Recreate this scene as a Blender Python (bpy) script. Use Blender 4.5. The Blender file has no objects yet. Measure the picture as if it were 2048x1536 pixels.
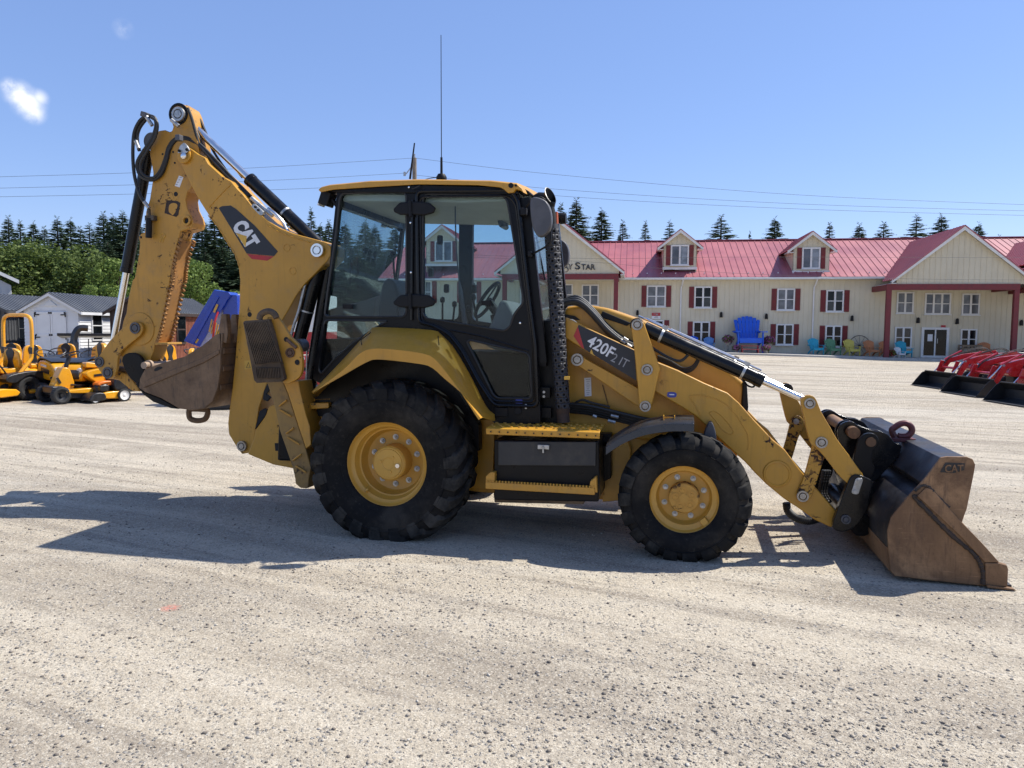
import bpy, bmesh, math, random
import numpy as np
from mathutils import Vector, Matrix

# ------------------------------------------------------------------ camera, sky, sun, exposure
SC = bpy.context.scene
CAMH, FPX, CX, CY = 1.70, 1500.0, 1024.0, 768.0        # focal length and centre in photograph pixels
PITCH, ROLL = math.atan((CY - 657.0) / FPX), math.radians(0.4)
_fw = Vector((0, math.cos(PITCH), -math.sin(PITCH)))
_u0 = Vector((0, math.sin(PITCH), math.cos(PITCH)))
_r0 = Vector((1, 0, 0))
_rt = _r0 * math.cos(ROLL) + _u0 * math.sin(ROLL)
_up = _u0 * math.cos(ROLL) - _r0 * math.sin(ROLL)
CAM = Vector((0, 0, CAMH))
cd = bpy.data.cameras.new('camera')
cd.sensor_width = 36.0
cd.lens = 36.0 * FPX / 2048.0
cd.clip_start, cd.clip_end = 0.1, 5000
co = bpy.data.objects.new('camera', cd)
SC.collection.objects.link(co)
co.matrix_world = Matrix(((_rt.x, _up.x, -_fw.x, 0), (_rt.y, _up.y, -_fw.y, 0), (_rt.z, _up.z, -_fw.z, CAMH), (0, 0, 0, 1)))
SC.camera = co

SUN_DIR = Vector((0.945, 0.327, 0)).normalized() * math.cos(math.radians(53)) + Vector((0, 0, math.sin(math.radians(53))))
SUN_AZ = math.atan2(SUN_DIR.x, SUN_DIR.y)
SUN_EL = math.asin(SUN_DIR.z)
sl = bpy.data.lights.new('sun', 'SUN')
sl.energy, sl.angle, sl.color = 5.0, math.radians(0.53), (1.0, 0.955, 0.88)
so = bpy.data.objects.new('sun', sl)
SC.collection.objects.link(so)
so.rotation_euler = (-SUN_DIR).to_track_quat('-Z', 'Y').to_euler()
so.location = (30, 10, 40)

wd = bpy.data.worlds.new('World')
SC.world = wd
wd.use_nodes = True
nt = wd.node_tree
nt.nodes.clear()
wo = nt.nodes.new('ShaderNodeOutputWorld')
bg = nt.nodes.new('ShaderNodeBackground')
sky = nt.nodes.new('ShaderNodeTexSky')
sky.sky_type = 'NISHITA'
sky.sun_disc = False
sky.sun_elevation, sky.sun_rotation = SUN_EL, SUN_AZ
sky.air_density, sky.dust_density, sky.ozone_density, sky.altitude = 1.0, 0.3, 2.0, 200
bg.inputs['Strength'].default_value = 0.118
# two small fair-weather clouds: noise-edged puffs at fixed sky directions
tc = nt.nodes.new('ShaderNodeTexCoord')
def _pdir(px, py):
    return (_fw + _rt * ((px - CX) / FPX) - _up * ((py - CY) / FPX)).normalized()
nz = nt.nodes.new('ShaderNodeTexNoise')
nz.inputs['Scale'].default_value, nz.inputs['Detail'].default_value, nz.inputs['Roughness'].default_value = 42.0, 7.0, 0.58
nt.links.new(tc.outputs['Generated'], nz.inputs['Vector'])
acc = None
for (px, py, rad, dens) in ((38, 190, 0.019, 1.0), (56, 206, 0.021, 1.0), (66, 224, 0.016, 0.9), (22, 176, 0.013, 0.9), (78, 196, 0.012, 0.7), (246, 58, 0.013, 0.3)):
    d = _pdir(px, py)
    vm = nt.nodes.new('ShaderNodeVectorMath'); vm.operation = 'DISTANCE'
    vm.inputs[1].default_value = d
    nt.links.new(tc.outputs['Generated'], vm.inputs[0])
    mr = nt.nodes.new('ShaderNodeMapRange'); mr.interpolation_type = 'SMOOTHSTEP'
    mr.inputs['From Min'].default_value, mr.inputs['From Max'].default_value = rad, 0.0
    mr.inputs['To Min'].default_value, mr.inputs['To Max'].default_value = 0.0, 1.0
    nt.links.new(vm.outputs['Value'], mr.inputs['Value'])
    mu = nt.nodes.new('ShaderNodeMath'); mu.operation = 'MULTIPLY'; mu.inputs[1].default_value = dens
    nt.links.new(mr.outputs['Result'], mu.inputs[0])
    if acc is None:
        acc = mu
    else:
        mx = nt.nodes.new('ShaderNodeMath'); mx.operation = 'MAXIMUM'
        nt.links.new(acc.outputs[0], mx.inputs[0]); nt.links.new(mu.outputs[0], mx.inputs[1])
        acc = mx
cr = nt.nodes.new('ShaderNodeMapRange'); cr.interpolation_type = 'SMOOTHSTEP'
cr.inputs['From Min'].default_value, cr.inputs['From Max'].default_value = 0.26, 0.60
nt.links.new(nz.outputs[0], cr.inputs['Value'])
mm = nt.nodes.new('ShaderNodeMath'); mm.operation = 'MULTIPLY'
nt.links.new(acc.outputs[0], mm.inputs[0]); nt.links.new(cr.outputs[0], mm.inputs[1])
mixc = nt.nodes.new('ShaderNodeMix'); mixc.data_type = 'RGBA'
nt.links.new(mm.outputs[0], mixc.inputs['Factor'])
hs = nt.nodes.new('ShaderNodeHueSaturation')
hs.inputs['Saturation'].default_value = 1.12
nt.links.new(sky.outputs[0], hs.inputs['Color'])
tint = nt.nodes.new('ShaderNodeMix'); tint.data_type = 'RGBA'; tint.blend_type = 'MULTIPLY'; tint.inputs[0].default_value = 1.0
tint.inputs[7].default_value = (1.05, 0.985, 1.07, 1)
nt.links.new(hs.outputs[0], tint.inputs[6])
veil = nt.nodes.new('ShaderNodeMix'); veil.data_type = 'RGBA'; veil.inputs[0].default_value = 0.40      # even summer haze over the whole sky
veil.inputs[7].default_value = (2.05, 3.15, 6.3, 1)
nt.links.new(tint.outputs[2], veil.inputs[6])
nt.links.new(veil.outputs[2], mixc.inputs[6])
mixc.inputs[7].default_value = (8.2, 8.2, 8.3, 1)
nt.links.new(mixc.outputs[2], bg.inputs['Color'])
nt.links.new(bg.outputs[0], wo.inputs['Surface'])

SC.view_settings.view_transform = 'Standard'
SC.view_settings.look = 'None'
SC.view_settings.exposure = 0.4
SC.view_settings.gamma = 1.0
SC.render.engine = 'CYCLES'
SC.cycles.use_denoising = True
SC.cycles.max_bounces = 8
SC.cycles.transparent_max_bounces = 24
SC.cycles.caustics_reflective = SC.cycles.caustics_refractive = False

# ------------------------------------------------------------------ helpers
COL = SC.collection
RND = random.Random(11)
def rot(axis, a):
    return Matrix.Rotation(a, 4, axis)

def tag(o, label=None, cat=None, group=None, kind=None):
    if label: o['label'] = label
    if cat: o['category'] = cat
    if group: o['group'] = group
    if kind: o['kind'] = kind
    return o

def empty(name, loc=(0, 0, 0), rz=0.0, label=None, cat=None, group=None, parent=None):
    o = bpy.data.objects.new(name, None)
    COL.objects.link(o)
    o.location = loc
    o.rotation_euler = (0, 0, rz)
    o.empty_display_size = 0.2
    if parent: o.parent = parent
    return tag(o, label, cat, group)

def copy_tree(o, parent=None):
    c = o.copy()
    COL.objects.link(c)
    c.parent = parent
    for ch in list(o.children):
        copy_tree(ch, c)
    return c

def link_mesh(name, me, parent=None, loc=None, rz=None):
    o = bpy.data.objects.new(name, me)
    COL.objects.link(o)
    if parent: o.parent = parent
    if loc is not None: o.location = loc
    if rz is not None: o.rotation_euler = (0, 0, rz)
    return o

class G:
    """collects shapes and links them as ONE mesh object"""
    def __init__(s, M=None):
        s.v, s.f, s.M = [], [], M
    def add(s, vs, fs):
        n = len(s.v)
        if s.M is not None:
            vs = [tuple(s.M @ Vector(q)) for q in vs]
        s.v += [tuple(q) for q in vs]
        s.f += [tuple(i + n for i in f) for f in fs]
        return s
    def prism(s, pts, a, b, axes='xzy'):
        """outline pts in the first two axes, extruded along the third from a to b"""
        n = len(pts)
        ia, ib, ic = ('xyz'.index(c) for c in axes)
        vs = []
        for w in (a, b):
            for p in pts:
                q = [0, 0, 0]; q[ia], q[ib], q[ic] = p[0], p[1], w
                vs.append(q)
        fs = [tuple(range(n)), tuple(range(2 * n - 1, n - 1, -1))]
        fs += [(i, i + n, (i + 1) % n + n, (i + 1) % n) for i in range(n)]
        return s.add(vs, fs)
    def box(s, c, d, R=None):
        x, y, z = d[0] / 2, d[1] / 2, d[2] / 2
        vs = [Vector((i * x, j * y, k * z)) for i in (-1, 1) for j in (-1, 1) for k in (-1, 1)]
        if R is not None: vs = [R @ q for q in vs]
        vs = [q + Vector(c) for q in vs]
        return s.add(vs, [(0, 1, 3, 2), (4, 6, 7, 5), (0, 4, 5, 1), (2, 3, 7, 6), (0, 2, 6, 4), (1, 5, 7, 3)])
    def bar(s, p, q, w, h, up=(0, 0, 1)):
        p, q = Vector(p), Vector(q)
        d = (q - p); L = d.length; d.normalize()
        r = d.cross(Vector(up)); r.normalize(); u = r.cross(d)
        vs = []
        for t in (p, q):
            for i, j in ((-1, -1), (1, -1), (1, 1), (-1, 1)):
                vs.append(t + r * (i * w / 2) + u * (j * h / 2))
        return s.add(vs, [(0, 1, 2, 3), (7, 6, 5, 4), (0, 4, 5, 1), (1, 5, 6, 2), (2, 6, 7, 3), (3, 7, 4, 0)])
    def cyl(s, p, q, r, r2=None, n=18):
        return s.tube([p, q], [r, r if r2 is None else r2], n)
    def tube(s, pts, r, n=8, close=False):
        pts = [Vector(p) for p in pts]
        m = len(pts)
        rs = r if isinstance(r, (list, tuple)) else [r] * m
        vs, fs = [], []
        ref = None
        for i, p in enumerate(pts):
            if close: d = pts[(i + 1) % m] - pts[i - 1]
            else: d = pts[min(i + 1, m - 1)] - pts[max(i - 1, 0)]
            d.normalize()
            if ref is None:
                ref = Vector((0, 0, 1)) if abs(d.z) < 0.9 else Vector((1, 0, 0))
            a = d.cross(ref); a.normalize(); b = d.cross(a); b.normalize()
            ref = a.cross(d) if True else ref
            for k in range(n):
                t = 2 * math.pi * k / n
                vs.append(p + a * (rs[i] * math.cos(t)) + b * (rs[i] * math.sin(t)))
        for i in range(m if close else m - 1):
            for k in range(n):
                j = (i + 1) % m
                fs.append((i * n + k, i * n + (k + 1) % n, j * n + (k + 1) % n, j * n + k))
        if not close:
            fs.append(tuple(range(n - 1, -1, -1)))
            fs.append(tuple(range((m - 1) * n, m * n)))
        return s.add(vs, fs)
    def lathe(s, prof, c, axis='y', n=32, close=False):
        """prof: (radius, offset along axis)"""
        vs, fs = [], []
        m = len(prof)
        for k in range(n):
            t = 2 * math.pi * k / n
            for (r, a) in prof:
                q = {'y': (r * math.cos(t), a, r * math.sin(t)), 'x': (a, r * math.cos(t), r * math.sin(t)), 'z': (r * math.cos(t), r * math.sin(t), a)}[axis]
                vs.append(Vector(c) + Vector(q))
        for k in range(n):
            j = (k + 1) % n
            for i in range(m - 1 + (1 if close else 0)):
                i2 = (i + 1) % m
                fs.append((k * m + i, k * m + i2, j * m + i2, j * m + i))
        return s.add(vs, fs)
    def mesh(s, name, mat, ang=32, keep=False):
        me = bpy.data.meshes.new(name)
        me.from_pydata(s.v, [], s.f)
        if not keep:
            bm = bmesh.new(); bm.from_mesh(me)
            bmesh.ops.remove_doubles(bm, verts=bm.verts, dist=1e-5)
            bmesh.ops.recalc_face_normals(bm, faces=bm.faces)
            bm.to_mesh(me); bm.free()
        if mat is not None: me.materials.append(mat)
        if ang:
            me.shade_smooth()
            me.set_sharp_from_angle(angle=math.radians(ang))
        return me
    def obj(s, name, mat, parent=None, bevel=0.0, ang=32, seg=2, keep=False, loc=None, rz=None):
        o = link_mesh(name, s.mesh(name, mat, ang, keep), parent, loc, rz)
        if bevel: add_bevel(o, bevel, seg)
        return o

def add_bevel(o, w, seg=2):
    b = o.modifiers.new('bevel', 'BEVEL')
    b.width, b.segments, b.limit_method, b.angle_limit = w, seg, 'ANGLE', math.radians(38)
    b.harden_normals = True
    return o

def catmull(pts, k=6, close=False):
    P = [Vector(p) for p in pts]
    n = len(P); out = []
    for i in range(n if close else n - 1):
        if close: a, b, c, d = P[i - 1], P[i], P[(i + 1) % n], P[(i + 2) % n]
        else: a, b, c, d = P[max(i - 1, 0)], P[i], P[i + 1], P[min(i + 2, n - 1)]
        for j in range(k):
            t = j / k
            out.append(0.5 * ((2 * b) + (c - a) * t + (2 * a - 5 * b + 4 * c - d) * t * t + (3 * b - a - 3 * c + d) * t ** 3))
    if not close: out.append(P[-1])
    return out

def smooth2(pts, k=4, close=True):
    return [(q.x, q.y) for q in catmull([(a, b, 0) for a, b in pts], k, close)]

def round2(pts, r=0.03, k=4):
    """outline with every corner rounded"""
    out = []; n = len(pts)
    for i in range(n):
        p, a, b = Vector(pts[i]), Vector(pts[i - 1]), Vector(pts[(i + 1) % n])
        da, db = (a - p), (b - p)
        rr = min(r, da.length * 0.45, db.length * 0.45)
        s0, s1 = p + da.normalized() * rr, p + db.normalized() * rr
        for j in range(k + 1):
            t = j / k
            q = s0 * (1 - t) ** 2 + p * 2 * t * (1 - t) + s1 * t * t
            out.append((q.x, q.y))
    return out

def plate_mesh(name, outer, holes, a, b, mat, axes='xzy'):
    """flat plate with real openings, from a to b along the third axis"""
    cu = bpy.data.curves.new('tmp', 'CURVE')
    cu.dimensions = '2D'; cu.fill_mode = 'BOTH'; cu.extrude = abs(b - a) / 2
    for ring in [outer] + list(holes):
        sp = cu.splines.new('POLY'); sp.points.add(len(ring) - 1); sp.use_cyclic_u = True
        for q, p in zip(sp.points, ring): q.co = (p[0], p[1], 0, 1)
    ob = bpy.data.objects.new('tmp', cu)
    me = bpy.data.meshes.new_from_object(ob)
    bpy.data.objects.remove(ob); bpy.data.curves.remove(cu)
    me.name = name
    mid = (a + b) / 2
    ia, ib, ic = ('xyz'.index(c) for c in axes)
    for v in me.vertices:
        q = [0, 0, 0]; q[ia], q[ib], q[ic] = v.co.x, v.co.y, v.co.z + mid
        v.co = q
    bm = bmesh.new(); bm.from_mesh(me)
    bmesh.ops.remove_doubles(bm, verts=bm.verts, dist=1e-6)
    bmesh.ops.recalc_face_normals(bm, faces=bm.faces)
    bm.to_mesh(me); bm.free()
    me.materials.clear()
    me.materials.append(mat)
    me.shade_smooth(); me.set_sharp_from_angle(angle=math.radians(32))
    return me

def text_mesh(name, body, o, u, v, nrm, mat, bold=0.0, depth=0.002, shear=0.0, spacing=1.0):
    """letters laid into the parallelogram o, o+u, o+v"""
    cu = bpy.data.curves.new('tmp', 'FONT')
    cu.body = body; cu.size = 1.0; cu.offset = bold; cu.extrude = 0.5; cu.resolution_u = 3
    cu.shear = shear; cu.space_character = spacing
    ob = bpy.data.objects.new('tmp', cu)
    me = bpy.data.meshes.new_from_object(ob)
    bpy.data.objects.remove(ob); bpy.data.curves.remove(cu)
    me.name = name
    xs = [q.co.x for q in me.vertices]; ys = [q.co.y for q in me.vertices]
    x0, x1, y0, y1 = min(xs), max(xs), min(ys), max(ys)
    o, u, v, nrm = Vector(o), Vector(u), Vector(v), Vector(nrm)
    for q in me.vertices:
        q.co = o + u * ((q.co.x - x0) / (x1 - x0)) + v * ((q.co.y - y0) / (y1 - y0)) + nrm * ((q.co.z + 0.5) * depth)
    bm = bmesh.new(); bm.from_mesh(me); bmesh.ops.recalc_face_normals(bm, faces=bm.faces); bm.to_mesh(me); bm.free()
    me.materials.clear()
    me.materials.append(mat)
    return me

# photograph measuring: where the sight line of a pixel meets a real plane of the place
def sight(px, py):
    return _fw + _rt * ((px - CX) / FPX) - _up * ((py - CY) / FPX)
def on_ground(px, py, z=0.0):
    d = sight(px, py)
    return CAM + d * ((z - CAMH) / d.z)
def at_depth(px, py, Y):
    d = sight(px, py)
    return CAM + d * (Y / d.y)
def on_plane(px, py, O, n):
    d = sight(px, py)
    return CAM + d * ((O - CAM).dot(n) / d.dot(n))
def sstep(a, b, t):
    t = min(1.0, max(0.0, (t - a) / (b - a)))
    return t * t * (3 - 2 * t)
def gz(x, y):
    """gentle rise of the lot towards the far building"""
    return 0.26 * sstep(28, 46, y) * sstep(27, 11, x) * sstep(-20, -6, x)

# ------------------------------------------------------------------ materials
MATS = {}
def srgb(r, g, b):
    f = lambda c: (c / 255 / 12.92) if c / 255 <= 0.04045 else ((c / 255 + 0.055) / 1.055) ** 2.4
    return (f(r), f(g), f(b))

class NT:
    def __init__(s, name):
        s.m = bpy.data.materials.new(name); s.m.use_nodes = True
        s.t = s.m.node_tree; s.t.nodes.clear()
        s.out = s.n('ShaderNodeOutputMaterial'); s.b = s.n('ShaderNodeBsdfPrincipled')
        s.l(s.b.outputs[0], s.out.inputs[0])
        MATS[name] = s.m
    def n(s, t, **k):
        q = s.t.nodes.new(t)
        for a, b in k.items(): setattr(q, a, b)
        return q
    def l(s, a, b): s.t.links.new(a, b)
    def coord(s, scale=(1, 1, 1), rz=0.0, kind='Object'):
        tc = s.n('ShaderNodeTexCoord'); src = tc.outputs[kind]
        if rz:                                   # turn first, then stretch
            m0 = s.n('ShaderNodeMapping'); m0.inputs['Rotation'].default_value = (0, 0, rz)
            s.l(src, m0.inputs['Vector']); src = m0.outputs[0]
        mp = s.n('ShaderNodeMapping'); mp.inputs['Scale'].default_value = scale
        s.l(src, mp.inputs['Vector']); return mp.outputs[0]
    def noise(s, vec, scale, detail=4, rough=0.55, dist=0.0):
        q = s.n('ShaderNodeTexNoise')
        q.inputs['Scale'].default_value, q.inputs['Detail'].default_value = scale, detail
        q.inputs['Roughness'].default_value, q.inputs['Distortion'].default_value = rough, dist
        s.l(vec, q.inputs['Vector']); return q.outputs[0]
    def vor(s, vec, scale, out='Distance', rand=1.0):
        q = s.n('ShaderNodeTexVoronoi'); q.inputs['Scale'].default_value = scale; q.inputs['Randomness'].default_value = rand
        s.l(vec, q.inputs['Vector']); return q.outputs[out]
    def ramp(s, val, a, b, lo=0.0, hi=1.0):
        q = s.n('ShaderNodeMapRange'); q.interpolation_type = 'SMOOTHSTEP'
        q.inputs['From Min'].default_value, q.inputs['From Max'].default_value = a, b
        q.inputs['To Min'].default_value, q.inputs['To Max'].default_value = lo, hi
        s.l(val, q.inputs['Value']); return q.outputs[0]
    def math(s, op, a, b):
        q = s.n('ShaderNodeMath', operation=op)
        for i, x in enumerate((a, b)):
            if isinstance(x, (int, float)): q.inputs[i].default_value = x
            else: s.l(x, q.inputs[i])
        return q.outputs[0]
    def mix(s, fac, a, b, mode='MIX'):
        q = s.n('ShaderNodeMix', data_type='RGBA', blend_type=mode)
        if isinstance(fac, (int, float)): q.inputs[0].default_value = fac
        else: s.l(fac, q.inputs[0])
        for i, x in ((6, a), (7, b)):
            if isinstance(x, (tuple, list)): q.inputs[i].default_value = (*x[:3], 1)
            else: s.l(x, q.inputs[i])
        return q.outputs[2]
    def col(s, c):
        if isinstance(c, (tuple, list)): s.b.inputs['Base Color'].default_value = (*c[:3], 1)
        else: s.l(c, s.b.inputs['Base Color'])
    def rough(s, r):
        if isinstance(r, (int, float)): s.b.inputs['Roughness'].default_value = r
        else: s.l(r, s.b.inputs['Roughness'])
    def bump(s, h, st=0.3, d=0.01):
        q = s.n('ShaderNodeBump'); q.inputs['Strength'].default_value = st; q.inputs['Distance'].default_value = d
        s.l(h, q.inputs['Height']); s.l(q.outputs[0], s.b.inputs['Normal'])
    def set(s, **k):
        for a, b in k.items(): s.b.inputs[a.replace('_', ' ')].default_value = b
        return s.m

def plain(name, c, rough=0.5, metal=0.0, var=0.12, scale=6.0, bump=0.0, spec=0.5, coat=0.0):
    """one colour with slight unevenness in tone and gloss"""
    q = NT(name)
    v = q.coord()
    n = q.noise(v, scale, 5, 0.6)
    q.col(q.mix(q.ramp(n, 0.3, 0.7), tuple(x * (1 - var) for x in c), tuple(min(1, x * (1 + var)) for x in c)))
    q.rough(q.ramp(n, 0.3, 0.7, max(0.03, rough - 0.07), min(1, rough + 0.07)))
    q.b.inputs['Metallic'].default_value = metal
    q.b.inputs['Specular IOR Level'].default_value = spec
    q.b.inputs['Coat Weight'].default_value = coat
    if bump: q.bump(q.noise(v, scale * 9, 3), bump, 0.004)
    return q.m

def painted(name, c, chips=0.0, dirt=0.25, rough=0.42, rust=(0.075, 0.032, 0.016), dust=(0.30, 0.25, 0.18), coat=0.0, streak=0.3):
    """sheet-metal paint: faded tone, streaky grime, dust, paint chipped to rust and dark primer"""
    q = NT(name)
    v = q.coord()
    big = q.noise(v, 1.7, 5, 0.6)
    c1 = q.mix(q.ramp(big, 0.3, 0.7), tuple(x * 0.86 for x in c), tuple(min(1, x * 1.06) for x in c))
    st = q.noise(q.coord((9, 9, 0.7)), 3.0, 5, 0.65, 0.4)
    c2 = q.mix(q.ramp(st, 0.5, 0.78, 0, streak), c1, tuple(x * 0.55 for x in c))
    d = q.noise(v, 5.5, 7, 0.7)
    c3 = q.mix(q.ramp(d, 0.48, 0.8, 0, dirt), c2, dust)
    sc = q.noise(q.coord((28, 28, 2.2), 0.0), 2.0, 4, 0.7, 0.4)
    c3 = q.mix(q.ramp(sc, 0.62, 0.72, 0, 0.5 * dirt), c3, tuple(x * 0.5 for x in c))
    fine = q.noise(v, 60, 3, 0.7)
    c3 = q.mix(q.ramp(fine, 0.62, 0.75, 0, 0.25 * dirt), c3, tuple(x * 0.4 for x in c))
    if chips:
        a = q.noise(v, 3.2, 3, 0.55, 0.6); b = q.noise(v, 17, 6, 0.68, 0.8)
        m = q.math('MULTIPLY', q.ramp(a, 0.66 - chips * 0.3, 0.74 - chips * 0.3), q.ramp(b, 0.60 - 0.10 * chips, 0.62 - 0.10 * chips))
        rc = q.mix(q.ramp(q.noise(v, 40, 3), 0.4, 0.6), rust, (0.018, 0.014, 0.012))
        c3 = q.mix(m, c3, rc)
        q.rough(q.ramp(m, 0, 1, rough, 0.85))
        q.bump(q.math('SUBTRACT', q.math('MULTIPLY', d, 0.15), m), 0.35, 0.004)
    else:
        q.rough(q.ramp(d, 0.3, 0.75, rough - 0.08, rough + 0.2))
        q.bump(q.noise(v, 9, 3), 0.04, 0.01)
    q.col(c3)
    q.b.inputs['Coat Weight'].default_value = coat
    return q.m

YEL = (0.555, 0.278, 0.028)
yellow = painted('machine_yellow', YEL, 0.0, 0.32, 0.36, dust=(0.26, 0.19, 0.10), streak=0.42)
yellow_chip = painted('machine_yellow_chipped', YEL, 0.32, 0.36, 0.38, dust=(0.26, 0.19, 0.10), streak=0.45)
yellow_worn = painted('machine_yellow_worn', (0.52, 0.258, 0.030), 0.42, 0.5, 0.45, dust=(0.22, 0.155, 0.08), streak=0.55)
yellow_rub = painted('machine_yellow_rusting', (0.36, 0.168, 0.04), 0.5, 1.0, 0.7, dust=(0.20, 0.12, 0.06), rust=(0.10, 0.045, 0.02))
black_paint = painted('black_paint', (0.007, 0.007, 0.008), 0.0, 0.12, 0.32, dust=(0.06, 0.055, 0.045))
black_gloss = painted('black_gloss', (0.006, 0.006, 0.007), 0.0, 0.08, 0.2, dust=(0.06, 0.055, 0.05))
MATS['black_paint'].node_tree.nodes['Principled BSDF'].inputs['Specular IOR Level'].default_value = 0.18
MATS['black_gloss'].node_tree.nodes['Principled BSDF'].inputs['Specular IOR Level'].default_value = 0.3
black_plastic = plain('black_plastic', (0.010, 0.010, 0.011), 0.5, 0, 0.25, 8, 0, 0.22)
grey_plastic = plain('grey_plastic', (0.075, 0.075, 0.082), 0.5, 0, 0.2, 8)
rubber_hose = plain('hose_rubber', (0.018, 0.018, 0.018), 0.55, 0, 0.3, 20)
chrome = plain('chrome', (0.72, 0.71, 0.70), 0.2, 1.0, 0.06, 4)
steel = plain('zinc_steel', (0.42, 0.42, 0.41), 0.42, 0.8, 0.25, 22)
pin_steel = plain('pin_steel', (0.33, 0.31, 0.28), 0.42, 0.7, 0.3, 30)
white_decal = plain('decal_white', (0.72, 0.72, 0.72), 0.5, 0, 0.06, 12)
black_decal = plain('decal_black', (0.014, 0.015, 0.02), 0.42, 0, 0.2, 12)
red_decal = plain('decal_red', (0.42, 0.022, 0.024), 0.42, 0, 0.1, 12)
yellow_decal = plain('decal_yellow', (0.62, 0.36, 0.05), 0.45, 0, 0.1, 12)
blue_decal = plain('decal_blue', (0.03, 0.05, 0.30), 0.4, 0, 0.1, 12)
grey_letter = plain('decal_grey_line', (0.30, 0.30, 0.31), 0.5, 0, 0.1, 12)
dark = plain('deep_black', (0.006, 0.006, 0.007), 0.7, 0, 0.2, 5)

def rusty(name, c1, c2, c3, rough=0.7, streaks=True):
    q = NT(name)
    v = q.coord()
    a = q.noise(v, 2.3, 6, 0.65, 0.5); b = q.noise(q.coord((7, 7, 0.9) if streaks else (1, 1, 1)), 5, 6, 0.7); f = q.noise(v, 55, 4, 0.7)
    c = q.mix(q.ramp(q.noise(v, 1.1, 6, 0.7, 1.2), 0.40, 0.60), tuple(x * 0.68 for x in c1), tuple(x * 1.18 for x in c2))
    c = q.mix(q.ramp(a, 0.36, 0.66, 0, 0.6), c, c2)
    c = q.mix(q.ramp(b, 0.5, 0.72, 0, 0.75), c, c3)
    c = q.mix(q.ramp(f, 0.5, 0.75, 0, 0.4), c, tuple(x * 0.45 for x in c1))
    sc = q.noise(q.coord((3, 3, 45), 0.0), 2.2, 4, 0.7, 0.3); sv = q.noise(q.coord((60, 60, 2.5)), 1.6, 4, 0.7, 0.3)
    c = q.mix(q.ramp(sc, 0.60, 0.72, 0, 0.45), c, tuple(min(1, x * 1.7 + 0.02) for x in c2))
    c = q.mix(q.ramp(sv, 0.60, 0.74, 0, 0.5), c, tuple(x * 0.4 for x in c1))
    q.col(c); q.rough(q.ramp(a, 0.3, 0.7, rough - 0.2, rough + 0.1)); q.bump(f, 0.18, 0.004)
    q.b.inputs['Metallic'].default_value = 0.15
    return q.m
bucket_rust = rusty('bucket_worn_steel', (0.180, 0.090, 0.040), (0.265, 0.150, 0.072), (0.10, 0.055, 0.030))
bucket_black = rusty('bucket_black_shell', (0.018, 0.018, 0.020), (0.030, 0.030, 0.034), (0.085, 0.048, 0.028), 0.55)
weld_mat = rusty('weld_bead', (0.035, 0.028, 0.024), (0.075, 0.05, 0.035), (0.02, 0.018, 0.016), 0.8, False)
digger_rust = rusty('digger_bucket_steel', (0.140, 0.076, 0.038), (0.200, 0.122, 0.066), (0.080, 0.058, 0.042))
muddy = rusty('muddy_pad', (0.075, 0.050, 0.032), (0.13, 0.09, 0.055), (0.035, 0.027, 0.021), 0.85, False)

def tyre_material():
    q = NT('tyre_rubber')
    v = q.coord()
    a = q.noise(v, 3, 6, 0.65); f = q.noise(v, 40, 4, 0.7)
    c = q.mix(q.ramp(a, 0.42, 0.75), (0.009, 0.009, 0.0095), (0.045, 0.040, 0.034))
    c = q.mix(q.ramp(f, 0.55, 0.8, 0, 0.45), c, (0.085, 0.075, 0.06))
    q.col(c); q.rough(q.ramp(a, 0.3, 0.7, 0.6, 0.9)); q.bump(f, 0.15, 0.004)
    q.b.inputs['Specular IOR Level'].default_value = 0.12
    return q.m
tyre_mat = tyre_material()

def lug_material():
    q = NT('tyre_lug_dusty')
    v = q.coord()
    a = q.noise(v, 5, 6, 0.65); f = q.noise(v, 45, 4, 0.7)
    c = q.mix(q.ramp(a, 0.40, 0.75), (0.015, 0.0148, 0.0145), (0.062, 0.057, 0.049))
    c = q.mix(q.ramp(f, 0.5, 0.8, 0, 0.5), c, (0.02, 0.02, 0.02))
    q.col(c); q.rough(0.85); q.bump(f, 0.2, 0.004); q.b.inputs['Specular IOR Level'].default_value = 0.12
    return q.m
lug_mat = lug_material()

def glass_material(name, tint, refl=1.0, dirt=0.05):
    q = NT(name)
    q.t.nodes.remove(q.b)
    tr = q.n('ShaderNodeBsdfTransparent'); tr.inputs[0].default_value = (*tint, 1)
    gl = q.n('ShaderNodeBsdfGlossy'); gl.inputs['Roughness'].default_value = 0.02
    fr = q.n('ShaderNodeFresnel'); fr.inputs['IOR'].default_value = 1.5
    m1 = q.n('ShaderNodeMixShader')
    q.l(q.math('MULTIPLY', fr.outputs[0], refl), m1.inputs[0]); q.l(tr.outputs[0], m1.inputs[1]); q.l(gl.outputs[0], m1.inputs[2])
    df = q.n('ShaderNodeBsdfDiffuse'); df.inputs[0].default_value = (0.45, 0.43, 0.38, 1)
    m2 = q.n('ShaderNodeMixShader')
    q.l(q.ramp(q.noise(q.coord(), 2.5, 6, 0.7), 0.35, 0.8, dirt * 0.4, dirt * 1.6), m2.inputs[0])
    q.l(m1.outputs[0], m2.inputs[1]); q.l(df.outputs[0], m2.inputs[2])
    q.l(m2.outputs[0], q.out.inputs[0])
    return q.m
cab_glass = glass_material('cab_glass', (0.80, 0.88, 0.90), 0.45, 0.004)
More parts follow.
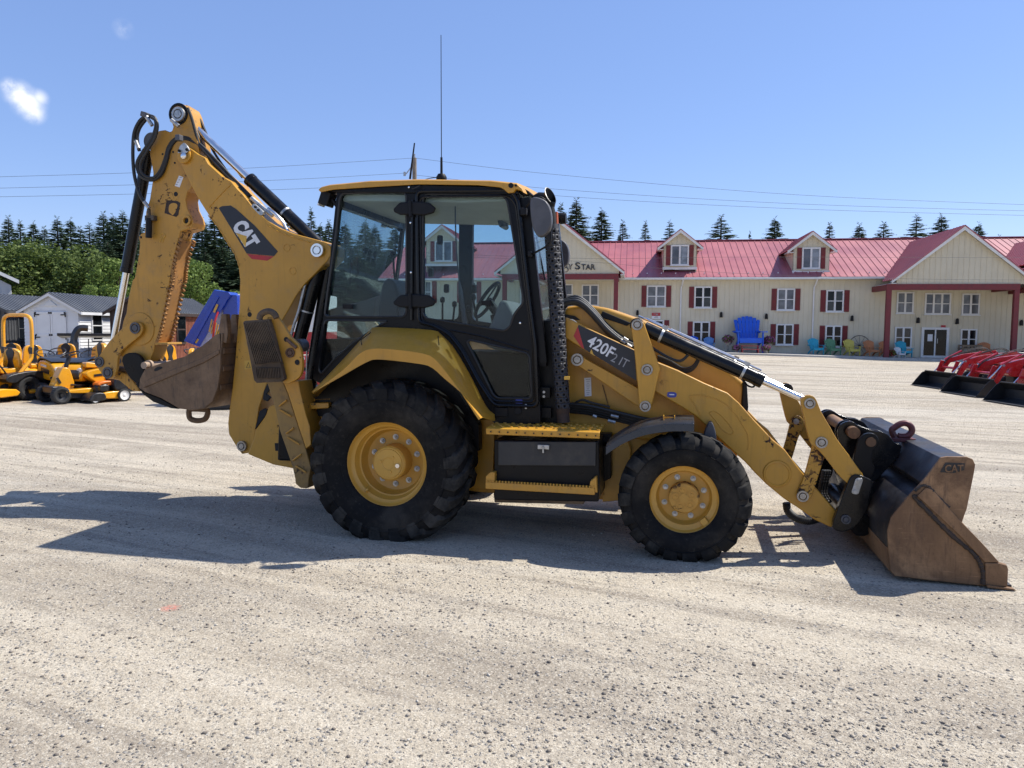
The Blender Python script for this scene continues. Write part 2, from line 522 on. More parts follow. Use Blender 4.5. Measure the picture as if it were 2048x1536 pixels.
# ================================================================== THE SETTING
# ---- ground: one sheet out to the horizon
def ground_material():
    q = NT('gravel_lot')
    v = q.coord((1, 1, 1))
    ra = math.radians(24)                       # vehicle tracks run away to the upper left
    tv = q.coord((0.10, 1.0, 1), ra)
    t1 = q.noise(tv, 1.15, 5, 0.62, 0.8)
    t2 = q.noise(q.coord((0.055, 1.0, 1), ra + 0.03), 3.4, 6, 0.68, 0.7)
    t3 = q.noise(q.coord((0.05, 1.0, 1), math.radians(3)), 0.5, 5, 0.6, 0.9)
    big = q.noise(v, 0.23, 4, 0.55)
    md = q.noise(v, 3.0, 6, 0.7); fi = q.noise(v, 26, 6, 0.75); ff = q.noise(v, 120, 3, 0.7)
    c = q.mix(q.ramp(big, 0.35, 0.65), (0.53, 0.455, 0.342), (0.605, 0.528, 0.405))
    c = q.mix(q.ramp(t1, 0.48, 0.66, 0, 0.72), c, (0.32, 0.266, 0.203))
    c = q.mix(q.ramp(t2, 0.50, 0.66, 0, 0.72), c, (0.30, 0.252, 0.195))
    c = q.mix(q.ramp(t2, 0.46, 0.34, 0, 0.5), c, (0.68, 0.60, 0.47))
    c = q.mix(q.ramp(t3, 0.50, 0.66, 0, 0.55), c, (0.68, 0.625, 0.52))
    c = q.mix(q.ramp(md, 0.5, 0.75, 0, 0.35), c, (0.28, 0.24, 0.195))
    c = q.mix(q.ramp(fi, 0.52, 0.72, 0, 0.5), c, (0.27, 0.232, 0.188))
    c = q.mix(q.ramp(fi, 0.46, 0.30, 0, 0.45), c, (0.60, 0.555, 0.475))
    # wheel ruts sweeping across the lot
    wv = q.n('ShaderNodeTexWave', wave_type='BANDS', bands_direction='Y')
    wv.inputs['Scale'].default_value, wv.inputs['Distortion'].default_value, wv.inputs['Detail'].default_value, wv.inputs['Detail Scale'].default_value = 0.16, 5.0, 3.0, 0.35
    q.l(q.coord((0.35, 1, 1), ra), wv.inputs['Vector'])
    rut = q.math('MULTIPLY', q.ramp(wv.outputs['Fac'], 0.70, 0.93), q.ramp(q.noise(v, 0.5, 4, 0.6), 0.40, 0.60))
    c = q.mix(q.math('MULTIPLY', rut, 0.60), c, (0.30, 0.252, 0.195))
    # mixed fine crushed stone: light grains, dark ones also painting in grain shadows
    gr = q.n('ShaderNodeTexVoronoi'); gr.inputs['Scale'].default_value = 105
    q.l(v, gr.inputs['Vector'])
    gs = q.n('ShaderNodeSeparateColor'); q.l(gr.outputs['Color'], gs.inputs[0])
    c = q.mix(q.ramp(gs.outputs[0], 0.66, 0.84, 0, 0.40), c, (0.235, 0.198, 0.152))
    c = q.mix(q.ramp(gs.outputs[1], 0.70, 0.88, 0, 0.45), c, (0.76, 0.69, 0.555))
    # pebbles pressed into the surface
    vo = q.n('ShaderNodeTexVoronoi'); vo.inputs['Scale'].default_value = 38
    q.l(v, vo.inputs['Vector'])
    pm = q.math('MULTIPLY', q.ramp(vo.outputs['Distance'], 0.36, 0.22), q.ramp(q.noise(v, 7, 3), 0.44, 0.58))
    sep = q.n('ShaderNodeSeparateColor'); q.l(vo.outputs['Color'], sep.inputs[0])
    pc = q.mix(sep.outputs[0], (0.16, 0.145, 0.13), (0.50, 0.475, 0.43))
    c = q.mix(q.math('MULTIPLY', pm, 0.8), c, pc)
    # faded red paint spot
    p = on_ground(340, 1216)
    geo = q.n('ShaderNodeTexCoord')
    vm = q.n('ShaderNodeVectorMath', operation='DISTANCE'); vm.inputs[1].default_value = p
    q.l(geo.outputs['Object'], vm.inputs[0])
    sp = q.math('MULTIPLY', q.ramp(vm.outputs['Value'], 0.075, 0.02), q.ramp(q.noise(v, 45, 4, 0.7), 0.36, 0.58))
    c = q.mix(q.math('MULTIPLY', sp, 0.75), c, (0.72, 0.24, 0.18))
    q.col(c); q.rough(0.95)
    q.b.inputs['Specular IOR Level'].default_value = 0.15
    h = q.math('ADD', q.math('MULTIPLY', fi, 0.9), q.math('MULTIPLY', pm, 0.55))
    h = q.math('ADD', h, q.math('MULTIPLY', t2, 0.9))
    h = q.math('ADD', h, q.math('MULTIPLY', ff, 0.25))
    h = q.math('ADD', h, q.math('MULTIPLY', gs.outputs[2], 0.45)); h = q.math('SUBTRACT', h, q.math('MULTIPLY', rut, 0.6))
    q.bump(h, 0.9, 0.022)
    return q.m
gravel_mat = ground_material()

def grid_axis(lo, hi, fine_lo, fine_hi, step):
    a = list(np.arange(fine_lo, fine_hi + 1e-6, step)); d = step; x = fine_hi
    while x < hi: d *= 1.6; x = min(hi, x + d); a.append(x)
    d = step; x = fine_lo
    while x > lo: d *= 1.6; x = max(lo, x - d); a.insert(0, x)
    return a
gx = grid_axis(-2500, 2500, -30, 60, 3.0); gy = grid_axis(-200, 3500, 0, 70, 2.0)
vs = [(x, y, gz(x, y)) for y in gy for x in gx]
nx = len(gx)
g = G(); g.add(vs, [(j * nx + i, j * nx + i + 1, (j + 1) * nx + i + 1, (j + 1) * nx + i) for j in range(len(gy) - 1) for i in range(nx - 1)])
tag(g.obj('ground', gravel_mat, keep=True, ang=60), 'pale beige gravel lot with vehicle tracks', None, None, 'structure')

# ---- loose stones on the lot: uncountable, one object
def stones(name, n, seed, rmin, rmax, ymin, ymax, mat):
    rs = np.random.RandomState(seed)
    # octahedron-like lumps, squashed
    base = np.array([(1, 0, 0), (-1, 0, 0), (0, 1, 0), (0, -1, 0), (0, 0, 1), (0, 0, -0.7), (.6, .6, .5), (-.6, .6, .45), (.6, -.6, .5), (-.6, -.6, .4)], float)
    faces = np.array([(6, 4, 8), (0, 6, 8), (2, 6, 0), (2, 4, 6), (2, 7, 4), (7, 9, 4), (1, 9, 7), (2, 1, 7), (4, 9, 8), (3, 8, 9), (3, 0, 8), (1, 3, 9), (0, 5, 2), (2, 5, 1), (1, 5, 3), (3, 5, 0)])
    V = np.zeros((n, len(base), 3)); k = 0
    u = rs.rand(n)
    y = ymin * (ymax / ymin) ** (u ** 1.15)
    x = (rs.rand(n) - 0.5) * 1.5 * (y + 0.6)
    # clustered density along drifts
    ph = np.sin(x * 1.7 + y * 1.9) + np.sin(x * 0.9 - y * 2.3 + 1.0) + np.sin((x + y) * 0.55)
    keep = rs.rand(n) < np.clip(0.38 + 0.22 * ph, 0.10, 1.0)
    x, y = x[keep], y[keep]; n = len(x)
    r = rmin * (rmax / rmin) ** (rs.rand(n) ** 2.6)
    sc = np.stack([r * (0.8 + 0.5 * rs.rand(n)), r * (0.6 + 0.4 * rs.rand(n)), r * (0.45 + 0.4 * rs.rand(n))], 1)
    b = base[None] * (1 + 0.45 * (rs.rand(n, len(base), 1) - 0.5)) * sc[:, None]
    a = rs.rand(n) * 6.283; c, s = np.cos(a)[:, None], np.sin(a)[:, None]
    V = np.stack([b[..., 0] * c - b[..., 1] * s + x[:, None], b[..., 0] * s + b[..., 1] * c + y[:, None], b[..., 2] + 0.18 * sc[:, 2:3]], -1)
    F = (faces[None] + (np.arange(n) * len(base))[:, None, None]).reshape(-1, 3)
    me = bpy.data.meshes.new(name)
    me.vertices.add(n * len(base)); me.vertices.foreach_set('co', V.reshape(-1))
    me.loops.add(F.size); me.loops.foreach_set('vertex_index', F.reshape(-1))
    me.polygons.add(len(F)); me.polygons.foreach_set('loop_start', np.arange(len(F)) * 3)
    me.update(calc_edges=True)
    me.materials.append(mat)
    return link_mesh(name, me)
def stone_material(name='loose_stone', a=(0.165, 0.142, 0.118), b=(0.42, 0.372, 0.305)):
    q = NT(name)
    ge = q.n('ShaderNodeNewGeometry')
    r = ge.outputs['Random Per Island']
    c = q.mix(q.ramp(r, 0.0, 0.75), a, b)
    c = q.mix(q.ramp(r, 0.88, 0.97), c, (0.52, 0.475, 0.40))
    q.col(c); q.rough(0.9); q.b.inputs['Specular IOR Level'].default_value = 0.2
    return q.m
stone_mat = stone_material()
grit_mat = stone_material('fine_grit', (0.26, 0.222, 0.178), (0.52, 0.455, 0.365))
tag(stones('gravel_grit', 150000, 5, 0.0011, 0.0040, 2.1, 7.5, grit_mat), 'fine grit covering the near gravel', None, None, 'stuff')
tag(stones('gravel_stones', 80000, 3, 0.0020, 0.0125, 2.1, 14.0, stone_mat), 'loose grey and pale stones strewn over the gravel lot', None, None, 'stuff')

# ---- the long two-storey building: facade frame (u along the wall to the right, z up, w back)
BY = math.radians(-9)
B1 = Vector((math.cos(BY), math.sin(BY), 0)); B2 = Vector((-math.sin(BY), math.cos(BY), 0))
BO = Vector((24.8, 46.2, 0))
def BP(px, py, w=0.0):
    """(u, z) of a facade pixel on the plane w metres behind the wall"""
    p = on_plane(px, py, BO + B2 * w, B2) - BO
    return p.dot(B1), p.z
def BW(u, w, z=0.0):
    return BO + B1 * u + B2 * w + Vector((0, 0, z))

def siding_material():
    q = NT('cream_siding')
    v = q.coord()
    n = q.noise(v, 0.6, 5, 0.6); st = q.noise(q.coord((6, 6, 0.4)), 1.5, 5, 0.65)
    c = q.mix(q.ramp(n, 0.3, 0.7), (0.575, 0.515, 0.375), (0.635, 0.575, 0.425))
    c = q.mix(q.ramp(st, 0.5, 0.8, 0, 0.25), c, (0.42, 0.37, 0.25))
    q.col(c); q.rough(0.6); return q.m
siding = siding_material()
white_trim = plain('white_trim', (0.70, 0.69, 0.66), 0.5, 0, 0.05, 3)
barn_red = plain('barn_red', (0.165, 0.020, 0.024), 0.55, 0, 0.15, 5)
def roof_material(name, c):
    q = NT(name)
    n = q.noise(q.coord(), 0.5, 5, 0.6)
    q.col(q.mix(q.ramp(n, 0.3, 0.7), tuple(x * 0.9 for x in c), tuple(x * 1.1 for x in c)))
    q.rough(q.ramp(n, 0.3, 0.7, 0.42, 0.6)); return q.m
roof_red = roof_material('red_metal_roof', (0.36, 0.105, 0.117))
def pane_material(name, c, rough=0.06):
    q = NT(name)
    n = q.noise(q.coord(), 2.0, 3, 0.5)
    q.col(q.mix(q.ramp(n, 0.35, 0.65), tuple(x * 0.7 for x in c), tuple(x * 1.3 for x in c)))
    q.rough(rough); q.b.inputs['IOR'].default_value = 1.5; return q.m
pane_dark = pane_material('window_glass_dark', (0.006, 0.008, 0.010))
pane_dark.node_tree.nodes['Principled BSDF'].inputs['Specular IOR Level'].default_value = 0.25
pane_blind = pane_material('window_glass_blind', (0.135, 0.14, 0.15), 0.10)
pane_dark2 = pane_material('window_glass_reflect', (0.022, 0.026, 0.028)); pane_blind2 = pane_material('window_glass_drape', (0.095, 0.10, 0.115), 0.08)  # pane_dark2: bluish reflection put into the colour of some dark panes
PANE_ALT = {'window_glass_dark': pane_dark2, 'window_glass_blind': pane_blind2, 'window_glass_curtain': pane_blind2}
pane_curtain = pane_material('window_glass_curtain', (0.20, 0.22, 0.24), 0.12)
concrete = plain('concrete', (0.42, 0.40, 0.36), 0.9, 0, 0.12, 2, 0.2)
asphalt_dark = plain('mulch_bed', (0.035, 0.030, 0.026), 0.95, 0, 0.3, 8, 0.4)

bld = empty('country_store_building', BO, BY, 'long cream two-storey building with red metal roof and burgundy shutters', 'building')
u_l = BP(770, 600)[0]; u_r = 22.0
z_eave = 0.5 * (BP(1300, 552)[1] + BP(1720, 557)[1])
ROOF_W, OVER = 6.2, 0.45
z_ridge = BP(1400, 482, ROOF_W)[1]
SL = (z_ridge - z_eave) / (ROOF_W + OVER)
def roof_z(w): return z_eave + SL * (w + OVER)
DEPTH = 12.4
def ribbed_wall(u0, u1, z0, z1, w, step=0.30, rib=0.035):
    """vertical siding: shallow battens"""
    pts = []; u = u0
    while u < u1 - 1e-6:
        e = min(u1, u + step)
        pts += [(u, w), (e - rib, w), (e - rib * 0.8, w - 0.018), (e - rib * 0.2, w - 0.018)]
        u = e
    pts.append((u1, w))
    g = G(); n = len(pts)
    g.add([(p[0], p[1], z) for z in (z0, z1) for p in pts], [(i, i + 1, i + 1 + n, i + n) for i in range(n - 1)])
    return g
g = G(); g.box(((u_l + u_r) / 2, DEPTH / 2 + 0.06, (z_eave - 0.4) / 2 - 0.2), (u_r - u_l, DEPTH - 0.1, z_eave + 0.4 - 0.15))
g.prism([(0.06, z_eave - 0.2), (DEPTH, z_eave - 0.2), (ROOF_W, z_ridge - 0.25)], u_l, u_r, 'yzx')
g.obj('wall_core', siding, bld)
tag(ribbed_wall(u_l, u_r, -0.6, z_eave + 0.1, 0.0).obj('siding', siding, bld, keep=True), kind='stuff')

def roof_plane(name, p00, p10, p11, p01, mat, parent, th=0.06, rib=0.42, ribname='roof_rib'):
    """sheet p00-p10 (eave) to p01-p11 (ridge) and its standing ribs"""
    p00, p10, p11, p01 = (Vector(p) for p in (p00, p10, p11, p01))
    n = (p10 - p00).cross(p01 - p00).normalized()
    if n.z < 0: n = -n
    g = G(); g.add([p00, p10, p11, p01, p00 - n * th, p10 - n * th, p11 - n * th, p01 - n * th],
                   [(0, 1, 2, 3), (7, 6, 5, 4), (0, 4, 5, 1), (1, 5, 6, 2), (2, 6, 7, 3), (3, 7, 4, 0)])
    ro = g.obj(name, mat, parent)
    # ribs run up the slope direction, clipped to the sheet
    e = (p10 - p00); el = e.length; ed = e.normalized(); sd = n.cross(ed).normalized()
    if sd.z < 0: sd = -sd
    poly = [((q - p00).dot(ed), (q - p00).dot(sd)) for q in (p00, p10, p11, p01)]
    lo, hi = min(a for a, b in poly), max(a for a, b in poly)
    g = G(); t = lo + rib * 0.5
    while t < hi:
        ys = []
        for i in range(4):
            (a0, b0), (a1, b1) = poly[i], poly[(i + 1) % 4]
            if (a0 - t) * (a1 - t) < 0: ys.append(b0 + (b1 - b0) * (t - a0) / (a1 - a0))
        if len(ys) >= 2:
            y0, y1 = min(ys), max(ys)
            if y1 - y0 > 0.15:
                g.bar(p00 + ed * t + sd * (y0 + 0.01) + n * 0.012, p00 + ed * t + sd * (y1 - 0.01) + n * 0.012, 0.045, 0.035, n)
        t += rib
    if g.v: tag(g.obj(ribname, mat, ro), kind='stuff')
    return ro
roof_plane('roof', (u_l - 0.3, -OVER, z_eave), (u_r, -OVER, z_eave), (u_r, ROOF_W, z_ridge), (u_l - 0.3, ROOF_W, z_ridge), roof_red, bld)
roof_plane('roof', (u_l - 0.3, DEPTH + OVER, z_eave), (u_r, DEPTH + OVER, z_eave), (u_r, ROOF_W, z_ridge), (u_l - 0.3, ROOF_W, z_ridge), roof_red, bld)
G().bar((u_l - 0.32, ROOF_W, z_ridge + 0.03), (u_r, ROOF_W, z_ridge + 0.03), 0.35, 0.06).obj('ridge_cap', roof_red, bld)
gt = G(); gt.bar((u_l - 0.3, -OVER - 0.06, z_eave - 0.10), (u_r, -OVER - 0.06, z_eave - 0.10), 0.12, 0.13)
gt.obj('gutter', white_trim, bld, 0.02)
G().box(((u_l + u_r) / 2, -OVER / 2, z_eave - 0.15), (u_r - u_l, OVER - 0.02, 0.03)).obj('soffit', white_trim, bld)
for px in (1361, 1626):                                         # downpipes
    u, _ = BP(px, 620)
    G().tube(catmull([(u + 0.1, -OVER - 0.06, z_eave - 0.15), (u + 0.05, -0.2, z_eave - 0.5), (u, -0.08, z_eave - 0.8), (u, -0.08, 2.5), (u, -0.08, 0.25)], 5), 0.05, 8).obj('downpipe', white_trim, bld)
g = G()
for k in range(40):                                             # snow guards along the eave
    u = u_l + 0.5 + k * 0.9
    if u < u_r: g.box((u, 0.05, roof_z(0.05) + 0.05), (0.06, 0.05, 0.07))
tag(g.obj('snow_guard', white_trim, bld), kind='stuff')

def window(px0, px1, py0, py1, nx=2, ny=2, sh=True, mat=None, w=0.0, parent=None, proud=0.05, shw=0.30, sash=True):
    parent = parent or bld
    (ua, zb), (ub, za) = BP(px0, py1, w), BP(px1, py0, w)
    return window_uz(ua, ub, zb, za, nx, ny, sh, mat, w, parent, shw)
def window_uz(ua, ub, zb, za, nx=2, ny=2, sh=True, mat=None, w=0.0, parent=None, shw=0.30):
    parent = parent or bld
    mat = mat or pane_dark
    f, m = 0.085, 0.05
    outer = [(ua, zb), (ub, zb), (ub, za), (ua, za)]
    holes = []; cells = []
    pw = (ub - ua - 2 * f - (nx - 1) * 0.11) / nx; ph = (za - zb - 2 * f - (ny - 1) * m) / ny
    for i in range(nx):
        for j in range(ny):
            a = ua + f + i * (pw + 0.11); b = zb + f + j * (ph + m)
            holes.append([(a, b), (a + pw, b), (a + pw, b + ph), (a, b + ph)]); cells.append((a, b))
    fr = link_mesh('window', plate_mesh('window', outer, holes, w - 0.075, w - 0.005, white_trim), parent)
    G().box(((ua + ub) / 2, w - 0.08, zb - 0.02), (ub - ua + 0.10, 0.14, 0.05)).obj('sill', white_trim, fr)
    for (a, b) in cells:
        G().box((a + pw / 2, w - 0.026, b + ph / 2), (pw + 0.01, 0.012, ph + 0.01)).obj('pane', (PANE_ALT[mat.name] if RND.random() < 0.4 else mat), fr)
    if sh:
        for sx in (ua - shw / 2 - 0.03, ub + shw / 2 + 0.03):
            g = G(); g.box((sx, w - 0.03, (za + zb) / 2), (shw, 0.045, za - zb - 0.02))
            k = 0
            zz = zb + 0.1
            while zz < za - 0.08:
                g.box((sx, w - 0.056, zz), (shw - 0.08, 0.014, 0.045), rot('X', 0.4)); zz += 0.075
            g.obj('shutter', barn_red, parent)
    return fr
for a in ((1293, 1332, 571, 614, pane_blind), (1388, 1424, 573, 616, pane_dark), (1553, 1590, 577, 621, pane_blind), (1651, 1688, 580, 624, pane_dark),
          (836, 864, 562, 606, pane_blind), (924, 953, 563, 606, pane_blind)):
    window(*a[:4], mat=a[4])
for a in ((1287, 1328, 640, 683), (1385, 1420, 643, 685), (1551, 1587, 648, 690), (1649, 1684, 651, 694)):
    window(*a, mat=pane_dark)
window(1163, 1198, 569, 612, sh=False, mat=pane_blind); window(1112, 1146, 568, 611, sh=False, mat=pane_blind)
window(1040, 1076, 567, 610, sh=False, mat=pane_blind)
window(1792, 1828, 584, 627, sh=False, mat=pane_blind); window(1922, 1960, 587, 630, sh=False, mat=pane_blind)
window(1848, 1902, 586, 629, nx=3, sh=False, mat=pane_blind)
window(1788, 1824, 654, 696, sh=False); window(1919, 1954, 658, 699, sh=False)
# glazed entrance
(ua, zb), (ub, za) = BP(1840, 716), BP(1898, 655)
holes = []
for i in range(2):
    a = ua + 0.14 + i * (ub - ua - 0.20) / 2; b = a + (ub - ua - 0.20) / 2 - 0.08
    holes.append([(a, zb + 0.16), (b, zb + 0.16), (b, za - 0.14), (a, za - 0.14)])
dr = link_mesh('entrance_door', plate_mesh('entrance_door', [(ua, zb), (ub, zb), (ub, za), (ua, za)], holes, -0.10, -0.005, white_trim), bld)
for h in holes:
    G().box(((h[0][0] + h[1][0]) / 2, -0.05, (h[0][1] + h[2][1]) / 2), (h[1][0] - h[0][0] + 0.02, 0.012, h[2][1] - h[0][1] + 0.02)).obj('pane', pane_dark, dr)
G().tube([((ua + ub) / 2 + 0.1, -0.16, zb + 0.9), ((ua + ub) / 2 + 0.1, -0.16, zb + 1.2)], 0.02, 6).obj('door_handle', steel, dr)
h = holes[0]; G().box((h[0][0] + 0.36, -0.062, zb + 1.25), (0.28, 0.006, 0.42)).obj('notice', white_decal, dr)
h = holes[1]; G().box((h[0][0] + 0.40, -0.062, zb + 1.95), (0.26, 0.006, 0.14)).obj('notice', red_decal, dr)
for (px, py) in ((1275, 626), (1442, 630), (1532, 633), (1703, 637), (1835, 641), (1913, 643), (2041, 646)):    # wall lamps
    u, z = BP(px, py)
    g = G(); g.box((u, -0.03, z), (0.12, 0.05, 0.16)); g.prism([(u - 0.09, z - 0.16), (u + 0.09, z - 0.16), (u + 0.07, z + 0.14), (u, z + 0.20), (u - 0.07, z + 0.14)], -0.17, -0.05)
    g.obj('wall_lamp', black_plastic, bld, 0.01)
(ua, zb), (ub, za) = BP(1303, 638), BP(1321, 625)               # parking sign on the wall
sg = empty('wall_sign', BW((ua + ub) / 2, -0.04, 0), BY, 'small red and white notice on the cream wall above the loader link', 'sign')
zm = (za + zb) / 2
G().box((0, 0, zm), (ub - ua, 0.02, za - zb)).obj('panel', white_decal, sg)
G().box((0, -0.013, zm + (za - zb) * 0.22), (ub - ua - 0.02, 0.006, (za - zb) * 0.5)).obj('red_field', red_decal, sg)
g = G()
for k, (a, b, c) in enumerate(((-0.02, 0.30, 0.27), (0.05, 0.12, 0.16), (0.03, 0.18, -0.15), (0.0, 0.26, -0.3))):
    g.box((a, -0.018, zm + (za - zb) * c), (b, 0.004, 0.035))
g.obj('print', grey_letter, sg)

# gables with porticos
PW = -2.8
def gable(apex, left, right, beam_y, name_label, posts, side_left=True):
    ua, za = BP(apex[0], apex[1], PW); ul, zl = BP(left[0], left[1], PW); ur, zr = BP(right[0], right[1], PW)
    ze = (zl + zr) / 2
    half = (ur - ul) / 2; ua = (ul + ur) / 2
    bu = beam_y
    # triangular gable wall
    zb = BP(apex[0], bu, PW)[1]
    ins = 0.35
    sl = (za - ze) / half
    tri = [(ua - half + ins, zb), (ua + half - ins, zb), (ua + half - ins, ze + sl * ins - 0.12), (ua, za - 0.12), (ua - half + ins, ze + sl * ins - 0.12)]
    g = G(); g.prism(tri, PW, PW + 0.12)
    u = ua - half + ins + 0.25                                    # battens on the gable wall
    while u < ua + half - ins - 0.1:
        top = za - 0.14 - sl * abs(u - ua)
        if top - zb > 0.15: g.box((u, PW - 0.008, (zb + top) / 2), (0.035, 0.02, top - zb - 0.02))
        u += 0.30
    g.obj('gable_wall', siding, bld)
    # rake boards
    for s in (-1, 1):
        e = Vector((ua + s * half, PW - 0.30, ze)); a = Vector((ua, PW - 0.30, za))
        g = G(); g.prism([(e.x, e.z - 0.17), (e.x, e.z + 0.05), (a.x, a.z + 0.05), (a.x, a.z - 0.17 - 0.06)], PW - 0.32, PW - 0.26)
        g.prism([(e.x, e.z - 0.10), (e.x, e.z - 0.06), (a.x, a.z - 0.06), (a.x, a.z - 0.10)], PW - 0.26, PW)
        g.obj('rake_board', white_trim, bld)
        # roof slope running back into the main roof
        wv = (za - z_eave) / SL - OVER
        wr = min(wv, ROOF_W)
        we = max(PW, (ze - z_eave) / SL - OVER)
        ridge_back = (ua, min(wv, DEPTH - 1), za + 0.03)
        eave_back = (ua + s * half, max(we, PW + 0.1), ze + 0.03)
        roof_plane('gable_roof', (e.x, PW - 0.34, ze + 0.06), eave_back[:2] + (ze + 0.06,), ridge_back[:2] + (za + 0.06,), (ua, PW - 0.34, za + 0.06), roof_red, bld)
        G().bar((ua + s * (half - 0.12), PW - 0.3, ze - 0.17), (ua + s * (half - 0.12), 0, ze - 0.17), 0.24, 0.04).obj('eave_soffit', white_trim, bld)
    # portico beam, side returns, posts
    z1 = zb; z0 = zb - 0.34
    pl, pr = posts
    u0, u1 = BP(pl, beam_y + 8, PW)[0], BP(pr, beam_y + 8, PW)[0]
    G().box(((u0 + u1) / 2, PW + 0.02, (z0 + z1) / 2), (u1 - u0, 0.26, z1 - z0)).obj('portico_beam', barn_red, bld, 0.01)
    for s, uu in ((-1, u0), (1, u1)):
        G().box((uu - s * 0.14, (PW + 0.16) / 2 + 0.0, (z0 + z1) / 2), (0.24, -PW - 0.18, z1 - z0 - 0.02)).obj('portico_beam', barn_red, bld)
        g = G(); g.box((uu - s * 0.14, PW + 0.02, (z0 - 0.6) / 2 + 0.003), (0.27, 0.25, z0 + 0.6))
        g.obj('portico_post', barn_red, bld, 0.015)
    G().box(((u0 + u1) / 2, PW / 2, z1 - 0.12), (u1 - u0 - 0.5, -PW - 0.3, 0.04)).obj('portico_ceiling', white_trim, bld)
    return ua, za, ze, half
gable((1120, 440), (990, 541), (1249, 549), 548, '', (1005, 1237))
gable((1922, 453), (1781, 556), (2063, 566), 568, '', (1773, 2039))
# a third gable beyond the frame's right edge: only the tip of its left eave shows
gable((2165, 458), (2052, 520), (2280, 540), 572, '', (2064, 2270))
# lettering of the sign gable, built as dark letters standing off the wall
def bvec(px, py, w): u, z = BP(px, py, w); return Vector((u, w, z))
for body, x0, x1, y0, y1 in (('S', 1150, 1160.5, 539, 524.5), ('TAR', 1162.5, 1190.5, 539.5, 528.5), ('AY', 1126.5, 1145.5, 538.8, 528)):
    o = bvec(x0, y0, PW - 0.03); u = bvec(x1, y0 + 0.2, PW - 0.03) - o; v = bvec(x0, y1, PW - 0.03) - o; v.x = 0
    link_mesh('sign_letter', text_mesh('sign_letter', body, o, u, v, (0, -1, 0), black_decal, 0.012, 0.03), bld)
G().box((BP(1183, 490, PW)[0] - 2.0, PW - 0.02, BP(1131, 497, PW)[1]), (0.5, 0.05, 0.6)).obj('gable_vent', dark, bld)

def dormer(apex, xl, xr, ybot, win, name='dormer'):
    W0 = 0.35
    ua, za = BP(apex[0], apex[1], W0 - 0.25)
    ul, zb = BP(xl, ybot, W0); ur, _ = BP(xr, ybot, W0)
    ua = (ul + ur) / 2
    half = (ur - ul) / 2
    hw = half + 0.38
    sl = 0.80
    ze = za - sl * hw
    zc = za - sl * half - 0.1
    g = G(); g.prism([(ul, zb), (ur, zb), (ur, zc), (ua, za - 0.1), (ul, zc)], W0, W0 + 0.1)
    u = ul + 0.25
    while u < ur - 0.1:
        t = za - 0.12 - sl * abs(u - ua); g.box((u, W0 - 0.008, (zb + t) / 2), (0.03, 0.018, t - zb - 0.02)); u += 0.30
    # cheeks back to the roof
    wb = (zc - z_eave) / SL - OVER
    for s in (ul, ur):
        g.prism([(W0, zb - 0.3), (W0, zc), (wb, zc), (W0 + 0.3, roof_z(W0 + 0.3) - 0.2)], s, s + (0.06 if s == ul else -0.06), 'yzx')
    dm = g.obj(name, siding, bld)
    G().box((ua, W0 - 0.03, zb + 0.03), (ur - ul + 0.06, 0.06, 0.16)).obj('dormer_sill', white_trim, dm)
    for s in (-1, 1):
        e = (ua + s * hw, ze)
        gg = G(); gg.prism([(e[0], e[1] - 0.16), (e[0], e[1] + 0.04), (ua, za + 0.04), (ua, za - 0.2)], W0 - 0.28, W0 - 0.22)
        gg.prism([(e[0], e[1] - 0.09), (e[0], e[1] - 0.05), (ua, za - 0.05), (ua, za - 0.09)], W0 - 0.22, W0)
        gg.box((ua + s * (half + 0.19), W0 + 0.3, ze - 0.10), (0.36, 1.2, 0.03))
        gg.obj('rake_board', white_trim, dm)
        wr = (za - z_eave) / SL - OVER; we = (ze - z_eave) / SL - OVER
        roof_plane('dormer_roof', (e[0], W0 - 0.3, ze + 0.05), (e[0], we, ze + 0.05), (ua, wr, za + 0.05), (ua, W0 - 0.3, za + 0.05), roof_red, bld, 0.04)
    (a, b), (c, d) = BP(win[0], win[3], W0), BP(win[1], win[2], W0)
    window_uz(a, c, b, d, 2, 1, True, pane_curtain, W0 - 0.01, bld, 0.27)
dormer((1362, 459), 1326, 1393, 538, (1341, 1378, 490, 531))
dormer((1625, 463), 1585, 1658, 545, (1603, 1641, 495, 538))
dormer((888, 450), 852, 918, 531, (870, 905, 482, 523))

# concrete walk in front of the building
g = G(); n = 24
for k in range(n):
    a, b = u_l + (u_r - u_l) * k / n, u_l + (u_r - u_l) * (k + 1) / n
    za = [gz(*BW(t, w).xy) + 0.10 for t in (a, b) for w in (0.0, -3.6)]
    g.add([(a, 0.0, za[0]), (a, -3.6, za[1]), (b, -3.6, za[3]), (b, 0.0, za[2]), (a, -3.6, za[1] - 0.3), (b, -3.6, za[3] - 0.3)], [(0, 1, 2, 3), (1, 4, 5, 2)])
tag(g.obj('pavement', concrete, None, loc=BO, rz=BY), 'pale concrete walk along the front of the building', None, None, 'structure')
def walk_z(u, w): return gz(*BW(u, w).xy) + 0.10

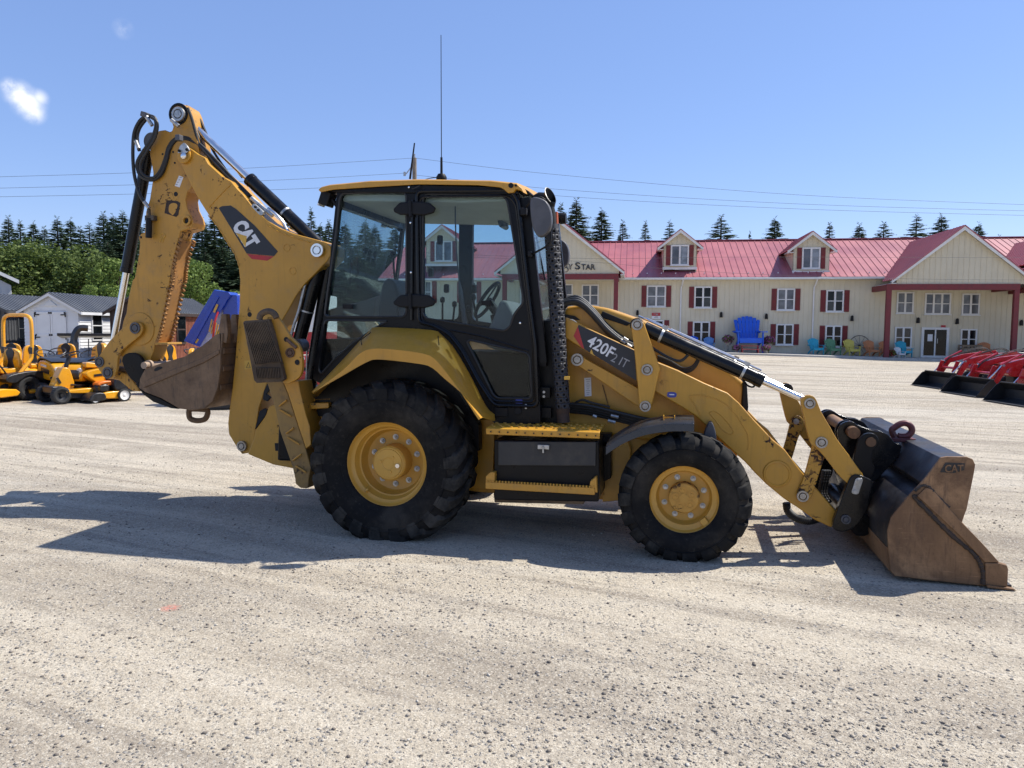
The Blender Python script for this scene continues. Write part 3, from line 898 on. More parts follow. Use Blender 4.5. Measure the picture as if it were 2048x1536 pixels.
# ---- sheds in a row at the left
shed_roof = roof_material('charcoal_metal_roof', (0.085, 0.092, 0.105))
shed_white = plain('shed_white', (0.66, 0.66, 0.66), 0.6, 0, 0.05, 1.5)
shed_dark = plain('shed_charcoal', (0.060, 0.062, 0.066), 0.65, 0, 0.15, 3)
shed_brown = plain('shed_red_brown', (0.20, 0.065, 0.038), 0.7, 0, 0.22, 4)
shed_brown_shade = plain('shed_trim_shade_brown', (0.035, 0.020, 0.016), 0.7, 0, 0.2, 4)  # dark trim, also the red-brown shed front with its shade put into the colour
def clap(g, x0, x1, z0, z1, y, step, vertical=False, axis='x'):
    """lapped boards as real wedges on a wall plane"""
    z = z0
    if vertical:
        u = x0
        while u < x1 - 0.02:
            if axis == 'x': g.box((u + 0.02, y, (z0 + z1) / 2), (0.035, 0.03, z1 - z0))
            else: g.box((y, u + 0.02, (z0 + z1) / 2), (0.03, 0.035, z1 - z0))
            u += step
        return
    while z < z1 - 0.02:
        t = min(step, z1 - z)
        if axis == 'x': g.prism([(y, z + t), (y - 0.028, z), (y, z)], x0, x1, 'yzx')
        else: g.prism([(y, z + t), (y + 0.028, z), (y, z)], x0, x1, 'xzy')
        z += step
def shed(px0, px1, eave_py, apex_py, Yf, length, wallmat, trim, label, vertical=False, door=True, side_win=None, roofmat=None, side_door=False):
    a, b = at_depth(px0, eave_py, Yf), at_depth(px1, eave_py, Yf)
    x0, x1 = a.x, b.x; ze = (a.z + b.z) / 2; za = at_depth((px0 + px1) / 2, apex_py, Yf).z
    xm = (x0 + x1) / 2
    sd = empty('garden_shed', (xm, Yf, 0), 0, label, 'shed', 'sheds in a row')
    h = (x1 - x0) / 2; sl = (za - ze) / h
    g = G(); i = 0.16
    g.prism([(-h + i, 0.05), (h - i, 0.05), (h - i, ze + sl * i - 0.06), (0, za - 0.08), (-h + i, ze + sl * i - 0.06)], 0, length)
    if vertical:
        clap(g, -h + i, h - i, 0.1, ze, -0.01, 0.2, True); clap(g, 0.05, length, 0.1, ze, h - i + 0.01, 0.2, True, 'y')
    else:
        clap(g, -h + i, h - i, 0.1, ze, 0.0, 0.16); clap(g, 0.05, length, 0.1, ze - 0.02, h - i, 0.16, False, 'y')
        z = ze
        while z < za - 0.2:
            ww = (za - 0.1 - z) / sl - 0.02; g.prism([(0, z + 0.16), (-0.028, z), (0, z)], -ww + 0.12, ww - 0.12, 'yzx'); z += 0.16
    w = g.obj('wall', wallmat, sd)
    for s in (-1, 1):
        roof_plane('roof', (s * (h + 0.10), -0.22, ze - 0.06), (s * (h + 0.10), length + 0.2, ze - 0.06), (0, length + 0.2, za + 0.03), (0, -0.22, za + 0.03), roofmat or shed_roof, sd, 0.03, 0.30)
        gg = G(); gg.prism([(s * (h + 0.1), ze - 0.22), (s * (h + 0.1), ze - 0.08), (0, za + 0.01), (0, za - 0.15)], -0.2, -0.16)
        gg.obj('rake_board', trim, sd)
    G().box((h + 0.06, length / 2 - 0.1, ze - 0.15), (0.05, length, 0.14)).obj('fascia', trim, sd)
    if door:
        dz = 2.25 if ze > 2.0 else ze - 0.1
        for s in (-1, 1):
            g = G(); g.box((s * 0.375, -0.05, dz / 2 + 0.1), (0.73, 0.05, dz))
            g.box((s * 0.375, -0.08, dz * 0.55), (0.72, 0.03, 0.10)); g.box((s * 0.375, -0.08, dz + 0.04), (0.72, 0.03, 0.10))
            g.box((s * 0.70, -0.08, dz / 2 + 0.1), (0.08, 0.03, dz)); g.box((s * 0.05, -0.08, dz / 2 + 0.1), (0.08, 0.03, dz))
            d = g.obj('door', wallmat, sd)
            for zz in (dz - 0.05, dz * 0.5):
                gg = G(); gg.box((s * 0.62, -0.105, zz), (0.22, 0.02, 0.05)); gg.box((s * 0.73, -0.105, zz), (0.05, 0.02, 0.22)); gg.obj('hinge', black_plastic, d)
        g = G(); g.prism([(-0.32, za - 0.62), (0.32, za - 0.62), (0, za - 0.32)], -0.06, -0.02)
        for k in range(3): g.box((0, -0.07, za - 0.58 + k * 0.08), (0.52 - k * 0.16, 0.03, 0.02))
        g.obj('gable_vent', wallmat, sd)
    if side_win:
        y0, y1, z0, z1 = side_win
        X = h - i
        fr = link_mesh('window', plate_mesh('window', [(y0, z0), (y1, z0), (y1, z1), (y0, z1)],
             [[(y0 + .06, z0 + .06), (y1 - .06, z0 + .06), (y1 - .06, (z0 + z1) / 2 - .025), (y0 + .06, (z0 + z1) / 2 - .025)],
              [(y0 + .06, (z0 + z1) / 2 + .025), (y1 - .06, (z0 + z1) / 2 + .025), (y1 - .06, z1 - .06), (y0 + .06, z1 - .06)]], X + 0.01, X + 0.07, trim, 'yzx'), sd)
        for k in (0, 1):
            zc = (z0 + z1) / 2 + (0.5 - k) * (z1 - z0) / 2
            G().box((X + 0.035, (y0 + y1) / 2, zc), (0.012, y1 - y0 - 0.1, (z1 - z0) / 2 - 0.05)).obj('pane', pane_dark, fr)
    if side_door:
        G().box((h - i + 0.03, length * 0.72, 1.05), (0.06, 0.9, 2.0)).obj('side_door', trim, sd)
    return sd
shed(-131, 15, 617, 585, 36.5, 6.5, shed_dark, shed_dark, 'charcoal shed with dark window at the left edge behind the roll bar', True, False, (0.9, 2.0, 0.9, 2.15))
shed(41, 163, 620, 586, 36.0, 7.0, shed_white, shed_white, 'white shed with grey double doors and sunlit clapboard side', False, True, (1.05, 2.0, 0.95, 2.45), None, True)
shed(213, 333, 622, 589, 36.0, 6.2, shed_brown_shade, shed_brown_shade, 'red-brown shed behind the raised digging arm, its front coloured dark for shade', True, False)
sd = [o for o in COL.objects if o.name.startswith('garden_shed')][-1]
hh = (at_depth(333, 622, 36).x - at_depth(213, 622, 36).x) / 2 - 0.16
g = G(); g.box((hh + 0.03, 3.1, 1.25), (0.05, 6.1, 2.3)); clap(g, 0.1, 6.1, 0.1, 2.4, hh + 0.06, 0.17, True, 'y'); g.obj('side_boards', shed_brown, sd)
for yy in (1.7, 4.6):
    fr = G().box((hh + 0.09, yy, 1.55), (0.06, 1.0, 1.5)).obj('window', shed_brown_shade, sd)
    for k in (0, 1):
        G().box((hh + 0.125, yy, 1.2 + k * 0.68), (0.012, 0.82, 0.60)).obj('pane', pane_dark, fr)
# pale metal barn far off at the left edge
BYD = 44.5
fb = empty('metal_barn', (at_depth(-20, 640, BYD).x, BYD, 0), 0, 'pale grey metal barn with white eave at the far left edge', 'barn')
p1 = at_depth(38, 561, BYD); zap = at_depth(-80, 500, BYD).z; h = p1.x - at_depth(-80, 562, BYD).x
fb.rotation_euler.z = 0.58; fb.location.x = p1.x - h * math.cos(.58); fb.location.y = BYD - h * math.sin(.58)
barn_wall = plain('barn_sheet', (0.46, 0.47, 0.48), 0.5, 0, 0.06, 1)
g = G(); g.prism([(-h + .4, 0), (h - .4, 0), (h - .4, p1.z - .3), (0, zap - .3), (-h + .4, p1.z - .3)], 0, 4)
clap(g, -h + .4, h - .4, 0.1, p1.z - .5, -0.02, 0.35, True); g.obj('wall', barn_wall, fb)
for s in (-1, 1):
    roof_plane('roof', (s * h, -.4, p1.z), (s * h, 4, p1.z), (0, 4, zap), (0, -.4, zap), shed_roof, fb, 0.08, 0.6)
    gg = G(); gg.prism([(s * h, p1.z - .2), (s * h, p1.z), (0, zap), (0, zap - .2)], -.45, -.38); gg.obj('rake_board', white_trim, fb)

# ---- trees
def leaf_material(name, c1, c2, trans=0.25):
    q = NT(name)
    ge = q.n('ShaderNodeNewGeometry')
    n = q.noise(q.coord(), 0.8, 3, 0.6)
    f = q.math('ADD', q.math('MULTIPLY', ge.outputs['Random Per Island'], 0.6), q.math('MULTIPLY', n, 0.5))
    c = q.mix(q.ramp(f, 0.1, 0.9), c1, c2)
    q.col(c); q.rough(0.65); q.b.inputs['Specular IOR Level'].default_value = 0.25
    tr = q.n('ShaderNodeBsdfTranslucent'); q.l(c, tr.inputs[0])
    m = q.n('ShaderNodeMixShader'); m.inputs[0].default_value = trans
    q.l(q.b.outputs[0], m.inputs[1]); q.l(tr.outputs[0], m.inputs[2]); q.l(m.outputs[0], q.out.inputs[0])
    return q.m
spruce_leaf = leaf_material('spruce_needles', (0.036, 0.062, 0.034), (0.088, 0.130, 0.068), 0.2)
broad_leaf = leaf_material('broad_leaves', (0.040, 0.072, 0.018), (0.165, 0.215, 0.052), 0.3)
light_leaf = leaf_material('pale_leaves', (0.080, 0.135, 0.028), (0.23, 0.31, 0.075), 0.3)
bark = plain('bark', (0.075, 0.055, 0.04), 0.9, 0, 0.3, 6, 0.4)

def tri_mesh(name, V, mat, per=4):
    """V: (n, per, 3) separate small faces"""
    V = np.asarray(V, dtype=np.float32); n = len(V)
    me = bpy.data.meshes.new(name)
    me.vertices.add(n * per); me.vertices.foreach_set('co', V.reshape(-1))
    me.loops.add(n * per); me.loops.foreach_set('vertex_index', np.arange(n * per))
    me.polygons.add(n); me.polygons.foreach_set('loop_start', np.arange(n) * per)
    me.update(calc_edges=True); me.materials.append(mat)
    return me

def spruce_meshes(seed, H=10.0, R=2.3, dens=1.0, open_=0.0):
    """tapering trunk with whorls of drooping, fringed boughs"""
    rs = np.random.RandomState(seed)
    faces = []
    g = G(); g.tube([(0, 0, -0.3), (0.03, 0, H * 0.5), (0, 0, H * 0.99)], [H * 0.014, H * 0.008, 0.012], 7)
    z = H * 0.05
    while z < H * 0.975:
        t = z / H
        L = R * ((1 - t) ** 0.92) * (0.78 + 0.40 * rs.rand()) + 0.05
        nb = max(5, int((7 + 5 * (1 - t)) * dens))
        a0 = rs.rand() * 6.28
        for b in range(nb):
            if rs.rand() < open_: continue
            a = a0 + b * 6.283 / nb + rs.randn() * 0.25
            l = L * (0.62 + 0.5 * rs.rand())
            d = np.array([math.cos(a), math.sin(a), 0]); sd = np.array([-math.sin(a), math.cos(a), 0])
            zz = z + rs.randn() * H * 0.008
            rise = 0.42 * t - 0.16
            def pt(s): return d * l * s + np.array([0, 0, zz + l * (rise * s - 0.22 * s * s + 0.14 * s ** 3)])
            w = 0.10 * l + 0.035
            # main bough in two blades
            p0, p1, p2 = pt(0.05), pt(0.55), pt(1.0)
            dr = np.array([0, 0, -0.07 * l - 0.03])
            faces.append((p0, p1 + sd * w, p2, p1 - sd * w))
            faces.append((p0, p1 - dr * 0.4, p2, p1 + dr))
            # fringe of twigs to both sides, hanging
            ns = max(2, int(l / 0.16))
            for k in range(ns):
                s = 0.25 + 0.75 * (k + rs.rand()) / ns
                c = pt(s)
                for sg in (-1, 1):
                    tl = (0.34 * l * (1.1 - 0.75 * s) + 0.05) * (0.7 + 0.6 * rs.rand())
                    tip = c + sd * sg * tl * 0.85 + d * tl * 0.65 + np.array([0, 0, -tl * (0.12 + 0.4 * rs.rand())])
                    m = (c + tip) / 2
                    n_ = np.array([rs.randn() * 0.4, rs.randn() * 0.4, 1.0]); n_ /= np.linalg.norm(n_)
                    th = n_ * (0.022 + 0.10 * tl) * 0.8
                    faces.append((c, m + th * 0.5, tip, m - th))
        z += H * (0.014 + 0.026 * (1 - t)) / max(0.7, dens)
    for k in range(10):                               # leader shoot
        zz = H * (0.94 + 0.06 * rs.rand()); a = rs.rand() * 6.28
        c = np.array([0, 0, zz]); tip = c + np.array([math.cos(a) * .12, math.sin(a) * .12, .16])
        m = (c + tip) / 2; faces.append((c, m + (0, 0, .03), tip, m - (0, 0, .03)))
    return g.mesh('trunk', bark), tri_mesh('crown', faces, spruce_leaf)

def broad_meshes(seed, H=6.5, R=2.6, leaf=broad_leaf, n=9000, flat=0.8):
    rs = np.random.RandomState(seed)
    g = G()
    g.tube(catmull([(0, 0, -0.3), (0.05, 0.03, H * 0.25), (0.1, -0.05, H * 0.6), (0.05, 0, H * 0.85)], 4), [0.15 - 0.011 * k for k in range(13)], 8)
    clumps = []
    for k in range(34):
        a = rs.rand() * 6.28; u = rs.rand() ** 0.55; zf = rs.rand()
        rr = R * u * math.sqrt(max(0.1, 1 - (abs(zf - 0.42) / 0.72) ** 2))
        c = np.array([rr * math.cos(a), rr * math.sin(a), H * (0.16 + 0.74 * zf)])
        clumps.append((c, R * (0.20 + 0.20 * rs.rand())))
        if k % 3 == 0: g.tube(catmull([(0.05, 0, H * 0.25), tuple(c * 0.5 + np.array([0, 0, H * 0.16])), tuple(c)], 3), 0.035, 5)
    F = []
    per = n // len(clumps)
    for c, r in clumps:
        for q in range(per):
            d = rs.randn(3); d /= np.linalg.norm(d)
            p = c + d * r * (0.55 + 0.5 * rs.rand() ** 0.5) * np.array([1.1, 1.1, flat])
            e1 = rs.randn(3); e1 /= np.linalg.norm(e1)
            e1[2] *= 0.5
            e2 = np.cross(d + rs.randn(3) * 0.6, e1); e2 /= (np.linalg.norm(e2) + 1e-6)
            s = 0.07 + 0.08 * rs.rand()
            F.append((p - e1 * s, p + e2 * s * 0.6, p + e1 * s, p - e2 * s * 0.6))
    return g.mesh('trunk', bark), tri_mesh('crown', F, leaf)

def tree(name, meshes, loc, sc, rz, label, group, cat='tree', sx=None):
    t = empty(name, loc, rz, label, cat, group)
    t.scale = ((sx or sc), (sx or sc), sc)
    link_mesh('trunk', meshes[0], t); link_mesh('crown', meshes[1], t)
    return t
SPR = [spruce_meshes(s, 10.0, r, d, o) for s, r, d, o in ((1, 2.3, 1.35, 0.0), (2, 2.0, 1.15, 0.08), (3, 2.6, 1.1, 0.14), (4, 2.2, 1.4, 0.0))]
ORD = ['first', 'second', 'third', 'fourth', 'fifth', 'sixth', 'seventh', 'eighth', 'ninth', 'tenth', 'eleventh', 'twelfth', 'thirteenth', 'fourteenth', 'fifteenth', 'sixteenth', 'seventeenth', 'eighteenth', 'nineteenth', 'twentieth', 'twenty-first', 'twenty-second', 'twenty-third', 'twenty-fourth', 'twenty-fifth']
# behind the red roof: (pixel of the tip, width factor, kind)
tips = ((1122, 405, 0.9, 1), (1153, 397, 1.15, 0), (1204, 416, 0.95, 3), (1246, 440, 0.85, 1), (1291, 441, 0.75, 1), (1340, 441, 0.75, 2), (1443, 430, 1.25, 2), (1500, 462, 0.4, 1),
        (1550, 434, 1.0, 3), (1660, 444, 0.8, 1), (1719, 447, 1.0, 0), (1768, 444, 1.05, 2), (1834, 429, 1.0, 2), (1884, 428, 1.1, 0), (1958, 445, 0.95, 3), (1999, 470, 0.65, 2))
for i, (px, py, wf, k) in enumerate(tips):
    Y = 66 + (i * 37 % 9); p = at_depth(px, py, Y)
    lab = '%s spruce from the left above the red roof' % ORD[i].capitalize()
    tree('spruce_tree', SPR[k], (p.x, Y, 0.2), (p.z - 0.2) / 10.0, i * 1.7, lab.lower(), 'spruces behind the red roof', sx=2.25 * wf)
t = tree('broadleaf_tree', broad_meshes(9, 9.0, 3.0, broad_leaf, 5000), (at_depth(2045, 480, 72).x, 72, 0), 1.05, 0.4, 'small broadleaf tree above the roof at the right edge', None)
# spruces behind the sheds and behind the machine
tipl = ((-20, 452, 1.1, 0), (16, 432, 1.0, 0), (40, 440, 0.9, 1), (66, 442, 0.9, 3), (88, 452, 0.9, 1), (114, 434, 1.0, 0), (140, 436, 1.0, 3), (160, 452, 0.9, 1), (178, 446, 0.9, 2), (206, 424, 1.15, 0), (226, 428, 1.0, 3), (244, 422, 1.1, 0),
        (268, 428, 1.1, 3), (300, 432, 1.1, 0), (340, 430, 1.15, 0), (404, 436, 1.15, 3), (428, 428, 1.15, 0), (456, 440, 1.1, 3), (500, 436, 1.1, 0), (540, 430, 1.1, 3), (580, 436, 1.0, 0), (622, 414, 0.75, 1), (640, 446, 0.8, 3), (658, 440, 0.9, 0), (690, 445, 1.0, 3), (730, 440, 1.1, 0), (790, 452, 0.9, 3), (750, 450, 1.0, 0))
for i, (px, py, wf, k) in enumerate(sorted(tipl)):
    Y = 62 + (i * 29 % 11); p = at_depth(px, py, Y)
    where = 'behind the sheds' if px < 380 else 'behind the digging arm and cab'
    nth = i if px < 380 else i - sum(1 for q in tipl if q[0] < 380)
    tree('spruce_tree', SPR[k], (p.x, Y, 0), p.z / 10.0, i * 2.3, '%s dark spruce from the left in the row %s' % (ORD[nth], where), 'dark spruces at the left', sx=2.1 * wf)
# lower, dark understorey spruces that close the gaps
for i, px in enumerate((-40, 30, 95, 150, 215, 290, 370, 410, 445, 480, 530, 600, 660, 715, 770)):
    Y = 58 + (i * 13 % 5); p = at_depth(px, 474 + (i * 17 % 30), Y)
    tree('young_spruce', SPR[i % 4], (p.x, Y, 0), p.z / 10.0, i * 1.1, '%s low dark spruce from the left filling the row behind the sheds' % ORD[i], 'low spruces at the left', sx=2.0)
BRD = [broad_meshes(21, 6.5, 2.7), broad_meshes(22, 6.0, 2.9), broad_meshes(23, 6.0, 2.4, light_leaf)]
for i, (px, py, Y, k, wf, lab) in enumerate(((-15, 476, 50, 1, 1.15, 'round green broadleaf tree cut by the left edge'), (62, 478, 51, 0, 1.2, 'green broadleaf tree above the charcoal shed roof'),
        (128, 494, 50, 1, 1.1, 'broad green tree above the white shed roof'), (186, 502, 49, 0, 0.95, 'green broadleaf tree left of the bucket cylinder'), (238, 505, 48, 2, 0.8, 'pale green tree behind the bucket cylinder'),
        (374, 506, 50, 2, 0.85, 'pale green tree between digging arm and boom'), (200, 560, 46, 2, 0.5, 'low pale shrub peeking over the white shed roof'), (448, 572, 46, 2, 0.5, 'low pale shrub right above the blue implement'))):
    p = at_depth(px, py, Y); m = BRD[k]; H = (6.5, 6.0, 6.0)[k]
    tree('broadleaf_tree', m, (p.x, Y, 0), p.z / (H * 0.98), i * 1.3, lab, 'broadleaf trees behind the sheds', sx=wf)

# ---- power line
pole_wood = plain('pole_wood', (0.20, 0.165, 0.13), 0.85, 0, 0.2, 5, 0.3)
wire_mat = plain('wire', (0.05, 0.05, 0.055), 0.6, 0, 0.1, 3)
PY = 40.0
pt = at_depth(829, 316, PY)
po = empty('utility_pole', (pt.x, PY, 0), 0, 'wooden utility pole rising behind the cab roof', 'utility pole')
g = G(); g.tube([(0, 0, -0.2), (0, 0, pt.z)], [0.16, 0.11], 12); g.obj('pole', pole_wood, po)
g = G(); g.bar((-0.12, -0.12, pt.z - 0.45), (-0.5, -0.15, pt.z - 0.95), 0.05, 0.05); g.cyl((-0.5, -0.15, pt.z - 0.95), (-0.5, -0.15, pt.z - 0.75), 0.06); g.obj('insulator_bracket', steel, po)
g = G(); g.cyl((0, 0, pt.z), (0, 0, pt.z + 0.2), 0.05); g.obj('insulator', steel, po)
def wire(pts, Y0, Y1, label, r=0.0075):
    n = len(pts); P = [at_depth(px, py, Y0 + (Y1 - Y0) * i / (n - 1)) for i, (px, py) in enumerate(pts)]
    o = P[0].copy()
    g = G(); g.tube([p - o for p in catmull(P, 8)], r, 5)
    tag(g.obj('overhead_wire', wire_mat, loc=o), label, 'wire', 'overhead wires')
wire(((-120, 357), (256, 346), (520, 335), (829, 316)), 34, PY, 'top overhead wire left of the utility pole')
wire(((-120, 379), (256, 370), (560, 360), (815, 346)), 34, PY, 'middle overhead wire left of the utility pole')
wire(((-120, 396), (270, 388), (560, 379), (820, 368)), 34, PY, 'lowest overhead wire left of the utility pole')
wire(((829, 316), (1100, 348), (1600, 390), (2180, 414)), PY, 36, 'top overhead wire right of the utility pole')
wire(((829, 350), (1120, 379), (1600, 408), (2180, 425)), PY, 36, 'middle overhead wire right of the utility pole')
wire(((829, 360), (1120, 392), (1600, 418), (2180, 434)), PY, 36, 'lowest overhead wire right of the utility pole')
wire(((560, 492), (1125, 516), (1500, 514), (2180, 516)), 42, 42, 'thin service wire crossing the red roof above the dormer windows', 0.007)
wire(((560, 505), (1125, 521), (1400, 543), (1780, 557), (2180, 561)), 42, 42, 'thin service wire drooping along the eave of the building', 0.007)
# ================================================================== THE BACKHOE LOADER
# machine frame: x forward (to the right in the photograph), y to its left (away from the camera), z up
MY = math.radians(-13)
E1 = Vector((math.cos(MY), math.sin(MY), 0)); E2 = Vector((-math.sin(MY), math.cos(MY), 0))
_g = on_ground(783, 1083)
MO = Vector((_g.x, _g.y, 0)) + E2 * 1.12
def LP(pts, y):
    """photograph pixels -> (x, z) on the machine plane y"""
    O = MO + E2 * y; out = []
    for (px, py) in pts:
        p = on_plane(px, py, O, E2) - MO
        out.append((p.dot(E1), p.z))
    return out
def L3(px, py, y):
    x, z = LP([(px, py)], y)[0]; return Vector((x, y, z))
def Z(o, pts):
    return [(o[0] + a / o[2], o[1] + b / o[2]) for a, b in pts]
Z1, Z2, Z3, Z4 = (180, 180, 3.938), (180, 560, 3.938), (600, 330, 3.657), (580, 640, 3.103)
Z5, Z6, Z7, Z8 = (1080, 560, 4.267), (1180, 760, 3.413), (1540, 760, 3.413), (440, 780, 6.983)

hoe = empty('backhoe_loader', MO, MY, 'yellow backhoe loader with black cab, raised digging arm and front bucket on the gravel', 'backhoe loader')
def prism(name, xz, y0, y1, mat, parent=hoe, bevel=0.006):
    return G().prism(xz, y0, y1).obj(name, mat, parent, bevel)
def pin(p, r, y0, y1, parent=hoe, mat=None, cap=True, name='pin'):
    """boss ring and pin head seen from the side; p = (x, z); y0 is the visible end"""
    s = 1 if y1 > y0 else -1
    g = G(); x, z = p
    g.lathe([(0, -0.012 * s), (r * 0.52, -0.012 * s), (r * 0.58, -0.006 * s), (r * 0.6, 0.006 * s), (r * 0.66, 0.006 * s), (r * 0.70, -0.010 * s), (r, -0.010 * s), (r, 0.02 * s)], (x, y0, z), 'y', 24)
    g.cyl((x, y0 + 0.015 * s, z), (x, y1, z), r * 0.6)
    return g.obj(name, mat or pin_steel, parent)

# ---------------------------------------------------------------- wheels
def lug_tyre(name, c, R, W, rim_r, nl, lug_h, side, block=False, parent=hoe):
    """side=-1: outer face towards -y. Built round c, axle along y"""
    h = W / 2
    cr = R - lug_h
    prof = [(rim_r, -h * 0.66), (rim_r + 0.012, -h * 0.78), (rim_r + (cr - rim_r) * 0.25, -h * 0.95), (rim_r + (cr - rim_r) * 0.5, -h), (rim_r + (cr - rim_r) * 0.75, -h * 0.97), (cr - 0.03, -h * 0.88),
            (cr - 0.008, -h * 0.70), (cr, -h * 0.40), (cr, 0)]
    prof = prof + [(r, -a) for r, a in prof[-2::-1]]
    ty = G().lathe(prof, c, 'y', 56).obj(name, tyre_mat, parent)
    g = G()
    # beads and raised rings on the sidewall
    for rr, off in ((rim_r + 0.05, 0.86), (rim_r + (cr - rim_r) * 0.62, 1.0)):
        for s in (-1, 1):
            g.lathe([(rr - 0.006, s * (h * off - 0.004)), (rr, s * (h * off + 0.006)), (rr + 0.006, s * (h * off - 0.004))], c, 'y', 56)
    g.obj('sidewall_ring', tyre_mat, ty)
    g = G()
    cv = Vector(c)
    def P(th, a, r): return cv + Vector((r * math.sin(th), a, r * math.cos(th)))
    def surf(a):
        """carcass radius at axial offset a (0..1 of half width)"""
        a = abs(a)
        return cr - 0.055 * max(0, a - 0.6) ** 1.5 * 3 if a < 1.02 else cr
    if not block:
        dth = 2 * math.pi / nl
        for k in range(nl):
            for s in (-1, 1):
                th0 = k * dth + (0.5 * dth if s > 0 else 0)
                rows = []
                n = 7
                for j in range(n + 1):
                    t = j / n
                    a = s * h * (-0.06 + 1.05 * min(1, t * 1.10))
                    th = th0 + dth * 0.95 * (t ** 1.15)
                    wd = dth * (0.165 + 0.10 * t)
                    top = surf(a / h) + lug_h * (1.0 - 0.10 * t)
                    bot = surf(a / h) - 0.03
                    if j == n:               # shoulder end drops down the sidewall
                        top -= lug_h * 0.55; a = s * h * 1.005
                    rows.append([P(th - wd * 1.15, a, bot), P(th - wd, a, top), P(th + wd, a, top), P(th + wd * 1.15, a, bot)])
                # drop
                a = s * h * 1.0
                th = th0 + dth * 0.97; wd = dth * 0.26
                rows.append([P(th - wd * 1.05, a, cr - 0.14), P(th - wd, s * h * 1.02, cr - 0.115), P(th + wd, s * h * 1.02, cr - 0.115), P(th + wd * 1.05, a, cr - 0.14)])
                vs = [q for r_ in rows for q in r_]; m = len(rows)
                fs = [(i * 4 + q, i * 4 + q + 1, i * 4 + q + 5, i * 4 + q + 4) for i in range(m - 1) for q in range(3)] + [(0, 1, 2, 3), tuple(range(4 * m - 1, 4 * m - 5, -1))]
                g.add(vs, fs)
    else:
        dth = 2 * math.pi / nl
        for k in range(nl):
            for s in (-1, 1):
                th0 = k * dth + (0.5 * dth if s > 0 else 0)
                for (a0, a1, tA, tB, wa, wb, drop) in ((-0.02, 0.48, -0.18, 0.02, 0.24, 0.30, 0), (0.56, 1.0, 0.04, 0.16, 0.30, 0.34, 1)):
                    rows = []
                    n = 3
                    for j in range(n + 1):
                        t = j / n; a = a0 + (a1 - a0) * t; th = th0 + dth * (tA + (tB - tA) * t); wd = dth * (wa + (wb - wa) * t)
                        top = surf(a) + lug_h * (1 - (0.25 if drop and j == n else 0)); bot = surf(a) - 0.02
                        rows.append([P(th - wd * 1.1, s * h * a, bot), P(th - wd, s * h * a, top), P(th + wd, s * h * a, top), P(th + wd * 1.1, s * h * a, bot)])
                    if drop:
                        th = th0 + dth * tB; wd = dth * wb
                        rows.append([P(th - wd * 1.05, s * h * 1.01, cr - 0.075), P(th - wd * .9, s * h * 1.035, cr - 0.05), P(th + wd * .9, s * h * 1.035, cr - 0.05), P(th + wd * 1.05, s * h * 1.01, cr - 0.075)])
                    vs = [q for r_ in rows for q in r_]; m = len(rows)
                    fs = [(i * 4 + q, i * 4 + q + 1, i * 4 + q + 5, i * 4 + q + 4) for i in range(m - 1) for q in range(3)] + [(0, 1, 2, 3), tuple(range(4 * m - 1, 4 * m - 5, -1))]
                    g.add(vs, fs)
    o = g.obj('tread', lug_mat, ty, 0.006 if not block else 0.007, seg=2)
    return ty

wheel_yellow = painted('wheel_yellow', (0.60, 0.325, 0.05), 0.0, 0.22, 0.4, streak=0.12)
RC, FC = (-0.07, -0.87, 0.605), (2.262, -0.925, 0.452)
def rear_wheel(s):
    c = Vector((RC[0], RC[1] * s, RC[2]))
    ty = lug_tyre('rear_tyre', c, 0.675, 0.50, 0.335, 21, 0.028, -s)
    o = -1 * s
    # dished rim: profile offsets measured from the outer face towards the inside
    f = c.y + o * 0.195
    P = [(0.352, 0.0), (0.350, 0.012), (0.338, 0.018), (0.330, 0.045), (0.318, 0.062), (0.300, 0.072), (0.292, 0.11), (0.280, 0.128), (0.270, 0.132), (0.262, 0.19), (0.245, 0.215), (0.225, 0.222), (0.14, 0.222), (0.14, 0.1)]
    P0 = [(0.352, 0.03), (0.36, 0.012), (0.357, 0.0)]
    rim = G().lathe([(r, -o * a) for r, a in P0 + P], (c.x, f, c.z), 'y', 56).obj('rear_rim', wheel_yellow, hoe, 0)
    hubp = [(0.145, 0.222), (0.142, 0.075), (0.130, 0.060), (0.120, 0.060), (0.116, 0.052), (0.05, 0.050), (0.045, 0.054), (0.0, 0.054)]
    G().lathe([(r, -o * a) for r, a in hubp], (c.x, f, c.z), 'y', 40).obj('hub', wheel_yellow, rim)
    for k in range(10):
        a = 0.31 + k * math.pi / 5
        g = G(); q = Vector((c.x + 0.196 * math.cos(a), f - o * 0.222, c.z + 0.196 * math.sin(a)))
        g.cyl(q, q + Vector((0, o * 0.010, 0)), 0.024, n=14); g.cyl(q, q + Vector((0, o * 0.026, 0)), 0.0165, n=6); g.cyl(q, q + Vector((0, o * 0.042, 0)), 0.009, n=8)
        g.obj('wheel_bolt', steel, rim)
    for k, (a, r) in enumerate(((0.9, 0.066), (2.9, 0.066), (5.0, 0.068))):
        q = Vector((c.x + r * math.cos(a), f - o * 0.050, c.z + r * math.sin(a)))
        G().cyl(q + Vector((0, -o * .004, 0)), q + Vector((0, o * 0.006, 0)), 0.014, 0.011, n=12).obj('hub_plug', wheel_yellow, rim)
    q = Vector((c.x + 0.085 * math.cos(-0.15), f - o * 0.050, c.z + 0.085 * math.sin(-0.15)))
    G().cyl(q, q + Vector((0, o * 0.012, 0)), 0.019, n=6).obj('drain_plug', chrome, rim)
    G().tube(catmull([(c.x - 0.19, f - o * .10, c.z - 0.215), (c.x - 0.185, f - o * .05, c.z - 0.235), (c.x - 0.17, f - o * .02, c.z - 0.215)], 4), 0.010, 7).obj('valve_stem', wheel_yellow, rim)
rear_wheel(1); rear_wheel(-1)
hub_chip = painted('hub_chipped_yellow', (0.54, 0.28, 0.045), 0.62, 0.6, 0.55)
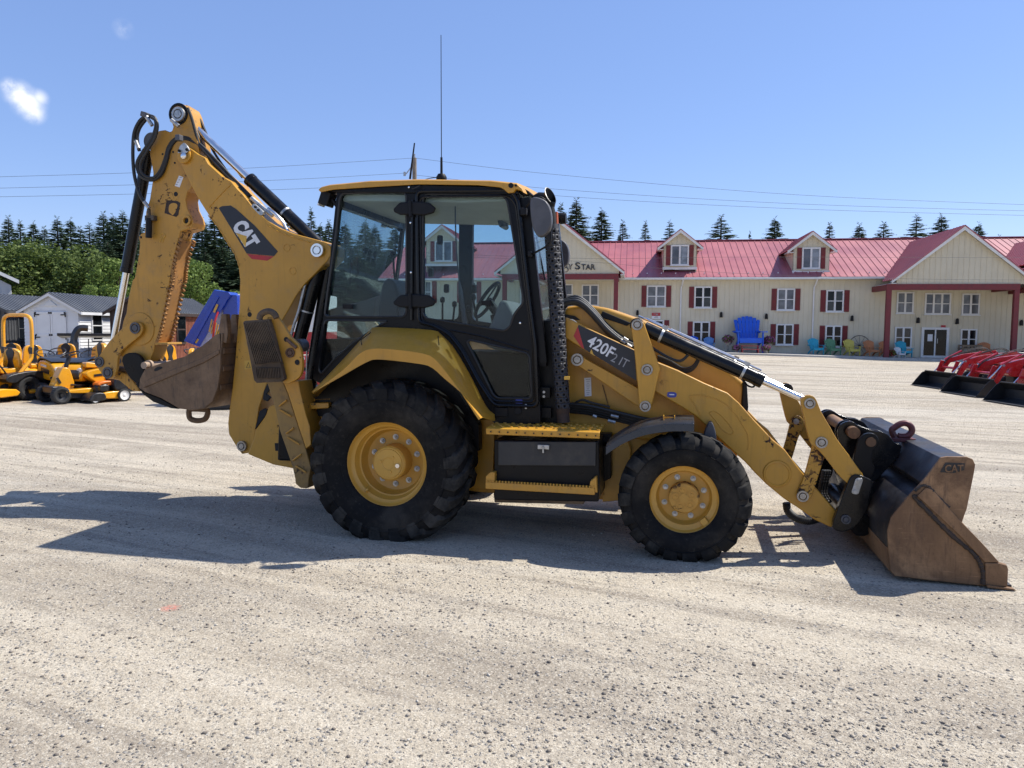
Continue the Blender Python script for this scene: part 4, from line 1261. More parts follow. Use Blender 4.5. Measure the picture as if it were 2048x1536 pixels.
def front_wheel(s):
    c = Vector((FC[0], FC[1] * s, FC[2]))
    lug_tyre('front_tyre', c, 0.488, 0.33, 0.25, 19, 0.026, -s, True)
    o = -1 * s; f = c.y + o * 0.115
    P = [(0.268, 0.03), (0.276, 0.012), (0.272, 0.0), (0.266, 0.0), (0.262, 0.014), (0.25, 0.022), (0.240, 0.048), (0.222, 0.060), (0.205, 0.066), (0.198, 0.115), (0.185, 0.132), (0.10, 0.132)]
    rim = G().lathe([(r, -o * a) for r, a in P], (c.x, f, c.z), 'y', 48).obj('front_rim', wheel_yellow, hoe)
    H = [(0.115, 0.132), (0.112, 0.11), (0.112, 0.055), (0.104, 0.048), (0.0, 0.046)]
    G().lathe([(r, -o * a) for r, a in H], (c.x, f, c.z), 'y', 36).obj('hub', hub_chip, rim)
    g = G()
    for k in range(5):
        a = 0.5 + k * 2 * math.pi / 5; q = Vector((c.x + 0.062 * math.cos(a), f - o * .047, c.z + 0.062 * math.sin(a)))
        g.lathe([(0.030, -o * -0.0), (0.032, o * 0.005), (0.025, o * 0.005), (0.024, 0.0), (0.012, 0.0), (0.010, o * 0.004), (0.0, o * 0.004)], q, 'y', 18)
    g.lathe([(0.034, 0.0), (0.034, o * 0.006), (0.0, o * 0.006)], (c.x, f - o * .047, c.z), 'y', 20)
    g.obj('hub_boss', hub_chip, rim)
    for k in range(8):
        a = 0.35 + k * math.pi / 4; q = Vector((c.x + 0.152 * math.cos(a), f - o * 0.132, c.z + 0.152 * math.sin(a)))
        g = G(); g.cyl(q, q + Vector((0, o * 0.006, 0)), 0.021, n=14); g.cyl(q, q + Vector((0, o * 0.020, 0)), 0.014, n=6); g.cyl(q, q + Vector((0, o * 0.034, 0)), 0.008, n=8)
        g.obj('wheel_bolt', steel, rim)
    G().box((c.x + 0.15, f - o * 0.06, c.z - 0.165), (0.055, 0.07, 0.05), rot('Y', 0.9)).obj('valve_guard', wheel_yellow, rim, 0.006)
front_wheel(1); front_wheel(-1)

# ---------------------------------------------------------------- chassis, axles, engine hood
g = G()
for y0, y1 in ((-0.42, -0.34), (0.34, 0.42)):
    g.prism(LP([(600, 800), (700, 800), (985, 850), (1480, 870), (1470, 940), (1250, 960), (1215, 1000), (960, 985), (640, 930)], -0.42), y0, y1)
g.obj('chassis', yellow, hoe, 0.01)
G().box((-0.07, 0, 0.605), (0.34, 1.2, 0.36)).obj('rear_axle', yellow, hoe, 0.05)
g = G(); g.box((2.262, 0, 0.45), (0.22, 1.3, 0.20)); g.cyl((2.262, -0.72, 0.452), (2.262, -0.86, 0.452), 0.14); g.cyl((2.262, 0.72, 0.452), (2.262, 0.86, 0.452), 0.14)
g.obj('front_axle', yellow, hoe, 0.03)
# engine hood body
hood = [(1128, 614), (1170, 608), (1215, 616), (1290, 642), (1380, 684), (1440, 726), (1484, 762), (1490, 775), (1491, 812), (1480, 872), (1300, 884), (1128, 860)]
prism('hood', LP(hood, -0.44), -0.44, 0.44, yellow, bevel=0.035)
prism('grille', LP([(1486, 762), (1494, 764), (1497, 815), (1488, 872), (1478, 874)], -0.46), -0.46, 0.46, black_plastic, bevel=0.015)
prism('hood_side_vent', LP(Z5, None) if False else LP([(1205, 622), (1262, 646), (1254, 652), (1200, 634)], -0.455), -0.452, -0.43, black_plastic)
prism('hood_panel_gap', LP([(1128, 628), (1150, 632), (1160, 640), (1152, 640), (1128, 634)], -0.452), -0.451, -0.43, dark, bevel=0)
g = G(); a, b = L3(1205, 770, -0.452), L3(1222, 830, -0.452); g.bar(a, b, 0.004, 0.008, (0, 1, 0)); a, b = L3(1360, 830, -0.452), L3(1358, 862, -0.452); g.bar(a, b, 0.004, 0.008, (0, 1, 0))
g.obj('panel_seam', dark, hoe)
# service label on the hood side
prism('service_label', LP([(1168.5, 756), (1182, 755), (1183, 792), (1169.5, 793)], -0.447), -0.447, -0.43, white_decal, bevel=0)
g = G()
for k in range(9):
    p = L3(1176, 759 + k * 3.7, -0.449); g.box(p, (0.036 - 0.008 * (k % 3), 0.002, 0.004))
g.obj('label_print', grey_letter, hoe)
# side frame below hood, grey-black valve block and tank zone
prism('frame_side_plate', LP([(1205, 876), (1250, 868), (1262, 900), (1252, 1000), (1205, 1004)], -0.5), -0.5, -0.4, yellow_chip)
prism('tank_bracket', LP([(1200, 868), (1222, 868), (1222, 956), (1200, 968)], -0.62), -0.62, -0.5, black_paint)
prism('belly_plate', LP([(640, 880), (980, 880), (1250, 905), (1240, 985), (985, 985), (700, 960)], -0.3), -0.32, 0.32, black_paint)
prism('transmission_side', LP([(938, 840), (990, 838), (985, 980), (938, 975)], -0.52), -0.52, -0.36, yellow)

# ---------------------------------------------------------------- rear fender
fo = Z4([(0, 0)]) if False else None
outer = Z(Z4, [(140, 445), (330, 250), (505, 60), (560, 45), (870, 62), (935, 95), (1010, 175), (1120, 360), (1210, 540), (1265, 590)])
band_in = Z(Z4, [(1185, 612), (1130, 540), (1060, 450), (960, 365), (880, 295), (800, 272), (560, 245), (480, 262), (330, 345), (140, 452)])
YF0, YF1 = -1.14, -0.70
# crown sheet: outer edge at the tyre side, following the outline, back to the cab wall
top_o = LP(outer, -0.80)
band_top = Z(Z4, [(140, 445), (330, 300), (430, 200), (520, 168), (700, 180), (850, 205), (905, 240), (960, 305), (1060, 440), (1170, 610)])
bo = LP(band_top, YF0)
lo = LP([(625.1, 785.7), (686, 751), (734, 724), (760, 718.9), (837.8, 727.6), (863.6, 735), (889.4, 757.6), (921.6, 785), (944, 814), (961.9, 837)], YF0)
def resample(pts, n):
    P = [Vector((a, b)) for a, b in pts]; d = [0]
    for i in range(1, len(P)): d.append(d[-1] + (P[i] - P[i - 1]).length)
    out = []
    for k in range(n):
        t = d[-1] * k / (n - 1); i = max(j for j in range(len(d)) if d[j] <= t + 1e-9); i = min(i, len(P) - 2)
        out.append(P[i].lerp(P[i + 1], (t - d[i]) / max(1e-9, d[i + 1] - d[i])))
    return out
n = 40
A = resample(smooth2(top_o, 3, False), n); B = resample(smooth2(bo, 3, False), n); Cc = resample(smooth2(lo, 3, False), n)
g = G(); vs = []
for k in range(n):
    a, b, c = A[k], B[k], Cc[k]
    m = a.lerp(b, 0.6)
    vs += [(a.x, -0.72, a.y), (a.x, -0.82, a.y), (m.x, -0.99, m.y + 0.010), (b.x, YF0 + 0.03, b.y + 0.006), (b.x, YF0, b.y - 0.012), (c.x, YF0 - 0.002, c.y), (c.x, YF0 + 0.03, c.y + 0.004), (a.x, -0.80, a.y - 0.05), (a.x, -0.72, a.y - 0.05)]
mm_ = 9
g.add(vs, [(i * mm_ + j, i * mm_ + (j + 1) % mm_, (i + 1) * mm_ + (j + 1) % mm_, (i + 1) * mm_ + j) for i in range(n - 1) for j in range(mm_)] + [tuple(range(mm_)), tuple(range((n - 1) * mm_ + mm_ - 1, (n - 1) * mm_ - 1, -1))])
fme = g.mesh('rear_fender', yellow, 40)
fd = link_mesh('rear_fender', fme, hoe)
fd2 = link_mesh('rear_fender', fme, hoe); fd2.scale = (1, -1, 1)
# hatch seam and lock on the crown
G().tube([L3(723.5, 690, -1.0), L3(722, 680, -0.97), L3(745, 662, -0.85)], 0.004, 5).obj('hatch_seam', dark, fd)
G().tube([L3(745, 689, -1.0), L3(860, 706, -1.03), L3(878, 690, -0.95), L3(876, 672, -0.85)], 0.004, 5).obj('hatch_seam', dark, fd)
p = L3(802, 684.5, -0.99); G().cyl(p + Vector((0, 0.01, 0)), p + Vector((0, -0.02, 0)), 0.012, n=12).obj('hatch_lock', steel, fd)
# inner arch, deep black
g = G(); g.prism(LP([(632, 790), (700, 740), (760, 716), (850, 722), (905, 760), (960, 850), (960, 900), (900, 900), (640, 830)], -0.66), -0.70, -0.60); g.obj('wheel_arch_liner', black_paint, hoe)

# ---------------------------------------------------------------- cab
cab_out = [(677, 379), (1038, 383), (1043, 420), (1049, 494), (1065, 603), (1071, 658), (1078, 740), (1082, 846), (992, 848), (970, 826), (952, 796), (916, 730), (896, 694), (880, 676), (838, 662), (782, 668), (760, 678), (716, 712), (675, 748), (645, 768), (628, 758), (632, 720), (655, 603), (664, 500), (672, 420)]
YC = -0.74
h_rear = Z(Z3, [(318, 212), (762, 194), (785, 230), (785, 1080), (765, 1112), (205, 1108), (190, 1090), (215, 900), (270, 520), (300, 240)])
h_low = Z(Z3, [(190, 1136), (655, 1140), (560, 1190), (400, 1300), (250, 1430), (165, 1525), (148, 1500)])
h_door = Z(Z3, [(903, 250), (930, 215), (1480, 225), (1520, 260), (1560, 500), (1640, 1005), (1570, 1090), (1540, 1180), (1500, 1213), (930, 1122), (903, 1090)])
h_step = Z(Z4, [(1102, 138), (1122, 124), (1470, 205), (1490, 228), (1502, 470), (1488, 486), (1290, 484), (1262, 460)])
hol = [round2(LP(h, YC), 0.03, 3) for h in (h_rear, h_low, h_door, h_step)]
outl = round2(LP(cab_out, YC), 0.02, 2)
cab = link_mesh('cab', plate_mesh('cab', outl, hol, YC - 0.02, YC + 0.04, black_paint), hoe)
far = link_mesh('cab_far_side', plate_mesh('cab_far_side', outl, hol, -YC - 0.04, -YC + 0.02, black_paint), cab)
for nm, h in zip(('rear_side_window', 'rear_lower_window', 'door_window', 'door_lower_window'), hol):
    c = Vector((sum(a for a, b in h) / len(h), sum(b for a, b in h) / len(h)))
    big = [tuple(c + (Vector(q) - c) * 1.03) for q in h]
    for s in (1, -1):
        G().prism(big, s * (YC + 0.012), s * (YC + 0.020)).obj(nm, cab_glass, cab)
    # rubber seal round each opening
    ring = [Vector((a, YC - 0.021, b)) for a, b in h]
    G().tube(ring, 0.009, 6, True).obj('window_seal', rubber_hose, cab)
# raised door frame
dof = LP([(836, 384), (1022, 382), (1037, 400), (1060, 600), (1072, 690), (1076, 812), (990, 810), (960, 765), (925, 700), (900, 668), (866, 650), (840, 645)], YC)
dof = round2(dof, 0.05, 4)
cen = Vector((sum(a for a, b in dof) / len(dof), sum(b for a, b in dof) / len(dof)))
dr = G().tube([Vector((a, YC - 0.03, b)) for a, b in dof], 0.016, 8, True).obj('door', black_gloss, hoe)
inner = [tuple(cen + (Vector(q) - cen) * 0.955) for q in dof]
G().tube([Vector((a, YC - 0.026, b)) for a, b in inner], 0.010, 6, True).obj('door_inner_edge', black_gloss, dr)
G().tube([L3(962, 692, YC - 0.02), L3(1000, 680, YC - 0.02)] if False else [L3(900, 660, YC - 0.022), L3(960, 672, YC - 0.022), L3(1057, 702, YC - 0.022)], 0.008, 6).obj('door_crease', black_gloss, dr)
# hinges: long winged covers
for py in (418, 603):
    pts = [(787, py - 0), (800, py - 13), (828, py - 15), (858, py - 13), (872, py - 2), (868, py + 8), (850, py + 13), (828, py + 12), (800, py + 12), (788, py + 6)]
    prism('hinge', LP(pts, YC - 0.04), YC - 0.055, YC - 0.022, black_plastic, cab, 0.012)
    p, q = L3(820, py - 16, YC - 0.06), L3(821, py + 15, YC - 0.06)
    G().cyl(p, q, 0.014, n=10).obj('hinge_pin', black_plastic, cab)
G().cyl(L3(825, 400, YC - .03), L3(823, 640, YC - .03), 0.014, n=10).obj('pillar_strip', black_gloss, cab)
for (px, py) in ((819, 375), (822, 446), (823, 545), (1041, 646)):
    p = L3(px, py, YC - 0.03); G().lathe([(0.0, -0.018), (0.008, -0.016), (0.010, 0.01)], p, 'y', 10).obj('screw_head', chrome, cab)
# lower latch handles on the glass
for (px, py) in ((696, 613), (973, 606)):
    p = L3(px, py, YC - 0.02)
    g = G(); g.box(p, (0.085, 0.03, 0.038)); g.cyl(p + Vector((-0.03, -0.02, 0)), p + Vector((-0.03, 0.01, 0)), 0.008, n=8); g.cyl(p + Vector((0.03, -0.02, 0)), p + Vector((0.03, 0.01, 0)), 0.008, n=8)
    g.obj('window_latch', black_plastic, cab, 0.012)
# roof
rt = Z(Z3, [(132, 172), (150, 155), (210, 140), (500, 112), (870, 100), (1400, 108), (1700, 124), (1760, 165), (1786, 200), (1740, 180), (1690, 172), (1665, 198), (1600, 202), (1560, 178), (1510, 152), (1300, 138), (870, 132), (560, 150), (250, 170), (150, 190)])
rp = LP(rt, -0.80); g = G(); ys = (-0.80, -0.77, -0.55, -0.25, 0.0, 0.25, 0.55, 0.77, 0.80); nr = len(rp); vs = []
for y in ys:                                     # front edge bowed in plan, sides slightly rounded
    k = 0.64 + 0.18 * (1 - (y / 0.8) ** 2); dz = -0.012 if abs(y) > 0.79 else 0.02 * (1 - (y / .8) ** 2)
    for (a, b) in rp: vs.append((0.70 + (a - 0.70) * k if a > 0.70 else a, y, b + (dz if b > 2.80 else 0)))
g.add(vs, [(i * nr + j, i * nr + (j + 1) % nr, (i + 1) * nr + (j + 1) % nr, (i + 1) * nr + j) for i in range(len(ys) - 1) for j in range(nr)] + [tuple(range(nr)), tuple(range((len(ys) - 1) * nr, len(ys) * nr))[::-1]])
roof = g.obj('cab_roof', yellow, hoe, 0.006)
rl = Z(Z3, [(170, 188), (270, 172), (560, 154), (870, 138), (1500, 152), (1640, 195), (1620, 240), (300, 215)])
prism('headliner', LP(Z(Z3, [(285, 175), (870, 142), (1520, 158), (1600, 210), (1590, 262), (1200, 275), (290, 262)]), -0.70), -0.69, 0.69, plain('headliner_beige', (0.66, 0.62, 0.54), 0.9, 0, 0.08, 3), cab, 0.02)
prism('roof_trim', LP(Z(Z3, [(165, 185), (560, 156), (870, 140), (1540, 160), (1610, 200), (1600, 215), (285, 200)]), -0.775), -0.775, 0.775, black_paint, cab, 0.01)
for (px, py, r) in ((1022, 371, 0.02), (1032, 371, 0.010)):
    p = L3(px, py, -0.80); G().cyl(p, p + Vector((0, -0.008, 0)), r, n=14).obj('roof_plug', black_plastic, roof)
prism('front_roof_visor', LP(Z(Z3, [(1590, 205), (1620, 180), (1650, 178), (1690, 200), (1690, 225), (1640, 232)]), -0.7), -0.72, 0.60, black_paint, cab, 0.02)
# work lamps at the roof's rear and front
for s in (-1, 1):
    y = -0.68 * 1 if s < 0 else 0.68
    q = L3(655, 398, -0.68); q.y = y
    g = G(); g.box(q, (0.09, 0.13, 0.12), rot('Y', 0.35)); g.bar(q + Vector((0.04, 0, 0.0)), q + Vector((0.12, 0, -0.10)), 0.05, 0.03); wl = g.obj('work_lamp', black_plastic, cab, 0.01)
    G().box(q + Vector((-0.046, 0, -0.012)), (0.012, 0.11, 0.10), rot('Y', 0.35)).obj('lens', white_decal, wl)
    q = L3(1078, 398, -0.55); q.y = 0.55 * s
    G().lathe([(0.0, 0.05), (0.05, 0.05), (0.055, 0.0), (0.03, -0.05), (0.0, -0.06)], q, 'x', 16).obj('front_lamp', black_plastic, cab)
# windscreen and rear posts across the machine
f0, f1 = LP([(1043, 395), (1078, 700)], YC)
g = G()
for y in (-0.70, 0.70): g.bar((f0[0] + .02, y, f0[1]), (f1[0] + .02, y, f1[1] - 0.1), 0.08, 0.05, (0, 1, 0))
g.bar((f1[0] + .02, -0.7, f1[1] - .08), (f1[0] + .02, 0.7, f1[1] - .08), 0.06, 0.10); g.obj('windscreen_frame', black_paint, cab)
G().prism([(f0[0], f0[1]), (f0[0] + .008, f0[1]), (f1[0] + .008, f1[1] - .05), (f1[0], f1[1] - .05)], -0.68, 0.68).obj('windscreen', cab_glass, cab)
r0, r1 = LP([(674, 400), (640, 690)], YC)
G().prism([(r0[0], r0[1]), (r0[0] + .008, r0[1]), (r1[0] + .008, r1[1]), (r1[0], r1[1])], -0.68, 0.68).obj('rear_window', cab_glass, cab)
g = G(); g.bar((r0[0], -.7, r0[1] - .02), (r0[0], .7, r0[1] - .02), 0.06, 0.07); g.bar((r1[0], -.7, r1[1]), (r1[0], .7, r1[1]), 0.06, 0.10); g.obj('rear_frame', black_paint, cab)
# lower cab box and floor
G().box((0.45, 0, 1.02), (1.5, 1.36, 0.08)).obj('cab_floor', black_paint, cab)
prism('rear_lower_wall', LP([(634, 760), (645, 700), (660, 700), (668, 735)], -0.6), -0.6, 0.6, black_paint, cab)
prism('seat_riser', LP([(700, 770), (715, 700), (850, 690), (900, 800)], -0.25), -0.35, 0.35, black_paint, cab, 0.02)
g = G(); a = L3(1003, 824, YC - 0.02); g.box(a, (0.11, 0.03, 0.075)); b = L3(1036, 822, YC - 0.02); g.cyl(b + Vector((0, .02, 0)), b + Vector((0, -.012, 0)), 0.032, n=16); g.obj('sill_cover', black_plastic, cab, 0.006)
p = L3(1052, 813, YC - 0.03); G().box(p, (0.018, 0.02, 0.04)).obj('toggle_latch', steel, cab, 0.004)
p = L3(1038, 803, YC - 0.024); G().box(p, (0.055, 0.004, 0.032)).obj('round_badge', blue_decal, cab, 0.006)
# interior: seat, steering column and wheel, consoles, levers
seat_dark = plain('seat_vinyl', (0.05, 0.05, 0.055), 0.6, 0, 0.2, 5)
seat_grey = plain('seat_cloth', (0.26, 0.25, 0.23), 0.85, 0, 0.1, 9)
g = G(); g.prism(smooth2(LP([(782, 575), (800, 560), (815, 590), (822, 650), (860, 655), (870, 668), (850, 680), (790, 676), (776, 640)], 0), 3), -0.24, 0.24); se = g.obj('operator_seat', seat_dark, cab, 0.04)
g = G(); g.prism(smooth2(LP([(650, 618), (720, 600), (780, 578), (806, 570), (812, 625), (790, 640), (652, 632)], 0.2), 3), 0.30, 0.62); g.obj('seat_side_console', seat_grey, cab, 0.03)
sw = L3(975, 600, -0.02)
wheel = [sw + Vector((0.045 * math.cos(t) * 2.2, 0.19 * math.sin(t), 0.19 * math.cos(t) * 0.80)) for t in np.linspace(0, 2 * math.pi, 29)[:-1]]
swo = G().tube(wheel, 0.017, 8, True).obj('steering_wheel', black_plastic, cab)
g = G()
for k in (0, 9, 19): g.bar(wheel[k], sw - Vector((0.02, 0, 0.02)), 0.03, 0.012)
g.cyl(sw, sw + Vector((0.12, 0, -0.16)), 0.04); g.bar(sw + Vector((0.10, 0, -0.12)), L3(1010, 690, 0), 0.16, 0.14); g.obj('steering_column', black_plastic, swo, 0.01)
prism('front_console', smooth2(LP([(985, 690), (1000, 640), (1020, 600), (1045, 640), (1060, 700)], 0.0), 3), -0.28, 0.28, seat_grey, cab, 0.03)
g = G()
for (px, py, y, dx, dz) in ((885, 620, .45, .0, .2), (905, 625, .4, .02, .18), (955, 620, -.2, -.04, .2), (790, 540, .25, -.02, .25), (700, 545, .1, .02, .3), (930, 640, .1, .03, .2)):
    q = L3(px, py + 25, y); g.tube([q, q + Vector((dx, 0, dz))], 0.010, 6); g.lathe([(0, -.035), (.022, -.02), (.026, 0), (.02, .025), (0, .035)], q + Vector((dx, 0, dz + .02)), 'z', 10)
g.obj('control_lever', black_plastic, cab)
g = G(); g.tube(catmull([L3(910, 390, -.5), L3(912, 480, -.5), L3(918, 560, -.48), L3(930, 650, -.46)], 4), [0.006] * 9 + [0.02] * 4, 7); g.obj('wiper_pole', grey_plastic, cab)
p = L3(1004, 440, .45); g = G(); g.box(p, (0.05, 0.24, 0.17), rot('Y', -.3)); g.obj('inside_mirror', grey_plastic, cab, 0.02)
for (px, py, y) in ((693, 480, .6), (880, 395 + 85, .3), (862, 545, .7), (893, 577, .7), (948, 578, .7)):
    p = L3(px, py, y); G().box(p, (0.05, 0.06, 0.09)).obj('inside_fitting', black_plastic, cab, 0.015)
prism('cab_shade_block', LP([(930, 700), (1062, 705), (1062, 800), (990, 800)], 0.1), 0.05, 0.5, dark, cab, 0.03)  # added black block, makes the cab look dark through the lower door window
# antennas on the roof
bs = L3(883, 357, -0.45); tp = L3(882, 70, -0.45)
bs.z += 0.012
g = G(); g.lathe([(0, 0.03), (0.03, 0.025), (0.045, 0.0), (0.045, -0.02)], bs, 'z', 16); g.tube([bs, bs + (tp - bs) * 0.14], [0.012, 0.010], 8); g.tube([bs + (tp - bs) * 0.13, tp], [0.004, 0.0028], 6)
g.obj('radio_antenna', black_plastic, roof)
g = G(); a, b = L3(820, 358, -0.2), L3(829, 286, -0.2); g.tube([a, b], [0.010, 0.006], 6); g.obj('short_antenna', black_plastic, roof)
G().tube(catmull([bs, L3(862, 356, -.5), L3(845, 362, -.7), L3(838, 372, -.81), L3(824, 378, -.80)], 4), 0.004, 5).obj('antenna_cable', rubber_hose, roof)
# mirrors and arms at the front post
for s in (-1, 1):
    def MM(px, py, y): q = L3(px, py, y); q.y *= -s; return q
    if s < 0:
        y = -0.86
        g = G(); out = smooth2(LP([(1063, 400), (1075, 396), (1094, 404), (1104, 425), (1104, 455), (1092, 472), (1078, 474), (1068, 458), (1063, 430)], y), 3); g.prism(out, y - 0.05, y + 0.02)
        g.obj('side_mirror', grey_plastic, cab, 0.03)
        G().tube(catmull([L3(1046, 424, -.76), L3(1058, 406, -.80), L3(1078, 394, -.84), L3(1090, 400, -.84)], 4), 0.009, 6).obj('mirror_arm', black_plastic, cab)
        G().tube(catmull([L3(1060, 510, -.76), L3(1080, 500, -.82), L3(1100, 486, -.84), L3(1101, 462, -.84)], 4), 0.008, 6).obj('mirror_arm', black_plastic, cab)
        g = G(); g.box(L3(1048, 424, -.78), (0.05, 0.06, 0.06)); g.box(L3(1060, 508, -.78), (0.03, 0.05, 0.05)); g.obj('mirror_bracket', black_plastic, cab, 0.01)
    else:
        y = 0.95
        g = G(); out = smooth2(LP([(1116, 484), (1130, 484), (1138, 500), (1138, 522), (1132, 532), (1118, 536)], y), 3); g.prism(out, y - 0.03, y + 0.05)
        g.obj('side_mirror', grey_plastic, cab, 0.025)
        G().tube(catmull([L3(1085, 470, .76), L3(1110, 470, .9), L3(1122, 484, .95)], 4), 0.009, 6).obj('mirror_arm', black_plastic, cab)
        G().tube(catmull([L3(1140, 530, .95), L3(1136, 542, .95), L3(1122, 544, .93), L3(1105, 545, .80)], 4), 0.007, 6).obj('mirror_arm', steel, cab)
g = G(); g.tube([L3(1060, 480, -.5), L3(1078, 560, -.5)], 0.008, 6); g.tube([L3(1072, 470, -.2), L3(1090, 560, -.2)], 0.008, 6); g.obj('wiper_arm', black_plastic, cab)
prism('post_vent', LP([(1058, 530), (1066, 528), (1074, 545), (1082, 640), (1084, 660), (1070, 660)], -0.70), -0.70, -0.62, black_plastic, cab, 0.012)
# front cowl behind the exhaust
prism('cowl', LP([(1068, 640), (1110, 640), (1120, 852), (1078, 852)], -0.6), -0.62, 0.6, black_paint, hoe, 0.02)
g = G(); g.box(L3(1090, 785, -.68), (0.09, 0.04, 0.09)); pb = g.obj('pipe_bracket', black_paint, hoe, 0.006)
for py in (784, 793):
    p = L3(1088, py, -.705); G().cyl(p + Vector((0, .01, 0)), p + Vector((0, -.008, 0)), 0.011, n=6).obj('bolt', steel, pb)

# ---------------------------------------------------------------- exhaust stack with a perforated guard
YE = -0.70
e0, e1 = L3(1127, 842, YE), L3(1103, 452, YE)
ax = (e1 - e0); LEN = ax.length; ax.normalize()
ex1 = Vector((0, -1, 0)); ex1 = (ex1 - ax * ex1.dot(ax)).normalized(); ex2 = ax.cross(ex1)
RG = 0.060
def EP(th, t, r=RG): return e0 + ax * t + ex1 * (r * math.cos(th)) + ex2 * (r * math.sin(th))
guard = G(); NC, cell = 7, 0.046
rows_ = int((LEN - 0.10) / cell)
for j in range(rows_):
    t0 = 0.10 + j * cell
    for i in range(NC):
        off = 0.5 if j % 2 else 0.0
        ta, tb = (i + off) * 2 * math.pi / NC, (i + 1 + off) * 2 * math.pi / NC
        tm, zm = (ta + tb) / 2, t0 + cell / 2
        outr = [(ta, t0), (tm, t0), (tb, t0), (tb, zm), (tb, t0 + cell), (tm, t0 + cell), (ta, t0 + cell), (ta, zm)]
        rr = 0.0108
        if j % 2 == 1 and False: continue
        inn = [(tm + rr / RG * math.cos(math.radians(a)), zm + rr * math.sin(math.radians(a))) for a in (225, 270, 315, 0, 45, 90, 135, 180)]
        vs = [EP(*q) for q in outr] + [EP(*q) for q in inn]
        guard.add(vs, [(k, (k + 1) % 8, 8 + (k + 1) % 8, 8 + k) for k in range(8)])
exo = guard.obj('exhaust_guard', plain('guard_grey', (0.026, 0.026, 0.030), 0.6, 0.0, 0.3, 14), hoe, keep=True)
sm = exo.modifiers.new('thickness', 'SOLIDIFY'); sm.thickness = 0.004; sm.offset = -1
g = G(); g.tube([e0 + ax * 0.06, e0 + ax * 0.101], [RG * .85, RG], 24); g.tube([e0 - ax * 0.01, e0 + ax * 0.07], [0.052, 0.050], 20)
G().tube([e0 + ax * (0.099 + rows_ * cell), e0 + ax * (LEN + 0.01)], [RG, RG * .9], 24).obj('guard_collar', MATS['guard_grey'], hoe)
g.obj('exhaust_base', rusty('exhaust_rust', (0.05, 0.035, 0.028), (0.09, 0.055, 0.04), (0.03, 0.025, 0.02), 0.8), hoe)
pts = catmull([e0 + ax * 0.05, e0 + ax * (LEN - 0.05), L3(1100, 425, YE), L3(1099, 412, YE), L3(1099.5, 406, YE)], 6)
ep = G(); ep.tube(pts[:-1], 0.040, 20); ep = ep.obj('exhaust_pipe', dark, hoe)
# slanted open mouth
up_ = Vector((0.16, 0, 0.98)).normalized(); cx_ = Vector((0.78, -0.62, 0)); cx_ = (cx_ - up_ * cx_.dot(up_)).normalized(); cy_ = up_.cross(cx_)
base_, mid_ = L3(1099, 412, YE), L3(1101, 391, YE)
g = G(); n20 = 24; vs = []
for (c, r, k) in ((base_, 0.042, 0), (mid_ - up_ * .05, 0.050, 0), (mid_, 0.052, 1.25), (mid_ + up_ * .001, 0.047, 1.25), (mid_ - up_ * .05, 0.046, 0.6)):
    for i in range(n20):
        t = 2 * math.pi * i / n20; v = cx_ * math.cos(t) + cy_ * math.sin(t)
        vs.append(c + v * r - up_ * (k * r * math.cos(t)))
g.add(vs, [(i * n20 + j, i * n20 + (j + 1) % n20, (i + 1) * n20 + (j + 1) % n20, (i + 1) * n20 + j) for i in range(4) for j in range(n20)])
g.obj('exhaust_tip', black_paint, hoe)
g = G(); g.add(vs[4 * n20:], [tuple(range(n20))]); g.obj('exhaust_mouth', dark, hoe)
G().cyl(L3(1113, 448, YE + .1), L3(1112, 424, YE + .1), 0.016, n=12).obj('marker_lamp', plain('amber_plastic', (0.55, 0.12, 0.04), 0.35, 0, 0.1, 9), cab)
p = L3(1134, 756, YE - 0.055); G().box(p, (0.045, 0.02, 0.028)).obj('warning_label', yellow_decal, exo, 0.004)

# ---------------------------------------------------------------- step, tool box
YS = -1.02
tread_top = LP([(972, 860), (1199, 864)], YS)
g = G()
x0, zt0 = tread_top[0]; x1, zt1 = tread_top[1]
zt = (zt0 + zt1) / 2 + 0.012
stp = G(); stp.prism([(YS, zt - 0.055), (YS - 0.004, zt - 0.010), (YS + 0.012, zt), (YS + 0.40, zt + 0.004), (YS + 0.40, zt - 0.012), (YS + 0.02, zt - 0.012), (YS + 0.008, zt - 0.055)], x0, x1, 'yzx')
so_ = stp.obj('upper_step', yellow_chip, hoe, 0.004)
g = G()
nk = 13
for k in range(nk):
    xx = x0 + (x1 - x0) * (k + 0.6) / nk
    g.lathe([(0.011, 0.002), (0.011, -0.004), (0.0065, -0.006), (0.006, 0.0)], (xx, YS - 0.002, zt - 0.032), 'y', 10)
tag(g.obj('step_button', yellow_chip, so_), kind='stuff')
g = G()
for k in range(nk):
    xx = x0 + (x1 - x0) * (k + 0.6) / nk; g.cyl((xx, YS - 0.009, zt - 0.032), (xx, YS - .002, zt - 0.032), 0.0062, n=10)
tag(g.obj('step_button_hole', dark, so_), kind='stuff')
g = G()
for r_ in range(5):
    for k in range(nk):
        xx = x0 + (x1 - x0) * (k + (0.3 if r_ % 2 else 0.8)) / nk
        g.lathe([(0.014, 0.0), (0.012, 0.007), (0.007, 0.008), (0.0065, 0.0)], (xx, YS + 0.05 + r_ * 0.07, zt + 0.001 + r_ * .0007), 'z', 8)
tag(g.obj('step_button', yellow_chip, so_), kind='stuff')
bx = LP([(988, 880), (1198, 882), (1199, 965), (1197, 1004), (988, 1000)], YS + 0.05)
prism('tool_box', bx, YS + 0.05, -0.5, black_paint, bevel=0.012)
tbx = bx
lid = LP([(996, 883), (1192, 884), (1191, 932), (996, 931)], YS + 0.03)
tl = prism('tool_box_lid', lid, YS + 0.032, YS + 0.06, painted('tool_box_dusty_black', (0.030, 0.029, 0.028), 0.0, 0.6, 0.6, dust=(0.11, 0.095, 0.075)), hoe, 0.006)
